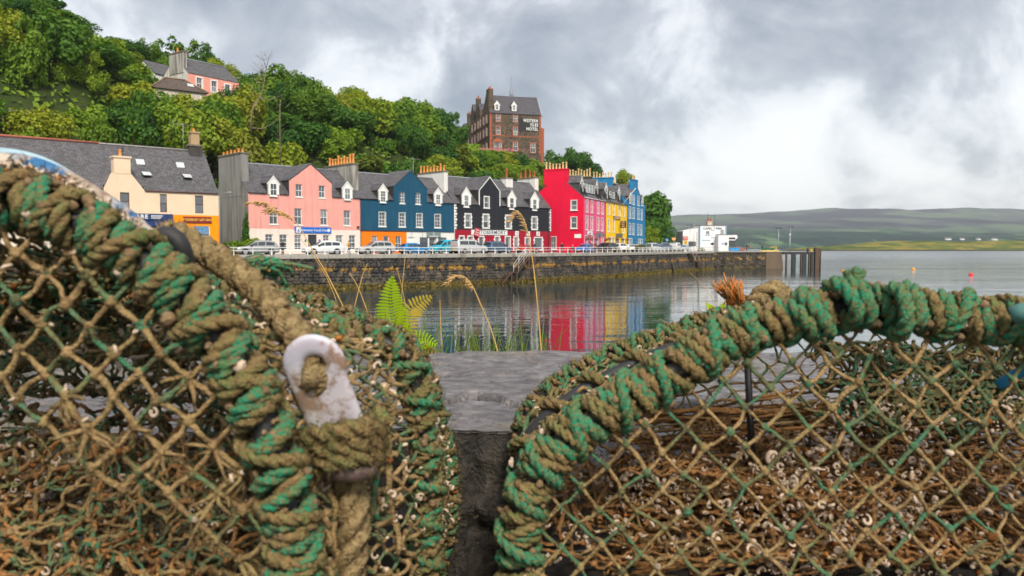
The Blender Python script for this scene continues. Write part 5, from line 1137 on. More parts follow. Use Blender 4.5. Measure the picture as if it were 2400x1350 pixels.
# ---- people
def person(label,px,D,coat,legs_c,pose='stand',hair=(.03,.02,.015),face=0.0,z=None,arm='down',skirt=False):
    x,y=cpos(px,D); T=thing('person',label,'person',(x,y,ST+.006 if z is None else z),face,'people on the quay')
    me=bpy.data.meshes.new('body'); 
    J={'pelvis':(0,0,.95),'waist':(0,0,1.10),'chest':(0,-.01,1.34),'neck':(0,0,1.47),'head':(0,-.02,1.58),'crown':(0,-.01,1.72)}
    sh=.19
    for s,n in ((-1,'l'),(1,'r')):
        J['sh'+n]=(s*sh,0,1.40)
        if arm=='down': J['el'+n]=(s*.26,.02,1.14); J['wr'+n]=(s*.27,-.05,.90); J['ha'+n]=(s*.27,-.08,.80)
        elif arm=='front': J['el'+n]=(s*.25,-.04,1.15); J['wr'+n]=(s*.12,-.26,1.18); J['ha'+n]=(s*.05,-.30,1.22)
        else: J['el'+n]=(s*.28,.06,1.16); J['wr'+n]=(s*.20,-.18,1.02); J['ha'+n]=(s*.18,-.25,1.0)
        if pose=='sit': J['hip'+n]=(s*.10,0,.90); J['kn'+n]=(s*.12,-.44,.88); J['an'+n]=(s*.12,-.42,.46); J['to'+n]=(s*.13,-.56,.42)
        elif pose=='walk': J['hip'+n]=(s*.09,0,.92); J['kn'+n]=(s*.10,-.14*s,.50); J['an'+n]=(s*.10,-.16*s+.06,.09); J['to'+n]=(s*.11,-.16*s-.08,.03)
        else: J['hip'+n]=(s*.09,0,.92); J['kn'+n]=(s*.11,-.02,.50); J['an'+n]=(s*.12,.02,.09); J['to'+n]=(s*.14,-.12,.03)
    names=list(J); ix={n:i for i,n in enumerate(names)}
    E=[('pelvis','waist'),('waist','chest'),('chest','neck'),('neck','head'),('head','crown')]
    for n in 'lr': E+=[('chest','sh'+n),('sh'+n,'el'+n),('el'+n,'wr'+n),('wr'+n,'ha'+n),('pelvis','hip'+n),('hip'+n,'kn'+n),('kn'+n,'an'+n),('an'+n,'to'+n)]
    off=-.45 if pose=='sit' else 0
    me.from_pydata([(a,b,c+off) for a,b,c in J.values()],[(ix[a],ix[b]) for a,b in E],[])
    o=ob('body',me,T); sk=o.modifiers.new('skin','SKIN'); sv=me.skin_vertices[0].data
    rad={'pelvis':(.17,.12),'waist':(.155,.11),'chest':(.19,.125),'neck':(.06,.06),'head':(.085,.10),'crown':(.06,.075),'sh':(.075,.075),'el':(.055,.055),'wr':(.04,.04),'ha':(.045,.025),'hip':(.10,.105),'kn':(.072,.072),'an':(.052,.052),'to':(.045,.035)}
    for n in names: r=rad.get(n) or rad[n[:-1]]; sv[ix[n]].radius=r
    sv[0].use_root=True; o.modifiers.new('sub','SUBSURF').levels=1; o.modifiers['sub'].render_levels=1
    dg=bpy.context.evaluated_depsgraph_get(); ev=o.evaluated_get(dg); m2=bpy.data.meshes.new_from_object(ev); o.modifiers.clear(); o.data=m2
    skin=plain('skin',(.50,.30,.22),.6,.05); cm=plain('coat_%d_%d_%d'%tuple(int(c*99) for c in coat),coat,.8,.12,9); lm=plain('legs_%d_%d_%d'%tuple(int(c*99) for c in legs_c),legs_c,.8,.12,9); hm=plain('hair_%d'%int(hair[0]*99),hair,.7,.1); shm=plain('shoes',(.02,.02,.02),.6)
    for m in (skin,cm,lm,hm,shm): m2.materials.append(m)
    for p in m2.polygons:
        c=p.center; zc=c.z-off
        k=0
        if zc>1.62 or (zc>1.53 and c.y>.0): k=3
        elif zc>1.47: k=0
        elif pose!='sit' and abs(c.x)>.23 and zc<.86: k=0
        elif arm!='down' and c.y<-.25 and zc>.95: k=0
        elif zc>.93 or (abs(c.x)>.21 and zc>.80): k=1
        elif zc<.10 or (pose=='sit' and zc<.48): k=4
        else: k=2
        p.material_index=k; p.use_smooth=True
    m3=MB(); 
    for s in (-1,1): m3.box(s*.03-.012,s*.03+.012,-.118,-.108,1.60+off,1.615+off)
    m3.box(-.012,.012,-.135,-.105,1.555+off,1.59+off,1); m3.box(-.022,.022,-.112,-.104,1.525+off,1.533+off,2); m3.build('face',[plain('eye',(.02,.015,.01),.4),skin,plain('lips',(.32,.10,.09),.6)],T)
    return T
person('person in black leaning on the railing in front of the pink house',663,84.2,(.018,.018,.022),(.02,.02,.03),arm='front',face=R(180-30))
person('person in mustard yellow jacket walking past the pink house',818,93.5,(.62,.30,.015),(.05,.08,.20),'walk',face=R(-60),arm='front')
person('person in dark coat with orange scarf by the white shopfront',1017,110.5,(.025,.03,.04),(.03,.03,.04),face=R(20),hair=(.55,.18,.04))
person('person in navy coat standing behind the low red car',1253,123.5,(.02,.03,.08),(.03,.04,.08),face=R(40),hair=(.32,.18,.07))
person('man in black shirt standing against the crimson gable',1317,125.5,(.012,.012,.015),(.15,.11,.07),face=R(10))
person('seated person in dark clothes in front of the crimson gable',1342,124.0,(.02,.02,.025),(.02,.025,.04),'sit',face=R(30),hair=(.5,.48,.45),z=ST+.05,arm='rest')
person('person in dark coat on the pier right of the cafe',1749.5,179,(.02,.022,.03),(.02,.02,.03),face=R(90),z=ST+.006)
person('person in navy jacket standing near the yellow barrier on the pier',1786,178,(.02,.03,.06),(.02,.02,.03),face=R(20),z=ST+.006,arm='front')
# bench under the seated person
x,y=cpos(1342,124.25); T=thing('bench','low dark bench at the foot of the crimson gable','bench',(x,y,ST),R(30)); mb=MB(); mb.box(-.8,.8,-.22,.25,.40,.46); mb.build('seat',dark_metal,T)
for s in (-.65,.65): mb=MB(); mb.box(s-.04,s+.04,-.2,.22,0,.40); mb.build('leg',dark_metal,T)
# ---- pier clutter, lamps, road signs
def lamp(label,px,D,py_base,py_top,heads=2,mat=grey_steel):
    b=at(px,py_base,D); t_=at(px,py_top,D); T=thing('lamp_post',label,'lamp post',(b.x,b.y,ST),0); h=t_.z-ST
    mb=MB(); mb.tube([(0,0,0),(0,0,h*.3),(0,0,h)],[.09,.06,.05],7); mb.build('post',mat,T)
    if heads==2:
        for s in (-1,1): mb=MB(); mb.tube([(0,0,h),(s*.5,0,h+.12)],.03,5); mb.box(s*.45-.28,s*.45+.28,-.12,.12,h+.08,h+.2); mb.build('lamp_head',dark_metal,T)
    else: mb=MB(); mb.lathe([(.04,0),(.18,.1),(.2,.25),(.05,.36)],9,(0,0,h)); mb.build('lamp_head',white_paint if heads==1 else mat,T)
lamp('tall double headed lamp post at the end of the pier',1824,176,588,536); lamp('double headed lamp post behind the jetty',1852,182,588,533); lamp('short white topped lamp post on the pier head',1850.5,174,588,552,1)
lamp('double headed lamp post left of the cafe building',1614.5,186,588,529); lamp('plain tall pole in front of the cafe side wing',1626,176,588,522,0); lamp('small lantern post beside the cafe wall',1633,175.5,588,545,1,dark_metal)
def roundsign(label,px,py,D,mat,shape='round'):
    c=at(px,py,D); T=thing('road_sign',label,'sign',(c.x,c.y,ST),0); h=c.z-ST; mb=MB(); mb.bar((0,0,0),(0,0,h+.3),.035); mb.build('post',grey_steel,T)
    mb=MB(); 
    if shape=='round': mb.prism([(.34*math.cos(a),h+.34*math.sin(a)) for a in np.linspace(0,6.283,19)[:-1]],'y',-.06,-.04)
    else: mb.box(-.42,.42,-.06,-.04,h-.3,h+.3)
    o=mb.build('plate',mat,T)
    m2=MB(); 
    if shape=='round': m2.prism([(-.18,h+.10),(-.10,h+.16),(.14,h-.08),(.20,h+.02),(.20,h-.2),(-.02,h-.18),(.06,h-.13)],'y',-.066,-.061)
    else: m2.box(-.3,.3,-.066,-.061,h-.05,h+.05)
    m2.build('arrow' if shape=='round' else 'lettering_line',white_paint,o)
roundsign('round blue arrow road sign on a post above the parked cars',1563,562,163,plain('sign_blue',(.01,.14,.55),.4)); roundsign('small orange and white road sign left of the cafe',1579,560,172,plain('sign_orange',(.75,.28,.02),.5),'rect')
ye=plain('barrier_yellow',(.80,.50,.01),.5)
T=thing('barrier','yellow steel barrier frame on the pier end','barrier',(*cpos(1812,173),ST),0); mb=MB()
for z in (.55,1.0): mb.tube([(-.7,0,z),(.7,0,z)],.05,6)
for u in (-.7,0,.7): mb.bar((u,0,0),(u,0,1.0),.05)
mb.build('frame',ye,T)
T=thing('barrier','low yellow kerb guard with green panels on the pier','barrier',(*cpos(1799,172.4),ST),0); mb=MB(); mb.box(-1.6,2.4,-.1,.1,0,.25); mb.build('kerb_guard',ye,T); mb=MB(); mb.box(-1.5,-.1,-.05,.05,.3,.75); mb.build('panel',plain('green_panel',(.01,.10,.05),.6),T); mb=MB(); mb.box(.1,1.4,-.05,.05,.3,.75); mb.build('panel',plain('green_panel',(.01,.10,.05),.6),T)
T=thing('fish_bin','bright blue plastic container in front of the cafe','container',(*cpos(1720,172.5),ST),0); mb=MB(); mb.box(-1.1,1.1,-.5,.5,.1,.72); mb.build('body',plain('bin_blue',(.02,.30,.72),.5),T); mb=MB(); mb.box(-1.18,1.18,-.56,.56,.72,.82); mb.build('lid',plain('bin_blue',(.02,.30,.72),.5),T)
T=thing('net_heap','heap of orange nets and floats beside the cafe doorway','nets',(*cpos(1728,173.6),ST),0); mb=MB()
for k in range(60):
    c=Vector((random.gauss(0,.8),random.gauss(0,.3),abs(random.gauss(.3,.35)))); mb.tube([c,c+Vector((random.uniform(-.4,.4),random.uniform(-.2,.2),random.uniform(-.1,.3))),c+Vector((random.uniform(-.6,.6),0,-.1))],.08,5)
mb.build('netting',plain('orange_net',(.60,.14,.03),.9,.4,5),T)
T=thing('picket_fence','pale metal fence panels in front of the cafe','fence',(*cpos(1668,170.4),ST),R(4)); mb=MB()
for z in (.1,.95): mb.tube([(-2.4,0,z),(11,0,z)],.03,5)
mb.build('rail',grey_steel,T)
pm2=MB(); pm2.bar((0,0,0),(0,0,1.0),.02,5); pm2=pm2.mesh('upright',grey_steel)
for k in range(28): ob('upright',pm2,T,(-2.4+k*.5,0,0))
# mooring buoys
for px,py,col,lab in ((1977,637,(.80,.30,.01),'orange mooring buoy floating in front of the jetty'),(2141,632,(.82,.34,.01),'small orange buoy far out on the water'),(2276,645,(.80,.03,.03),'round red mooring buoy, rightmost on the water')):
    D=CZ*F/(py-580); b=at(px,py,D); T=tag(MB().lathe([(.04,-.25),(.24,-.18),(.36,.02),(.36,.14),(.24,.32),(.07,.40),(.05,.50)],12).build('mooring_buoy',plain('buoy_%d'%px,col,.5,.1),None,(b.x,b.y,0)),lab,'buoy')
# ------------------------------------------------------------------ trees and shrubs
def leaf_mat(name, stops, trans=0.35):
    t=NT(name); oi=t.n('ShaderNodeObjectInfo'); g=t.n('ShaderNodeNewGeometry'); nz=t.noise(g.outputs['Position'],0.45,4,.6); nf=t.noise(g.outputs['Position'],2.5,3,.6)
    f=t.math('ADD',t.math('ADD',t.math('MULTIPLY',oi.outputs['Random'],0.50),t.math('MULTIPLY',nz,0.34)),t.math('MULTIPLY',nf,0.22))
    c=t.ramp(f,stops); t.set(c,.62,.25)
    tr=t.n('ShaderNodeBsdfTranslucent'); t.l(t.mix(1.0,c,(1.0,1.0,.45),'MULTIPLY'),tr.inputs['Color'])
    mx=t.n('ShaderNodeMixShader'); mx.inputs[0].default_value=trans; t.l(t.b.outputs[0],mx.inputs[1]); t.l(tr.outputs[0],mx.inputs[2]); t.l(mx.outputs[0],t.out.inputs[0]); return t.mat
leafA=leaf_mat('broadleaf_foliage',[(.20,(.022,.075,.014)),(.36,(.050,.145,.018)),(.50,(.11,.22,.018)),(.64,(.20,.31,.020)),(.82,(.32,.33,.022))])
leafB=leaf_mat('dark_conifer_foliage',[(.25,(.012,.035,.014)),(.5,(.025,.062,.022)),(.8,(.06,.10,.03))])
leafC=leaf_mat('yellow_shrub_foliage',[(.25,(.09,.13,.012)),(.5,(.17,.20,.015)),(.8,(.30,.26,.02))])
bark=plain('bark',(.075,.055,.04),.95,.35,6)
def crown_mesh(kind, seed, mat, N=3400, ls=.085):
    g=np.random.default_rng(seed)
    if kind=='round': nb=22; c=g.normal(0,1,(nb,3)); c/=np.linalg.norm(c,axis=1,keepdims=True); c*= (g.uniform(.25,.80,nb)**.7)[:,None]; c[:,2]*=.92; br=g.uniform(.22,.46,nb)
    elif kind=='tall': nb=24; c=np.stack([g.normal(0,.34,nb),g.normal(0,.34,nb),g.uniform(-.9,1.05,nb)],1); sh=1.15-.6*np.clip(c[:,2],0,1); c[:,:2]*=sh[:,None]; br=g.uniform(.20,.38,nb)*sh
    elif kind=='cone': nb=30; z=np.linspace(-1,1.2,nb); rr=.50*(1-(z+1)/2.3); a=g.uniform(0,6.28,nb); c=np.stack([rr*np.cos(a)*.8,rr*np.sin(a)*.8,z],1); br=.10+.30*(1-(z+1)/2.25)
    else: nb=16; a=g.uniform(0,6.28,nb); rr=g.uniform(.1,.85,nb); c=np.stack([rr*np.cos(a),rr*np.sin(a),g.uniform(-.4,.42,nb)*(1.1-rr*.6)],1); br=g.uniform(.22,.42,nb)
    w=br**2; k=g.choice(len(br),N,p=w/w.sum()); d=g.normal(0,1,(N,3)); d[:,2]+=.25; d/=np.linalg.norm(d,axis=1,keepdims=True)
    # break each lobe into sprays
    fr=g.uniform(.55,1.08,N)+.10*np.sin(7*d[:,0]+3*k)*np.cos(6*d[:,1]+k)
    P=c[k]+d*(br[k]*fr)[:,None]
    n=d+g.normal(0,.55,(N,3))+np.array([0,0,.35]); n/=np.linalg.norm(n,axis=1,keepdims=True)
    r=g.normal(0,1,(N,3)); u=np.cross(n,r); u/=np.linalg.norm(u,axis=1,keepdims=True); v=np.cross(n,u); s=ls*g.uniform(.6,1.35,N)
    A=P-u*s[:,None]; B=P-v*(s*.62)[:,None]+n*(s*.15)[:,None]; Cc=P+u*s[:,None]; Dd=P+v*(s*.62)[:,None]+n*(s*.15)[:,None]
    V=np.stack([A,B,Cc,Dd],1).reshape(-1,3); Fi=np.arange(4*N).reshape(N,4)
    me=bpy.data.meshes.new('crown'); me.from_pydata(V.tolist(),[],Fi.tolist()); me.materials.append(mat); me.update(); return me
def trunk_mesh(seed,h=1.0):
    g=random.Random(seed); mb=MB(); x=y=0; P=[(0,0,-.6)]
    for i in range(1,7): x+=g.uniform(-.05,.05); y+=g.uniform(-.05,.05); P.append((x,y,-.6+i*.22))
    mb.tube(P,[.075,.06,.055,.05,.04,.03,.015],7)
    for k in range(7):
        b=P[g.randrange(2,6)]; a=g.uniform(0,6.28); l=g.uniform(.22,.42); mb.tube([b,(b[0]+.5*l*math.cos(a),b[1]+.5*l*math.sin(a),b[2]+.3*l),(b[0]+l*math.cos(a),b[1]+l*math.sin(a),b[2]+.75*l)],[.028,.018,.006],5)
    return mb.mesh('trunk',bark)
CR={'round':[crown_mesh('round',s,leafA,(3000,5200,3800,6500,3400,4600)[s],(.090,.062,.078,.055,.085,.068)[s]) for s in range(6)],'tall':[crown_mesh('tall',20+s,leafA,4200,(.080,.060,.070,.055)[s]) for s in range(4)],'cone':[crown_mesh('cone',40+s,leafB,2600,.07) for s in range(2)],'bush':[crown_mesh('bush',60+s,leafA,2000,.10) for s in range(4)],'yellow':[crown_mesh('bush',70+s,leafC,2000,.09) for s in range(2)]}
TR=[trunk_mesh(s) for s in range(4)]
def tree(kind,x,y,zb,h,rw,label=None,group=None,lean=0):
    """h: height of top above base; rw: crown half width"""
    hz=h*.5 if kind in('round',) else (h*.46 if kind in ('tall','cone') else h*.62)
    px=1200+F*x/y
    if label is None:
        what={'bush':'rounded green shrub','yellow':'yellow green shrub','cone':'dark pointed conifer','tall':'tall narrow leafy tree'}.get(kind,'broad round leafy tree')
        rel=(580-F*(zb+h-CZ)/y)-np.interp(px,SKX,SKY)
        row='on the skyline' if rel<28 else ('on mid slope' if rel<110 else 'low down')
        for a,b,l,g in LAND:
            if a<=px<b: label,group='%s %s, %s'%(what,row,l),g
    nm={'bush':'shrub','yellow':'shrub','cone':'conifer_tree'}.get(kind,'broadleaf_tree')
    T=thing(nm,label,'shrub' if nm=='shrub' else 'tree',(x,y,zb),random.uniform(0,6.28),group)
    top=1.12 if kind in('round',) else (1.35 if kind=='tall' else (1.28 if kind=='cone' else .80))
    if kind in('bush','yellow'): ob('crown',random.choice(CR[kind]),T,(0,0,h*.38),(0,0,0),(rw,rw,h*.62/.80))
    else:
        sz=min((h*.56)/top if kind=='round' else (h*.60)/top, rw*(1.25 if kind=='round' else 2.2))
        ob('crown',random.choice(CR[kind]),T,(0,0,h-top*sz),(0,0,0),(rw,rw*random.uniform(.9,1.1),sz)); ob('trunk',random.choice(TR),T,(0,0,h*.40),(0,0,0),(h*.40,h*.40,h*.46))
    return T
LAND=[(-9999,90,'at the left edge','trees at the upper left'),(90,210,'above the cream house roof','trees at the upper left'),(210,330,'left of the pink hillside house','trees at the upper left'),(330,450,'by the gable of the pink hillside house','trees around the pink hillside house'),(450,590,'by the right end of the pink hillside house','trees around the pink hillside house'),(590,690,'near the bare dead tree','trees behind the terrace'),(690,780,'above the salmon pink gable','trees behind the terrace'),(780,860,'above the terracotta chimney pots','trees behind the terrace'),(860,960,'above the teal blue gable','trees behind the terrace'),(960,1095,'between the teal house and the hotel','trees behind the terrace'),(1095,1180,'under the left side of the hotel','bushes below the hotel'),(1180,1285,'under the right side of the hotel','bushes below the hotel'),(1285,1360,'above the crimson chimney','trees right of the hotel'),(1360,9999,'above the yellow house chimneys','trees right of the hotel')]
SKX=[-200,0,110,165,200,240,300,400,480,540,575,620,680,745,785,830,850,885,930,980,1050,1085,1100,1270,1290,1350,1385,1410,1440,1500]
SKY=[-40,-10,0,30,105,98,92,88,92,135,172,165,160,188,238,205,212,238,240,226,250,300,345,352,350,344,370,398,412,470]
HOUSE_KEEP=[(360,575,118,232,119.5),(1086,1272,200,352,214),(330,430,140,200,126),(350,478,178,218,110),(-60,66,262,330,88)]
def place(x,y,kind,h,rw,sky_slack=4):
    zb=ground_z(x,y)-.3; px=1200+F*x/y; py_top=580-F*(zb+h-CZ)/y
    lim=np.interp(px,SKX,SKY)-sky_slack
    if py_top<lim: h=(580-lim)/F*y-(zb-CZ)
    if h<1.6: return None
    k=F/y
    for (x0,x1,y0,y1,Dh) in HOUSE_KEEP:
        if px+rw*k>x0+6 and px-rw*k<x1-6 and y<Dh:
            py=580-F*(zb+h-CZ)/y
            if py<y1: h=(580-y1)/F*y-(zb-CZ)
        if px+rw*k*.7>x0 and px-rw*k*.7<x1 and Dh-1<y<Dh+(13 if Dh>100 else 3): return None
    if h<1.6: return None
    if h<4 and kind in('round','tall','cone'): kind='bush'; rw=min(rw,3)
    return tree(kind,x,y,zb,h,rw)
cnt=0; used=[]
def ok(x,y,d): return all((x-a)**2+(y-b)**2>d*d for a,b in used)
def fac_s(x,y):
    h,s=land_h(np.array([x]),np.array([y])); return float(s[0])
# skyline trees first
for px in list(range(-60,1095,34)):
    for D in ((132 if px<330 else 150 if px<600 else 172),):
        D=D+random.uniform(-6,6); x=(px-1200)/F*D; y=D; zb=ground_z(x,y)-.3; top=np.interp(px,SKX,SKY)+random.uniform(-6,8); h=(580-top)/F*D-(zb-CZ)
        if h>2.5: place(x,y,random.choice(('round','tall','round','cone' if 790<px<900 else 'tall')),h,min(5.2,max(2.4,h*.42))); used.append((x,y))
tries=0
while cnt<285 and tries<14000:
    tries+=1
    y=random.uniform(74,205); r=random.uniform(-.74,.06) if random.random()<.6 else random.uniform(-.74,-.36); x=r*y; s=fac_s(x,y)
    if s<10.5 or s>78: continue
    d=4.1 if s<45 else 5.5
    if not ok(x,y,d): continue
    kind=random.choice(('round','round','tall','round','bush')); h=random.uniform(6.0,10.5) if kind!='bush' else random.uniform(2.5,4.5); rw=random.uniform(2.9,4.4) if kind!='tall' else random.uniform(2.4,3.2)
    px=1200+r*F
    if px>1075: kind=random.choice(('bush','bush','round')); h=random.uniform(2,5)
    if place(x,y,kind,h,rw): cnt+=1; used.append((x,y))
# trees screening the foot of the pink hillside house and its neighbours
for px,top,D in ((335,200,112),(368,214,108),(405,218,106),(440,226,107),(470,228,109),(500,222,112),(530,228,114),(556,216,116),(485,236,108),(515,238,110),(575,190,121),(588,215,118),(330,185,118),(315,160,124),(420,250,104),(480,262,106),(535,262,109),(360,245,104)):
    x=(px-1200)/F*D; zb=ground_z(x,D)-.5; h=(580-top+12)/F*D-(zb-CZ); tree('round' if h>4 else 'bush',x,D,zb,h,3.3); used.append((x,D))
# right-hand ridge and bank below the hotel
for k in range(130):
    px=random.uniform(1095,1432); D=random.uniform(140,205); x=(px-1200)/F*D
    if fac_s(x,D)<11 or not ok(x,D,3.2): continue
    if place(x,D,random.choice(('bush','round','bush','yellow' if random.random()<.4 else 'bush')),random.uniform(3,6.5),random.uniform(2.2,3.4)): used.append((x,D))
for px,top,D,rw in ((1302,352,206,4.0),(1330,348,210,4.5),(1352,344,205,4.0),(1380,362,200,3.6),(1398,392,196,3.4),(1425,405,192,3.4)):
    x=(px-1200)/F*D; zb=ground_z(x,D)-.3; place(x,D,'round',(580-top)/F*D-(zb-CZ),rw)
# trees beyond the end of the terrace
def big(px,cy,rad,D,base,label,kind='round'):
    x=(px-1200)/F*D; zb=ground_z(x,D)-.2; h=(580-(cy-rad))/F*D-(zb-CZ); tree(kind,x,D,zb,h,rad/F*D*1.05,label,None)
big(1526,492,56,182,585,'big round green tree at the end of the terrace beside the blue house'); big(1508,480,40,192,585,'smaller tree behind the big round tree at the terrace end'); big(1462,418,24,186,470,'tree top showing behind the chimneys of the blue house'); big(1538,535,36,178,585,'bushy green tree low beside the big round tree'); big(1516,548,32,176,585,'dark green tree close against the blue house end wall')
# yellow-green shrubs
for px,py,D,rw,h,lab in ((604,352,106,3.0,6.0,'yellow green conifer behind the grey gable chimney'),(870,385,120,3.2,3.4,'bright green shrub behind the teal house roof'),(1062,352,152,3.4,4.4,'yellow leaved shrub on the slope left of the hotel')):
    x=(px-1200)/F*D; tree('yellow',x,D,at(px,py,D).z-h*.55,h,rw,lab)
x,y=cpos(1640,163.2); tree('yellow',x,y,3.0,1.9,.9,'yellow flowering shrub on the quay wall beside the pier steps')
# shrub and ivy between cream and pink house
b=at(575,575,90.2); tree('bush',b.x,b.y,ST,2.3,2.1,'dense green shrub at the foot of the grey gable'); b=at(548,580,88.0); tree('bush',b.x,b.y,ST,1.8,1.5,'low green shrub left of the grey gable')
mb=MB(); g_=random.Random(3); HX,HY=-31,90.7; ca,sa=math.cos(math.atan2(11.2,11)),math.sin(math.atan2(11.2,11))
for k in range(1500):
    zz=abs(g_.gauss(0,1))*2.0; 
    if zz>5.2: continue
    yb=g_.uniform(-.1,1.9-.28*zz) if g_.random()<.75 else g_.uniform(-.2,.4); u=-.06-g_.random()*.3
    x=HX+u*ca-yb*sa; y=HY+u*sa+yb*ca; s=g_.uniform(.08,.18); n=Vector((g_.uniform(-1,1),g_.uniform(-1.5,.2),g_.uniform(-.4,1))).normalized(); a=n.orthogonal().normalized()*s; b_=n.cross(a); c=Vector((x,y,ST+zz)); mb.add([c-a,c-b_*.7,c+a,c+b_*.7],[(0,1,2,3)])
T=thing('ivy','green ivy climbing the grey gable of the pink house','ivy',(0,0,0)); mb.build('foliage',leafA,T)
# pink willowherb below the hotel
mb=MB(); wh=plain('willowherb_flower',(.46,.16,.17),.9,.35,3)
for k in range(1400):
    px=random.gauss(1148,30); D=random.uniform(196,204); x=(px-1200)/F*D; zc=at(px,random.uniform(348,372),D).z; s=random.uniform(.10,.22); c=Vector((x,D,zc)); mb.add([c+Vector((-s*.4,0,-s*1.6)),c+Vector((s*.4,0,-s*1.6)),c+Vector((0,0,s*1.8))],[(0,1,2)])
tag(mb.build('willowherb',wh),'pinkish willowherb flowers on the bank below the hotel','flowers',None,'stuff')
# undergrowth covering the slope
N=26000; X=rng.uniform(-105,40,N*2); Y=rng.uniform(75,225,N*2); r=X/Y; hz,sz=land_h(X,Y); m_=(sz>9)&(sz<95)&(r>-.75)&(r<.14); X,Y,hz=X[m_][:N],Y[m_][:N],hz[m_][:N]; N=len(X)
P=np.stack([X,Y,hz+rng.uniform(0,.9,N)],1); n=rng.normal(0,.6,(N,3))+np.array([.2,-.5,.7]); n/=np.linalg.norm(n,axis=1,keepdims=True); u=np.cross(n,rng.normal(0,1,(N,3))); u/=np.linalg.norm(u,axis=1,keepdims=True); v=np.cross(n,u); s=rng.uniform(.25,.6,N)[:,None]
V=np.stack([P-u*s,P-v*s*.6,P+u*s,P+v*s*.6],1).reshape(-1,3); me=bpy.data.meshes.new('undergrowth'); me.from_pydata(V.tolist(),[],np.arange(4*N).reshape(N,4).tolist()); me.materials.append(leafA); me.update()
tag(ob('undergrowth',me),'low green undergrowth covering the wooded slope','undergrowth',None,'stuff')
# bare dead tree
b=at(590,305,110); T=thing('dead_tree','bare leafless dead tree with pale branches on the slope','tree',(b.x,b.y,b.z-1)); mb=MB(); pale=plain('bleached_bark',(.22,.16,.105),.9,.3,4)
def q(px,py,dd=0): p_=at(px,py,110+dd); return (p_.x-b.x,p_.y-b.y,p_.z-b.z+1)
mb.tube([q(588,310),q(590,262),q(596,245),q(610,228),q(617,205),q(622,175),q(624,160)],[.15,.13,.115,.10,.08,.055,.04],8); mb.tube([q(610,228),q(632,234),q(650,228),q(664,222)],[.065,.055,.04,.02],6); mb.tube([q(590,300),q(615,302),q(640,290),q(655,273)],[.075,.06,.045,.02],6)
mb.tube([q(624,162),q(618,140),q(610,122)],[.05,.035,.015],5); mb.tube([q(624,160),q(630,135),q(639,115)],[.05,.035,.012],5); mb.tube([q(623,170),q(600,155),q(592,145)],[.035,.025,.01],5); mb.tube([q(618,200),q(600,190),q(596,180)],[.04,.03,.01],5); mb.tube([q(629,140),q(640,133),q(646,132)],[.02,.015,.008],4); mb.tube([q(602,236),q(606,262),q(602,252)],[.07,.05,.03],5)
for k in range(26):
    f=random.random(); p0=q(588+36*f,230-100*f); mb.tube([p0,(p0[0]+random.uniform(-1.2,1.2),p0[1]+random.uniform(-.4,.4),p0[2]+random.uniform(.2,.9)),(p0[0]+random.uniform(-1.8,1.8),p0[1],p0[2]+random.uniform(.5,1.6))],[.03,.018,.006],4)
mb.build('branches',pale,T)
b=at(655,232,112); mb=MB(); mb.tube([(0,0,-8),(0,0,0),(.1,0,3)],[.09,.07,.03],6); T=thing('bare_trunk','thin bare tree trunk right of the dead tree','tree',(b.x,b.y,b.z-3)); mb.build('trunk',pale,T)
# telegraph pole on the skyline
b=at(795,236,160); T=thing('telegraph_pole','dark telegraph pole on the skyline above the trees','pole',(b.x,b.y,b.z-6)); mb=MB(); mb.tube([(0,0,0),(0,0,7.3)],.12,6); mb.build('post',dark_metal,T)
c=at(745,218,158); mb=MB(); mb.tube([(0,0,7.2),((c.x-b.x)*.5,0,c.z-b.z+6.0),((c.x-b.x),(c.y-b.y),c.z-b.z+6.4)],.03,4); mb.build('wire',dark_metal,T)
# ------------------------------------------------------------------ foreground: rock ledge, creels, ropes, plants
def spl(P, step):
    P=[np.array(tuple(p),float) for p in P]; P=[2*P[0]-P[1]]+P+[2*P[-1]-P[-2]]; out=[]
    for i in range(1,len(P)-2):
        a,b,c,d=P[i-1:i+3]; n=max(2,int(np.linalg.norm(c-b)/step))
        for k in range(n):
            t=k/n; out.append(.5*((2*b)+(-a+c)*t+(2*a-5*b+4*c-d)*t*t+(-a+3*b-3*c+d)*t**3))
    out.append(P[-2]); return np.array(out)
def hoop(pts, D=None, step=.006): return spl([at(p[0],p[1],p[2] if len(p)>2 else D) for p in pts], step)
def sample(P, n):
    s=np.concatenate([[0],np.cumsum(np.linalg.norm(np.diff(P,axis=0),axis=1))]); q=np.linspace(0,s[-1],n); return np.stack([np.interp(q,s,P[:,k]) for k in range(3)],1)
def frames(P):
    T=np.gradient(P,axis=0); T/=np.linalg.norm(T,axis=1,keepdims=True)+1e-12; nn=np.array([0,1.,0]); N=[]
    for t_ in T: nn=nn-t_*(nn@t_); nn/=np.linalg.norm(nn)+1e-12; N.append(nn.copy())
    N=np.array(N); return T,N,np.cross(T,N)
def rope_material(name, c_new, c_old, c_dirt, g_bias=.5, scale=16):
    t=NT(name); o=t.co(); n1=t.noise(o,scale,4,.6); n2=t.noise(o,scale*5,4,.65); n3=t.noise(o,300,2)
    d=.09; f=t.ramp(t.math('ADD',t.math('MULTIPLY',n1,.65),t.math('MULTIPLY',n2,.35)),[(g_bias-d,0.0),(g_bias+d,1.0)]); c=t.mix(f,c_new,c_old); c=t.mix(t.ramp(n2,[(.46,0.),(.62,.9)]),c,c_dirt); c=t.mix(t.ramp(n3,[(.35,.30),(.65,0.)]),c,sc3(c_dirt,.35))
    t.set(c,.75,.3); t.bump(t.math('ADD',n3,n2),.9,.005); return t.mat
rope_g=rope_material('green_polyrope',(.006,.26,.135),(.11,.20,.065),(.24,.16,.065),.54,40)
rope_o=rope_material('olive_fouled_rope',(.15,.20,.06),(.30,.21,.085),(.19,.12,.05),.46,30)
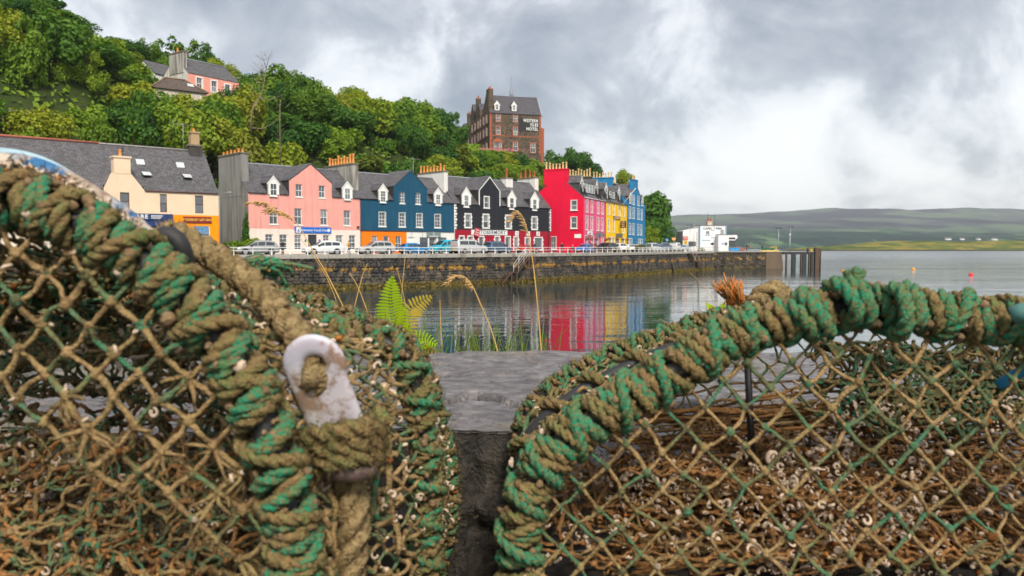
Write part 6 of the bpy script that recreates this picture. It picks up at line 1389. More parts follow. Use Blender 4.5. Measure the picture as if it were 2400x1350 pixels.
rope_t=rope_material('tan_rope',(.42,.31,.15),(.25,.19,.07),(.20,.12,.055),.52,30)
twine=rope_material('brown_twine',(.40,.265,.12),(.28,.21,.085),(.18,.105,.045),.5,12)
twine_g=rope_material('greenish_twine',(.05,.19,.10),(.20,.19,.075),(.11,.08,.035),.50,14)
twine_r=rope_material('rust_brown_twine',(.42,.20,.065),(.30,.165,.06),(.15,.085,.038),.55,14)
twine_s=rope_material('straw_twine',(.34,.23,.11),(.22,.13,.055),(.11,.07,.03),.5,18)
shell_m=plain('chalky_shell',(.50,.385,.285),.75,.42,2.2)
shell_o=rope_material('orange_sponge',(.55,.20,.03),(.42,.14,.025),(.20,.08,.03),.55,40)
fuzz_m=rope_material('weed_fuzz',(.075,.070,.020),(.13,.085,.032),(.06,.042,.020),.5,9)
pipe_m=plain('black_pipe',(.018,.019,.022),.55,.4,30)
def rope(mb, P, r, lobes=3, twist=None, n=12, mat=0, amp=.27): mb.tube(P, r, 18 if r>.006 else n, mat, True, True, False, lobes, twist or r*7.0, amp, .055 if r>.006 else 0)
def wrap(P, R, pitch, hand=1, ph0=0.0, wob=.25, step=.0045, s0=0., s1=1., seed=0):
    """rope path wound round the hoop P"""
    g=np.random.default_rng(seed); s=np.concatenate([[0],np.cumsum(np.linalg.norm(np.diff(P,axis=0),axis=1))]); T,N,B=frames(P); L=s[-1]
    m=int((s1-s0)*L*math.hypot(2*math.pi*R/pitch,1)/step); q=np.linspace(s0*L,s1*L,m)
    kn=g.uniform(-1,1,int(L/pitch)+4); ph=hand*2*np.pi*q/pitch+ph0+wob*4*np.interp(q/pitch,np.arange(len(kn)),kn); rr=R*(1+.12*np.interp(q/pitch*1.7,np.arange(len(kn)*2),np.tile(kn[::-1],2)))
    I=lambda A:np.stack([np.interp(q,s,A[:,k]) for k in range(3)],1)
    return I(P)+rr[:,None]*(np.cos(ph)[:,None]*I(N)+np.sin(ph)[:,None]*I(B))
BL=None
def blob(mb,c,r,mat=0,sq=1.0):
    c=Vector(c); V=[]; 
    for z,k in ((-.8,.55),(-.1,1.0),(.6,.75)):
        for j in range(6): a=j*1.0472+z; V.append((c.x+r*k*math.cos(a)*random.uniform(.8,1.2),c.y+r*k*math.sin(a)*sq,c.z+r*z))
    V+=[(c.x,c.y,c.z-r*1.1),(c.x,c.y,c.z+r*1.05)]
    Fc=[(r_*6+j,r_*6+(j+1)%6,(r_+1)*6+(j+1)%6,(r_+1)*6+j) for r_ in (0,1) for j in range(6)]+[((j+1)%6,j,18) for j in range(6)]+[(12+j,12+(j+1)%6,19) for j in range(6)]
    mb.add(V,Fc,mat,True)
def cord(mb,a,b,r,g,sag=.1,n=5,mat=0):
    a=np.array(tuple(a)); b=np.array(tuple(b)); l=np.linalg.norm(b-a); d=np.array([g.gauss(0,1),g.gauss(0,1),g.gauss(-.4,1)])*l*sag*.35
    j=lambda:np.array([g.gauss(0,1),g.gauss(0,1),g.gauss(0,1)])*l*sag*.12; mb.tube([a,a*.8+b*.2+d*.6+j(),a*.6+b*.4+d+j(),a*.4+b*.6+d+j(),a*.2+b*.8+d*.6+j(),b],[r*1.3,r*g.uniform(.75,1.1),r*g.uniform(.75,1.25),r*g.uniform(.75,1.1),r*g.uniform(.75,1.25),r*1.3],n,mat,False)
def skin_net(mb,SP,nu,nv,r,seed,mats=(0,),jit=.22,skip=.0,knot=1.7,sag=.22,n=5):
    """diamond net over the surface SP(u,v), u,v in 0..1"""
    g=random.Random(seed); nd={}
    for i in range(nu+1):
        for j in range(nv+1):
            if (i+j)%2==0: nd[i,j]=SP(min(1,max(0,(i+g.gauss(0,jit))/nu)),min(1,max(0,(j+g.gauss(0,jit))/nv)))
    for (i,j),p in nd.items():
        for dj in (1,-1):
            k=(i+1,j+dj)
            if k in nd and g.random()>=skip: cord(mb,p,nd[k],r*g.uniform(.8,1.25),g,sag,n,g.choice(mats))
        if knot: blob(mb,p,r*knot*g.uniform(.8,1.3),g.choice(mats))
    return list(nd.values())
def flat_net(mb,poly,org_,ex,ey,pitch,r,seed,mats=(0,),jit=.12,bulge=0.0,nrm=None,n=6,knot=2.1,sag=.13,kmats=None):
    """diamond net clipped to a closed outline lying in a plane"""
    g=random.Random(seed); q=np.array([((p-org_)@ex,(p-org_)@ey) for p in poly]); x0,y0=q.min(0); x1,y1=q.max(0)
    def inside(x,y):
        c=False; j=len(q)-1
        for i in range(len(q)):
            if (q[i,1]>y)!=(q[j,1]>y) and x<(q[j,0]-q[i,0])*(y-q[i,1])/(q[j,1]-q[i,1]+1e-12)+q[i,0]: c=not c
            j=i
        return c
    h=pitch/2; nd={}; ins={}
    for i in range(int((x1-x0)/h)+2):
        for j in range(int((y1-y0)/h)+2):
            if (i+j)%2: continue
            x,y=x0+i*h+g.gauss(0,jit*h),y0+j*h*1.04+g.gauss(0,jit*h); ins[i,j]=inside(x,y)
            f=math.sin(math.pi*min(1,max(0,(x-x0)/(x1-x0))))*math.sin(math.pi*min(1,max(0,(y-y0)/(y1-y0))))
            nd[i,j]=org_+ex*x+ey*y+(nrm*(bulge*f+g.gauss(0,.004)) if nrm is not None else 0)
    out=[]
    for k,p in nd.items():
        for dj in (1,-1):
            k2=(k[0]+1,k[1]+dj)
            if k2 in nd and ins[k] and ins[k2]: cord(mb,p,nd[k2],r*g.uniform(.8,1.2),g,sag,n,g.choice(mats))
        if ins[k]: blob(mb,p,r*knot*g.uniform(.85,1.3),g.choice(kmats or mats)); out.append(p)
    return out
# ---- encrusting tube worms and shells (unit about 1, scaled to millimetres)
def worm(seed):
    g=random.Random(seed); mb=MB(); a0=g.uniform(0,6.28); t1=g.uniform(2.2,5.4); P=[]
    for i in range(9):
        f=i/8; a=a0+t1*f; rr=.75-.25*f; P.append((rr*math.cos(a),rr*math.sin(a)*.8,.25*math.sin(2.5*f)+.3*f))
    mb.tube(P,[.10+.16*min(1,f/.5) for f in np.linspace(0,1,9)],6); return mb.mesh('worm_tube',shell_m)
def scallop(seed,mat):
    g=random.Random(seed); mb=MB(); V=[(0,0,0)]; n=9
    for r_,z in ((.5,.28),(1.0,.05)):
        for j in range(n): a=-1.3+2.6*j/(n-1); k=1+.07*(j%2); V.append((r_*k*math.sin(a),r_*k*math.cos(a)-.2,z+.06*(j%2)))
    Fc=[(0,1+j,2+j) for j in range(n-1)]+[(1+j,1+n+j,2+n+j,2+j) for j in range(n-1)]; mb.add(V,Fc,0,True); mb.add([(x*.98,y*.98,z-.08) for x,y,z in V],[f[::-1] for f in Fc],0,True); return mb.mesh('shell',mat)
def barn(seed): 
    mb=MB(); mb.lathe([(.62,0),(.50,.3),(.34,.52),(.24,.54),(.16,.30)],7); return mb.mesh('barnacle',shell_m)
def lump(seed,mat):
    mb=MB(); g=random.getstate(); random.seed(seed); blob(mb,(0,0,0),.7); blob(mb,(.4,.2,.3),.45); random.setstate(g); return mb.mesh('sponge_growth',mat)
ENC=[('worm_tube',worm(s)) for s in range(6)]+[('shell',scallop(1,shell_m)),('shell',scallop(2,shell_m)),('barnacle',barn(1)),('barnacle',barn(2)),('sponge_growth',lump(5,shell_o))]
ENW=[6]*6+[3,3,5,5,2]
def mesh_np(me):
    v=np.empty(len(me.vertices)*3); me.vertices.foreach_get('co',v); return v.reshape(-1,3),[tuple(p.vertices) for p in me.polygons]
ENP=[mesh_np(m) for _,m in ENC]
def encrust(par, pts, n_part, n_stuff, smin, smax, seed, spread=.008):
    g=random.Random(seed)
    for k in range(n_part):
        i=g.choices(range(len(ENC)),ENW)[0]; p=g.choice(pts); s=g.uniform(smin,smax)*(1.5 if g.random()<.08 else 1)*(1.15 if ENC[i][0]=='shell' else 1)
        ob(ENC[i][0],ENC[i][1],par,tuple(np.array(tuple(p))+np.array([g.gauss(0,spread),g.gauss(-.3*spread,spread*.6),g.gauss(0,spread)])),(g.uniform(0,6.28),g.uniform(0,6.28),g.uniform(0,6.28)),s)
    mb=MB()
    for k in range(n_stuff):
        i=g.choices(range(len(ENC)),ENW)[0]; V,Fc=ENP[i]; p=np.array(tuple(g.choice(pts)))+np.array([g.uniform(-1,1),g.uniform(-.6,.6),g.uniform(-1,1)])*spread*.9; M=np.array(Matrix.Rotation(g.uniform(0,6.28),3,Vector((g.gauss(0,1),g.gauss(0,1),g.gauss(0,1))).normalized()))
        mb.add(V@M.T*g.uniform(smin*.6,smax*.75)+p,Fc,0 if ENC[i][0]!='sponge_growth' else 1,True)
    if n_stuff: o=mb.build('small_shells',[shell_m,shell_o],par); o['kind']='stuff'
def fuzz(par, pts, n, ln, seed, mat=None, name='weed_fuzz', spread=.01, w=.0009):
    g=np.random.default_rng(seed); Q=np.array([tuple(p) for p in pts]); k=g.integers(0,len(Q),n); dv=g.normal(0,1,(n,3)); dv/=np.linalg.norm(dv,axis=1,keepdims=True); a=Q[k]+dv*(spread*1.5*g.uniform(0,1,n)**.5)[:,None]; d=g.normal(0,1,(n,3))+dv*.8; d[:,2]-=.35; d/=np.linalg.norm(d,axis=1,keepdims=True); l=ln*g.uniform(.4,1.4,n)[:,None]
    b=a+d*l*.55; c=b+(d+g.normal(0,.6,(n,3)))*l*.45; s=np.cross(d,g.normal(0,1,(n,3))); s/=np.linalg.norm(s,axis=1,keepdims=True); s*=w
    V=np.stack([a-s,a+s,b+s*.8,b-s*.8,c],1).reshape(-1,3); i=np.arange(n)*5; Fq=np.stack([i,i+1,i+2,i+3],1).tolist(); Ft=np.stack([i+3,i+2,i+4],1).tolist()
    me=bpy.data.meshes.new(name); me.from_pydata(V.tolist(),[],Fq+Ft); me.materials.append(mat or fuzz_m); me.update(); o=ob(name,me,par); o['kind']='stuff'; return o

# ---- rock ledge -----------------------------------------------------------------------
LZ=CZ-.345
t=NT('wet_ledge_rock'); o=t.co(); n1=t.noise(o,5,6,.65); n2=t.noise(t.map(o,(17,26,20)),1.0,7,.72); n3=t.noise(o,95,4,.7); n4=t.noise(o,2.2,4,.6); sp=t.n('ShaderNodeSeparateXYZ'); t.l(o,sp.inputs[0])
c=t.ramp(n2,[(.36,(.055,.048,.050)),(.46,(.105,.096,.100)),(.55,(.155,.143,.147)),(.66,(.24,.215,.205))]); c=t.mix(t.ramp(n1,[(.52,0.),(.70,.55)]),c,(.075,.062,.055)); c=t.mix(t.ramp(n4,[(.56,0.),(.68,.45)]),c,(.20,.165,.075)); c=t.mix(t.ramp(n3,[(.58,0.),(.70,.6)]),c,(.34,.31,.28)); c=t.mix(t.ramp(n3,[(.30,.7),(.42,0.)]),c,(.03,.026,.025))
c=t.mix(t.ramp(t.noise(t.map(o,(1,1,1),(3,8,1)),7,4,.6),[(.66,0.),(.72,.65)]),c,(.42,.25,.17))
low=t.ramp(t.math('ADD',t.math('SUBTRACT',sp.outputs[2],LZ),t.math('MULTIPLY',t.math('SUBTRACT',n1,.5),.03)),[(0.0,0.0),(1.0,1.0)])
t.set(c,t.ramp(n1,[(.35,.22),(.65,.50)]),.5); bb=t.bump(n2,.6,.010); t.bump(n3,.9,.006,bb); ledge_m=t.mat
t=NT('shade_dark_wet_rock'); o=t.co(); n1=t.noise(o,14,6,.7); n2=t.noise(o,70,5,.7); t.set(t.mix(t.ramp(n2,[(.5,0.),(.7,.5)]),t.ramp(n1,[(.3,(.012,.010,.009)),(.52,(.045,.038,.031)),(.70,(.11,.09,.065))]),(.11,.10,.085)),t.ramp(n1,[(.3,.25),(.7,.6)]),.5); t.bump(t.math('ADD',n1,n2),.9,.02); wet_shade_face=t.mat  # wet rock, darkened further: shade of the gap is part of this colour
CRK=np.array([[-1.6,1.86],[-.42,1.80],[-.30,1.78],[-.172,1.755],[-.118,1.80],[-.098,1.86],[-.03,1.815],[-.01,1.745],[.024,1.72],[.075,1.715],[.18,1.70],[.5,1.72],[1.6,1.64]])
def ledge_h(x,y):
    h=(fbm(x*3.1,y*3.1,4,11)-.5)*.030+(fbm(x*15,y*19,5,12)-.5)*.009-.006*sstep(.60,.66,fbm(x*10,y*13,4,55))+.014*sstep(2.0,2.5,y)
    cy_=np.interp(x,CRK[:,0],CRK[:,1])+ (fbm(x*22,x*0+3,4,13)-.5)*.022
    d=y-cy_; h=h-.012*sstep(.003,-.003,d)-.050*np.exp(-((d+.005)/.0055)**2)-.010*np.exp(-((y-1.62-.12*np.sin(x*7+1))/.004)**2)*(vn(x*4,x*0+2,21)>.45); h=h-.012*sstep(-.02,-.10,d)*0
    h=h-.105*sstep(1.36,1.08,y)                                    # lower shelf under the creels
    h=h-.05*sstep(2.44,2.56,y+(fbm(x*5,x*0,3,14)-.5)*.12)          # worn back edge
    return h
def front_edge(x): return 1.455+(fbm(x*7,x*0+1,4,8)-.5)*.11
def notch(x,y):   # opening in the front edge
    return (x>-5)&(x<.055+(vn(y*9,y*0,5)-.5)*.03)&(y<front_edge(x))
xs_=np.concatenate([np.linspace(-1.9,-.9,40)[:-1],np.linspace(-.9,.9,230),np.linspace(.9,2.3,44)[1:]]); ys_=np.concatenate([np.linspace(.22,1.3,90)[:-1],np.linspace(1.3,1.62,60)[:-1],np.linspace(1.62,1.95,170)[:-1],np.linspace(1.95,2.60,90)])
GX,GY=np.meshgrid(xs_,ys_); hx=ledge_h(GX.ravel(),GY.ravel()); nn_=notch(GX.ravel(),GY.ravel())
V=np.stack([GX.ravel(),GY.ravel(),LZ+hx],1); nx_=len(xs_); ny_=len(ys_); mb=MB(); cells=np.zeros((ny_-1,nx_-1),bool)
NN=nn_.reshape(ny_,nx_); cells=~(NN[:-1,:-1]|NN[1:,:-1]|NN[:-1,1:]|NN[1:,1:])
Fc=[(j*nx_+i,j*nx_+i+1,(j+1)*nx_+i+1,(j+1)*nx_+i) for j in range(ny_-1) for i in range(nx_-1) if cells[j,i]]
mb.add(V,Fc,0,True)
struct(mb.build('rock_ledge',ledge_m))
mb=MB()   # sides of the ledge: rough walls round the notch and along the back
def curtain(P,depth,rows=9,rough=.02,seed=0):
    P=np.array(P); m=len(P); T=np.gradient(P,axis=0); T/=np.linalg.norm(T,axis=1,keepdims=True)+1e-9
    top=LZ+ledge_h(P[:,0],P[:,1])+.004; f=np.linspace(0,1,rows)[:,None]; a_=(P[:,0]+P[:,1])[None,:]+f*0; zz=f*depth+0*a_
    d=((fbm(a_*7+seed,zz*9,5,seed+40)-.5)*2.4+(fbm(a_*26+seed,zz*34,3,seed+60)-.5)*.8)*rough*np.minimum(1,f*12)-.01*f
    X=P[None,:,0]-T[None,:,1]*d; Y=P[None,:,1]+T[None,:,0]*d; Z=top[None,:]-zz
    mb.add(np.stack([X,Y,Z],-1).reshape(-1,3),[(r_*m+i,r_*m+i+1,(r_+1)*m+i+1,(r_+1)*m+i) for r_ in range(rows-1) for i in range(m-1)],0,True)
def ledge_edge(p): return LZ+float(ledge_h(np.array([p[0]]),np.array([p[1]]))[0])+.004
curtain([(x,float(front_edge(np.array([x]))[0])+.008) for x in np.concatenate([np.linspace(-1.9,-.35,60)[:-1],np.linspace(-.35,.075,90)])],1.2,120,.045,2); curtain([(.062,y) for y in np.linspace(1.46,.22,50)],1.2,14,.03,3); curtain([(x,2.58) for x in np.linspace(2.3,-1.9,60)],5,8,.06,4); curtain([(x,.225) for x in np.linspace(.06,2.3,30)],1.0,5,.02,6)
mb.quad((-1.9,.1,LZ-.95),(2.3,.1,LZ-.95),(2.3,2.5,LZ-.95),(-1.9,2.5,LZ-.95)); mb.box(-1.9,-.19,.25,1.45,LZ-.94,LZ-.142); struct(mb.build('rock_face',wet_shade_face))

crust_m=rope_material('dried_crust',(.27,.17,.08),(.16,.10,.05),(.36,.26,.15),.5,40)
def crust(par,P,R,seed,n=None):
    g=random.Random(seed); T_,N_,B_=frames(P); mb=MB(); n=n or int(len(P)*2.2)
    for k in range(n):
        i=g.randrange(len(P)); a=g.uniform(0,6.28); c_=P[i]+(N_[i]*math.cos(a)+B_[i]*math.sin(a))*R*g.uniform(.75,1.12); blob(mb,c_,g.uniform(.0022,.0062)*(1.5 if g.random()<.1 else 1),0 if g.random()<.95 else 1)
    mb.build('dried_crust',[crust_m,shell_m],par)['kind']='stuff'
# ---- creel (lobster pot) builder ------------------------------------------------------------
def wound_hoop(par, P, seed, core=.012, rr=.0085, pitch=.040, mats=None, second=True, s0=0., s1=1.):
    mb=MB(); mb.tube(P[::2],core,10); h=mb.build('hoop',pipe_m,par)
    mm_=mats or [rope_g,rope_o]
    for i,(R,pt,hand,ph,r,m) in enumerate(((core+rr*.75,pitch*1.55,1,0,rr,mm_[0]),(core+rr*.75,pitch*1.55,1,3.3,rr*.95,mm_[1]),(core+rr*1.6,pitch*2.4,-1,1.3,rr*.8,mm_[0]),(core+rr*1.3,pitch*1.9,1,5.0,rr*.7,mm_[1]))):
        if i>=2 and not second: continue
        w=wrap(P,R,pt,hand,ph,.48,.0050,s0,s1,seed+i); m2=MB(); rope(m2,w,r,3,r*6.2,12); m2.build('lashing_rope',m,h)
    crust(par,P,core+rr*1.5,seed)
    return h
def ruled(A,B,n=60):
    A=sample(A,n); B=sample(B,n)
    def SP(u,v):
        i=u*(n-1); k=min(n-2,int(i)); f=i-k; a=A[k]*(1-f)+A[k+1]*f; b=B[k]*(1-f)+B[k+1]*f; p=a*(1-v)+b*v
        c=math.sin(math.pi*v)*.012; return Vector(p)-Vector((0,0,c))
    return SP
# right-hand creel
PC=thing('lobster_creel','large fouled creel at the right with green rope wound hoop and brown netting','creel',(0,0,0)); PC['group']='creels in the foreground'
Hn=hoop([(1222,1470,.96),(1216,1330,.96),(1230,1185,.95),(1290,1068,.95),(1400,975,.95),(1560,885,.95),(1700,795,.95),(1830,748,.95),(1950,722,.95),(2080,724,.95),(2230,740,.94),(2400,757,.93),(2560,800,.92),(2700,900,.92),(2750,1050,.92),(2760,1470,.92)])
Hm=hoop([(1218,1400,1.17),(1214,1200,1.17),(1226,1050,1.17),(1300,960,1.17),(1420,885,1.17),(1560,822,1.17),(1700,770,1.17),(1850,738,1.17),(2050,730,1.17),(2250,738,1.17),(2440,770,1.17),(2560,900,1.17),(2590,1080,1.17),(2600,1400,1.17)])
Hf=hoop([(1224,1250,1.40),(1220,1060,1.40),(1240,968,1.40),(1330,886,1.40),(1430,836,1.40),(1560,788,1.40),(1690,748,1.40),(1850,736,1.40),(2050,738,1.40),(2250,748,1.40),(2400,800,1.40),(2450,950,1.40),(2460,1250,1.40)])
wound_hoop(PC,Hn,1,.0150,.0080,.0255); wound_hoop(PC,Hf,5,.010,.0062,.024)
mb=MB(); mb.tube(Hm[::2],.010,9); mb.build('hoop',pipe_m,PC); m2=MB(); rope(m2,wrap(Hm,.015,.075,1,0,.3,.006,.02,.5,9),.0075,3,.045,10); m2.build('lashing_rope',rope_o,PC)
mb=MB(); ptsC=[]; SP1=ruled(Hn,Hm); SP2=ruled(Hm,Hf)
ptsC+=skin_net(mb,SP1,84,13,.0026,3,(0,0,1),.30,.05); ptsC+=skin_net(mb,SP2,84,13,.0026,4,(0,0,1),.30,.05)
mb.build('side_netting',[twine,twine_g],PC)
mb=MB()    # thicker cords running along the left flank
for k in range(26):
    u=.03+.40*k/26+random.uniform(-.006,.006); P=[SP1(u,v) for v in np.linspace(0,1,6)]+[SP2(min(1,u+random.uniform(-.01,.01)),v) for v in np.linspace(.15,1,5)]; rope(mb,spl([(p.x+random.gauss(0,.003),p.y,p.z+random.gauss(0,.003)) for p in P],.008),random.uniform(.003,.0055),3,.03,8,random.choice((0,0,1)))
mb.build('flank_cords',[rope_o,rope_g],PC)
ex=np.array([1.,0,0]); ez=np.array([0,0,1.]); oN=np.array([0,.95,CZ-.5])
polyN=[np.array([p[0],.95,p[2]]) for p in Hn[::8]]
mb=MB(); face=flat_net(mb,polyN,oN,ex,ez,.051,.0025,11,(0,0,1),.11,-.02,np.array([0,1.,0]),6,2.2,.11,(1,1,0)); mb.build('end_netting',[twine,twine_g],PC)
polyF=[np.array([p[0],1.40,p[2]]) for p in Hf[::8]]; mb=MB(); faceF=flat_net(mb,polyF,np.array([0,1.4,CZ-.5]),ex,ez,.050,.0020,12,(0,1),.2,.0,np.array([0,1.,0]),5); mb.build('end_netting',[twine,twine_g],PC)
# slack inner netting (rust brown twine) and floor
def inner(u,v):
    a=at(1450+u*1000,1105+40*math.sin(u*3)+u*30,1.02); b=at(1640+u*640,945-30*u+25*math.sin(u*5),1.36); p=a*(1-v)+b*v; return Vector((p.x,p.y,p.z-.03*math.sin(math.pi*v)+.012*math.sin(9*u+4*v)))
mb=MB(); ptsI=skin_net(mb,inner,44,16,.0021,15,(0,),.38,.05,1.5,.35,4); mb.build('inner_netting',twine_r,PC)
floor=lambda u,v:Vector((.01+.85*u,.97+.42*v,LZ-.062+.03*math.sin(5*u)*math.sin(3*v)+.02*v))
mb=MB(); [mb.box(-.005,.86,.965+.085*k,1.03+.085*k,LZ-.125,LZ-.105) for k in range(6)]; [mb.box(.02+.2*k,.06+.2*k,.96,1.46,LZ-.140,LZ-.126) for k in range(5)]; mb.build('base_slats',plain('shade_dark_slats',(.022,.02,.018),.8,.4,30),PC)  # slats added to darken the floor; interior shade is put into their colour
mb=MB(); ptsFl=skin_net(mb,floor,50,22,.0026,17,(0,0,1),.4,.05,1.5,.3,4); 
for k in range(70):
    u=random.random(); a=floor(u,random.uniform(0,.3)); b_=floor(min(1,max(0,u+random.uniform(-.15,.15))),random.uniform(.6,1)); cord(mb,a+Vector((0,0,.012)),b_+Vector((0,0,.02)),.003,random,.15,5,0)
mb.build('floor_netting',[twine_r,twine],PC)
slope=[Vector(floor(random.random(),random.random()))+Vector((0,0,random.uniform(0,.03))) for _ in range(900)]
slope+= [at(random.gauss(1950,260),random.uniform(1080,1340),random.uniform(1.0,1.15)) for _ in range(500)]
encrust(PC,face+slope+slope+list(Hn)[::8],300,0,.0050,.0098,21,.008); encrust(PC,slope+ptsFl+ptsI+ptsC+faceF,0,1500,.0050,.0105,22,.012)
fuzz(PC,list(Hn)+list(Hf),13000,.013,31,spread=.017,w=.0006); fuzz(PC,ptsC,2200,.012,32,spread=.006,w=.0006); fuzz(PC,face,350,.012,33,spread=.004,w=.0007); fuzz(PC,[p for p in ptsI]+slope,1200,.014,34,w=.0007)
mb=MB(); mb.bar(at(1752,850,1.17),at(1763,1078,1.17),.0055,8); mb.build('strut',pipe_m,PC)
def crumple(x0,x1,y0,y1,D0,D1,amp,seed,fold=7.0):
    def SP(u,v):
        q=Vector((u*fold+seed,v*fold*.8,seed*1.7)); n1,n2,n3=mnoise.noise(q),mnoise.noise(q+Vector((9,3,1))),mnoise.noise(q+Vector((2,8,5)))
        p=at(x0+(x1-x0)*u,y0+(y1-y0)*v,D0+(D1-D0)*v); return Vector((p.x+n1*amp,p.y+n2*amp*1.3,p.z+n3*amp))
    return SP
mb=MB(); ptsB=[]
for k,(x0,x1,y0,y1,D0,D1) in enumerate(((1900,2420,800,960,1.34,1.20),(1980,2430,830,1010,1.28,1.16))): ptsB+=skin_net(mb,crumple(x0,x1,y0,y1,D0,D1,.035,5+k),40,20,.0026,70+k,(0,0,1),.35,.05,1.6,.35,4)
mb.build('bunched_netting',[twine_g,twine],PC)
mb=MB(); ptsM=[]
for k,(x0,x1,y0,y1,D0,D1) in enumerate(((1430,2420,1010,1360,1.22,1.06),)): ptsM+=skin_net(mb,crumple(x0,x1,y0,y1,D0,D1,.04,15+k,9),60,30,.0024,80+k,(0,0,1),.4,.04,1.5,.4,4)
mb.build('matted_netting',[twine_r,twine_s],PC)
for k in range(84):   # long slack twines lying across the floor
    v=random.random(); y0=965+400*v+random.gauss(0,12); D0=1.30-.27*v; x0=random.uniform(1400,1560)-60*v; x1=x0+random.uniform(500,1000); y1=y0-random.uniform(-10,75); P_=[at(x0+(x1-x0)*f,y0+(y1-y0)*f+14*math.sin(3*f+k)+random.gauss(0,4),D0+.03*math.sin(5*f+k)) for f in np.linspace(0,1,9)]
    MB().tube(spl(P_,.02),random.uniform(.0017,.0030),5).build('long_twine',twine_r if k%4 else twine_s,PC)
cl=[random.choice(ptsM) for _ in range(26)]; clus=[Vector(tuple(c_))+Vector((random.gauss(0,.03),random.gauss(0,.02),random.gauss(0,.022))) for c_ in cl for _ in range(40)]
clus=[c_+Vector((0,-.035,.022)) for c_ in clus]; encrust(PC,clus,0,1100,.0055,.012,23,.010); fuzz(PC,ptsM,2500,.014,35,twine_s,'weed_fuzz',.008,.0008)
# big green knot, torn scraps
def coil(mb,c,R,rz_,turns,r,ax,seed,mat=0):
    g=random.Random(seed); ax=Vector(ax).normalized(); a=ax.orthogonal().normalized(); b_=ax.cross(a); P=[]
    for i in range(int(turns*26)):
        t_=i/26*2*math.pi; rr=R*(1+.15*math.sin(t_*.37+seed)); P.append(Vector(c)+a*rr*math.cos(t_)+b_*rr*rz_*math.sin(t_)+ax*((i/26-turns/2)*r*1.9))
    rope(mb,P,r,3,r*6,12,mat)
mb=MB(); coil(mb,at(1995,705,.93),.027,.9,2.2,.0080,(1,.2,.25),3); coil(mb,at(1890,745,.93),.025,.9,1.6,.0080,(1,0,.5),4); coil(mb,at(2110,728,.92),.027,.9,1.5,.0080,(1,0,-.1),6); mb.build('rope_knot',rope_g,PC)
mb=MB(); mb.tube(spl([at(2340,905,.98),at(2375,880,.97),at(2420,862,.96)],.01),.007,8); mb.build('blue_cord',plain('blue_cord',(.01,.16,.30),.6,.3,20),PC)
mb=MB(); mb.tube(spl([at(2372,740,.89),at(2420,728,.88),at(2480,740,.88)],.01),.011,8); mb.build('teal_hose',plain('teal_hose',(.07,.20,.18),.6,.3,12),PC)
# tan coil and orange tuft behind the right creel
T=thing('rope_coil','tan rope knot with frayed orange end behind the right creel','rope',tuple(at(1795,705,1.46))); o_=at(1795,705,1.46); mb=MB(); c=lambda p:Vector(p)-o_
coil(mb,Vector((0,0,0)),.032,.55,1.7,.014,(.25,1,.3),8); coil(mb,Vector((.03,.02,-.005)),.028,.6,1.3,.013,(1,.3,.2),9); mb.build('coil',rope_t,T)
mb=MB()
for k in range(240):
    a=c(at(1725+random.gauss(0,9),715+random.gauss(0,6),1.45)); e=c(at(1708+random.gauss(0,18),668+random.gauss(0,9),1.45+random.gauss(0,.01))); mb.tube([a,(a+e)/2+Vector((random.gauss(0,.004),0,0)),e],[.0016,.0014,.0006],4,0 if random.random()<.5 else 1)
mb.build('frayed_end',[plain('orange_fray',(.62,.20,.03),.8,.3,20),rope_t],T)

# left-hand creel
PA=thing('lobster_creel','large fouled creel at the left with blue rimmed top and dense netting','creel',(0,0,0)); PA['group']='creels in the foreground'
An=hoop([(-420,700,.76),(-330,560,.76),(-200,478,.76),(-60,458,.76),(60,478,.76),(160,512,.76),(260,565,.76),(360,635,.76),(445,715,.76),(515,800,.76),(570,890,.76),(612,980,.76),(645,1075,.76),(672,1180,.76),(692,1300,.76),(700,1480,.76)])
Am=hoop([(-60,760,1.0),(60,690,1.0),(240,655,1.0),(420,672,1.0),(600,725,1.0),(740,768,1.0),(850,790,1.0),(935,822,1.0),(972,900,1.0),(992,1010,1.0),(1002,1140,1.0),(1000,1300,1.0),(990,1480,1.0)])
Af=hoop([(250,800,1.24),(340,700,1.24),(500,668,1.24),(640,695,1.24),(760,722,1.24),(880,772,1.24),(950,806,1.24),(998,890,1.24),(1032,1005,1.24),(1052,1120,1.24),(1048,1230,1.24),(1022,1340,1.24),(1000,1450,1.24)])
wound_hoop(PA,An,41,.0140,.0078,.0255,[rope_o,rope_g]); wound_hoop(PA,Am,45,.0095,.0062,.023,[rope_g,rope_o]); wound_hoop(PA,Af,49,.008,.0052,.020,[rope_o,rope_g])
mb=MB(); SA1=ruled(An,Am); SA2=ruled(Am,Af); ptsA=[]
ptsA+=skin_net(mb,SA1,90,14,.0026,51,(0,0,1),.34,.05); ptsA+=skin_net(mb,SA2,96,14,.0023,52,(0,0,1),.34,.05)
mb.build('side_netting',[twine,twine_g],PA)
mb=MB()
for k in range(60):
    u=.46+.52*random.random(); du=random.uniform(.03,.14); v0=random.random()*.8; P=[(SA1 if v0<.45 else SA2)(min(1,u+du*f),(v0*2)%1*.9) for f in np.linspace(0,1,6)]; mb.tube(spl([(p.x+random.gauss(0,.003),p.y+random.gauss(-.004,.003),p.z) for p in P],.008),random.uniform(.0018,.004),5,random.choice((0,0,1,2)))
mb.build('hanging_cords',[twine,rope_o,rope_g],PA)['kind']='stuff'
polyA=[np.array([p[0],.76,p[2]]) for p in An[::8]]; mb=MB(); faceA=flat_net(mb,polyA,np.array([-.6,.76,CZ-.5]),ex,ez,.046,.0029,61,(0,0,0,1),.12,-.02,np.array([0,1.,0])); mb.build('end_netting',[twine,twine_g],PA)
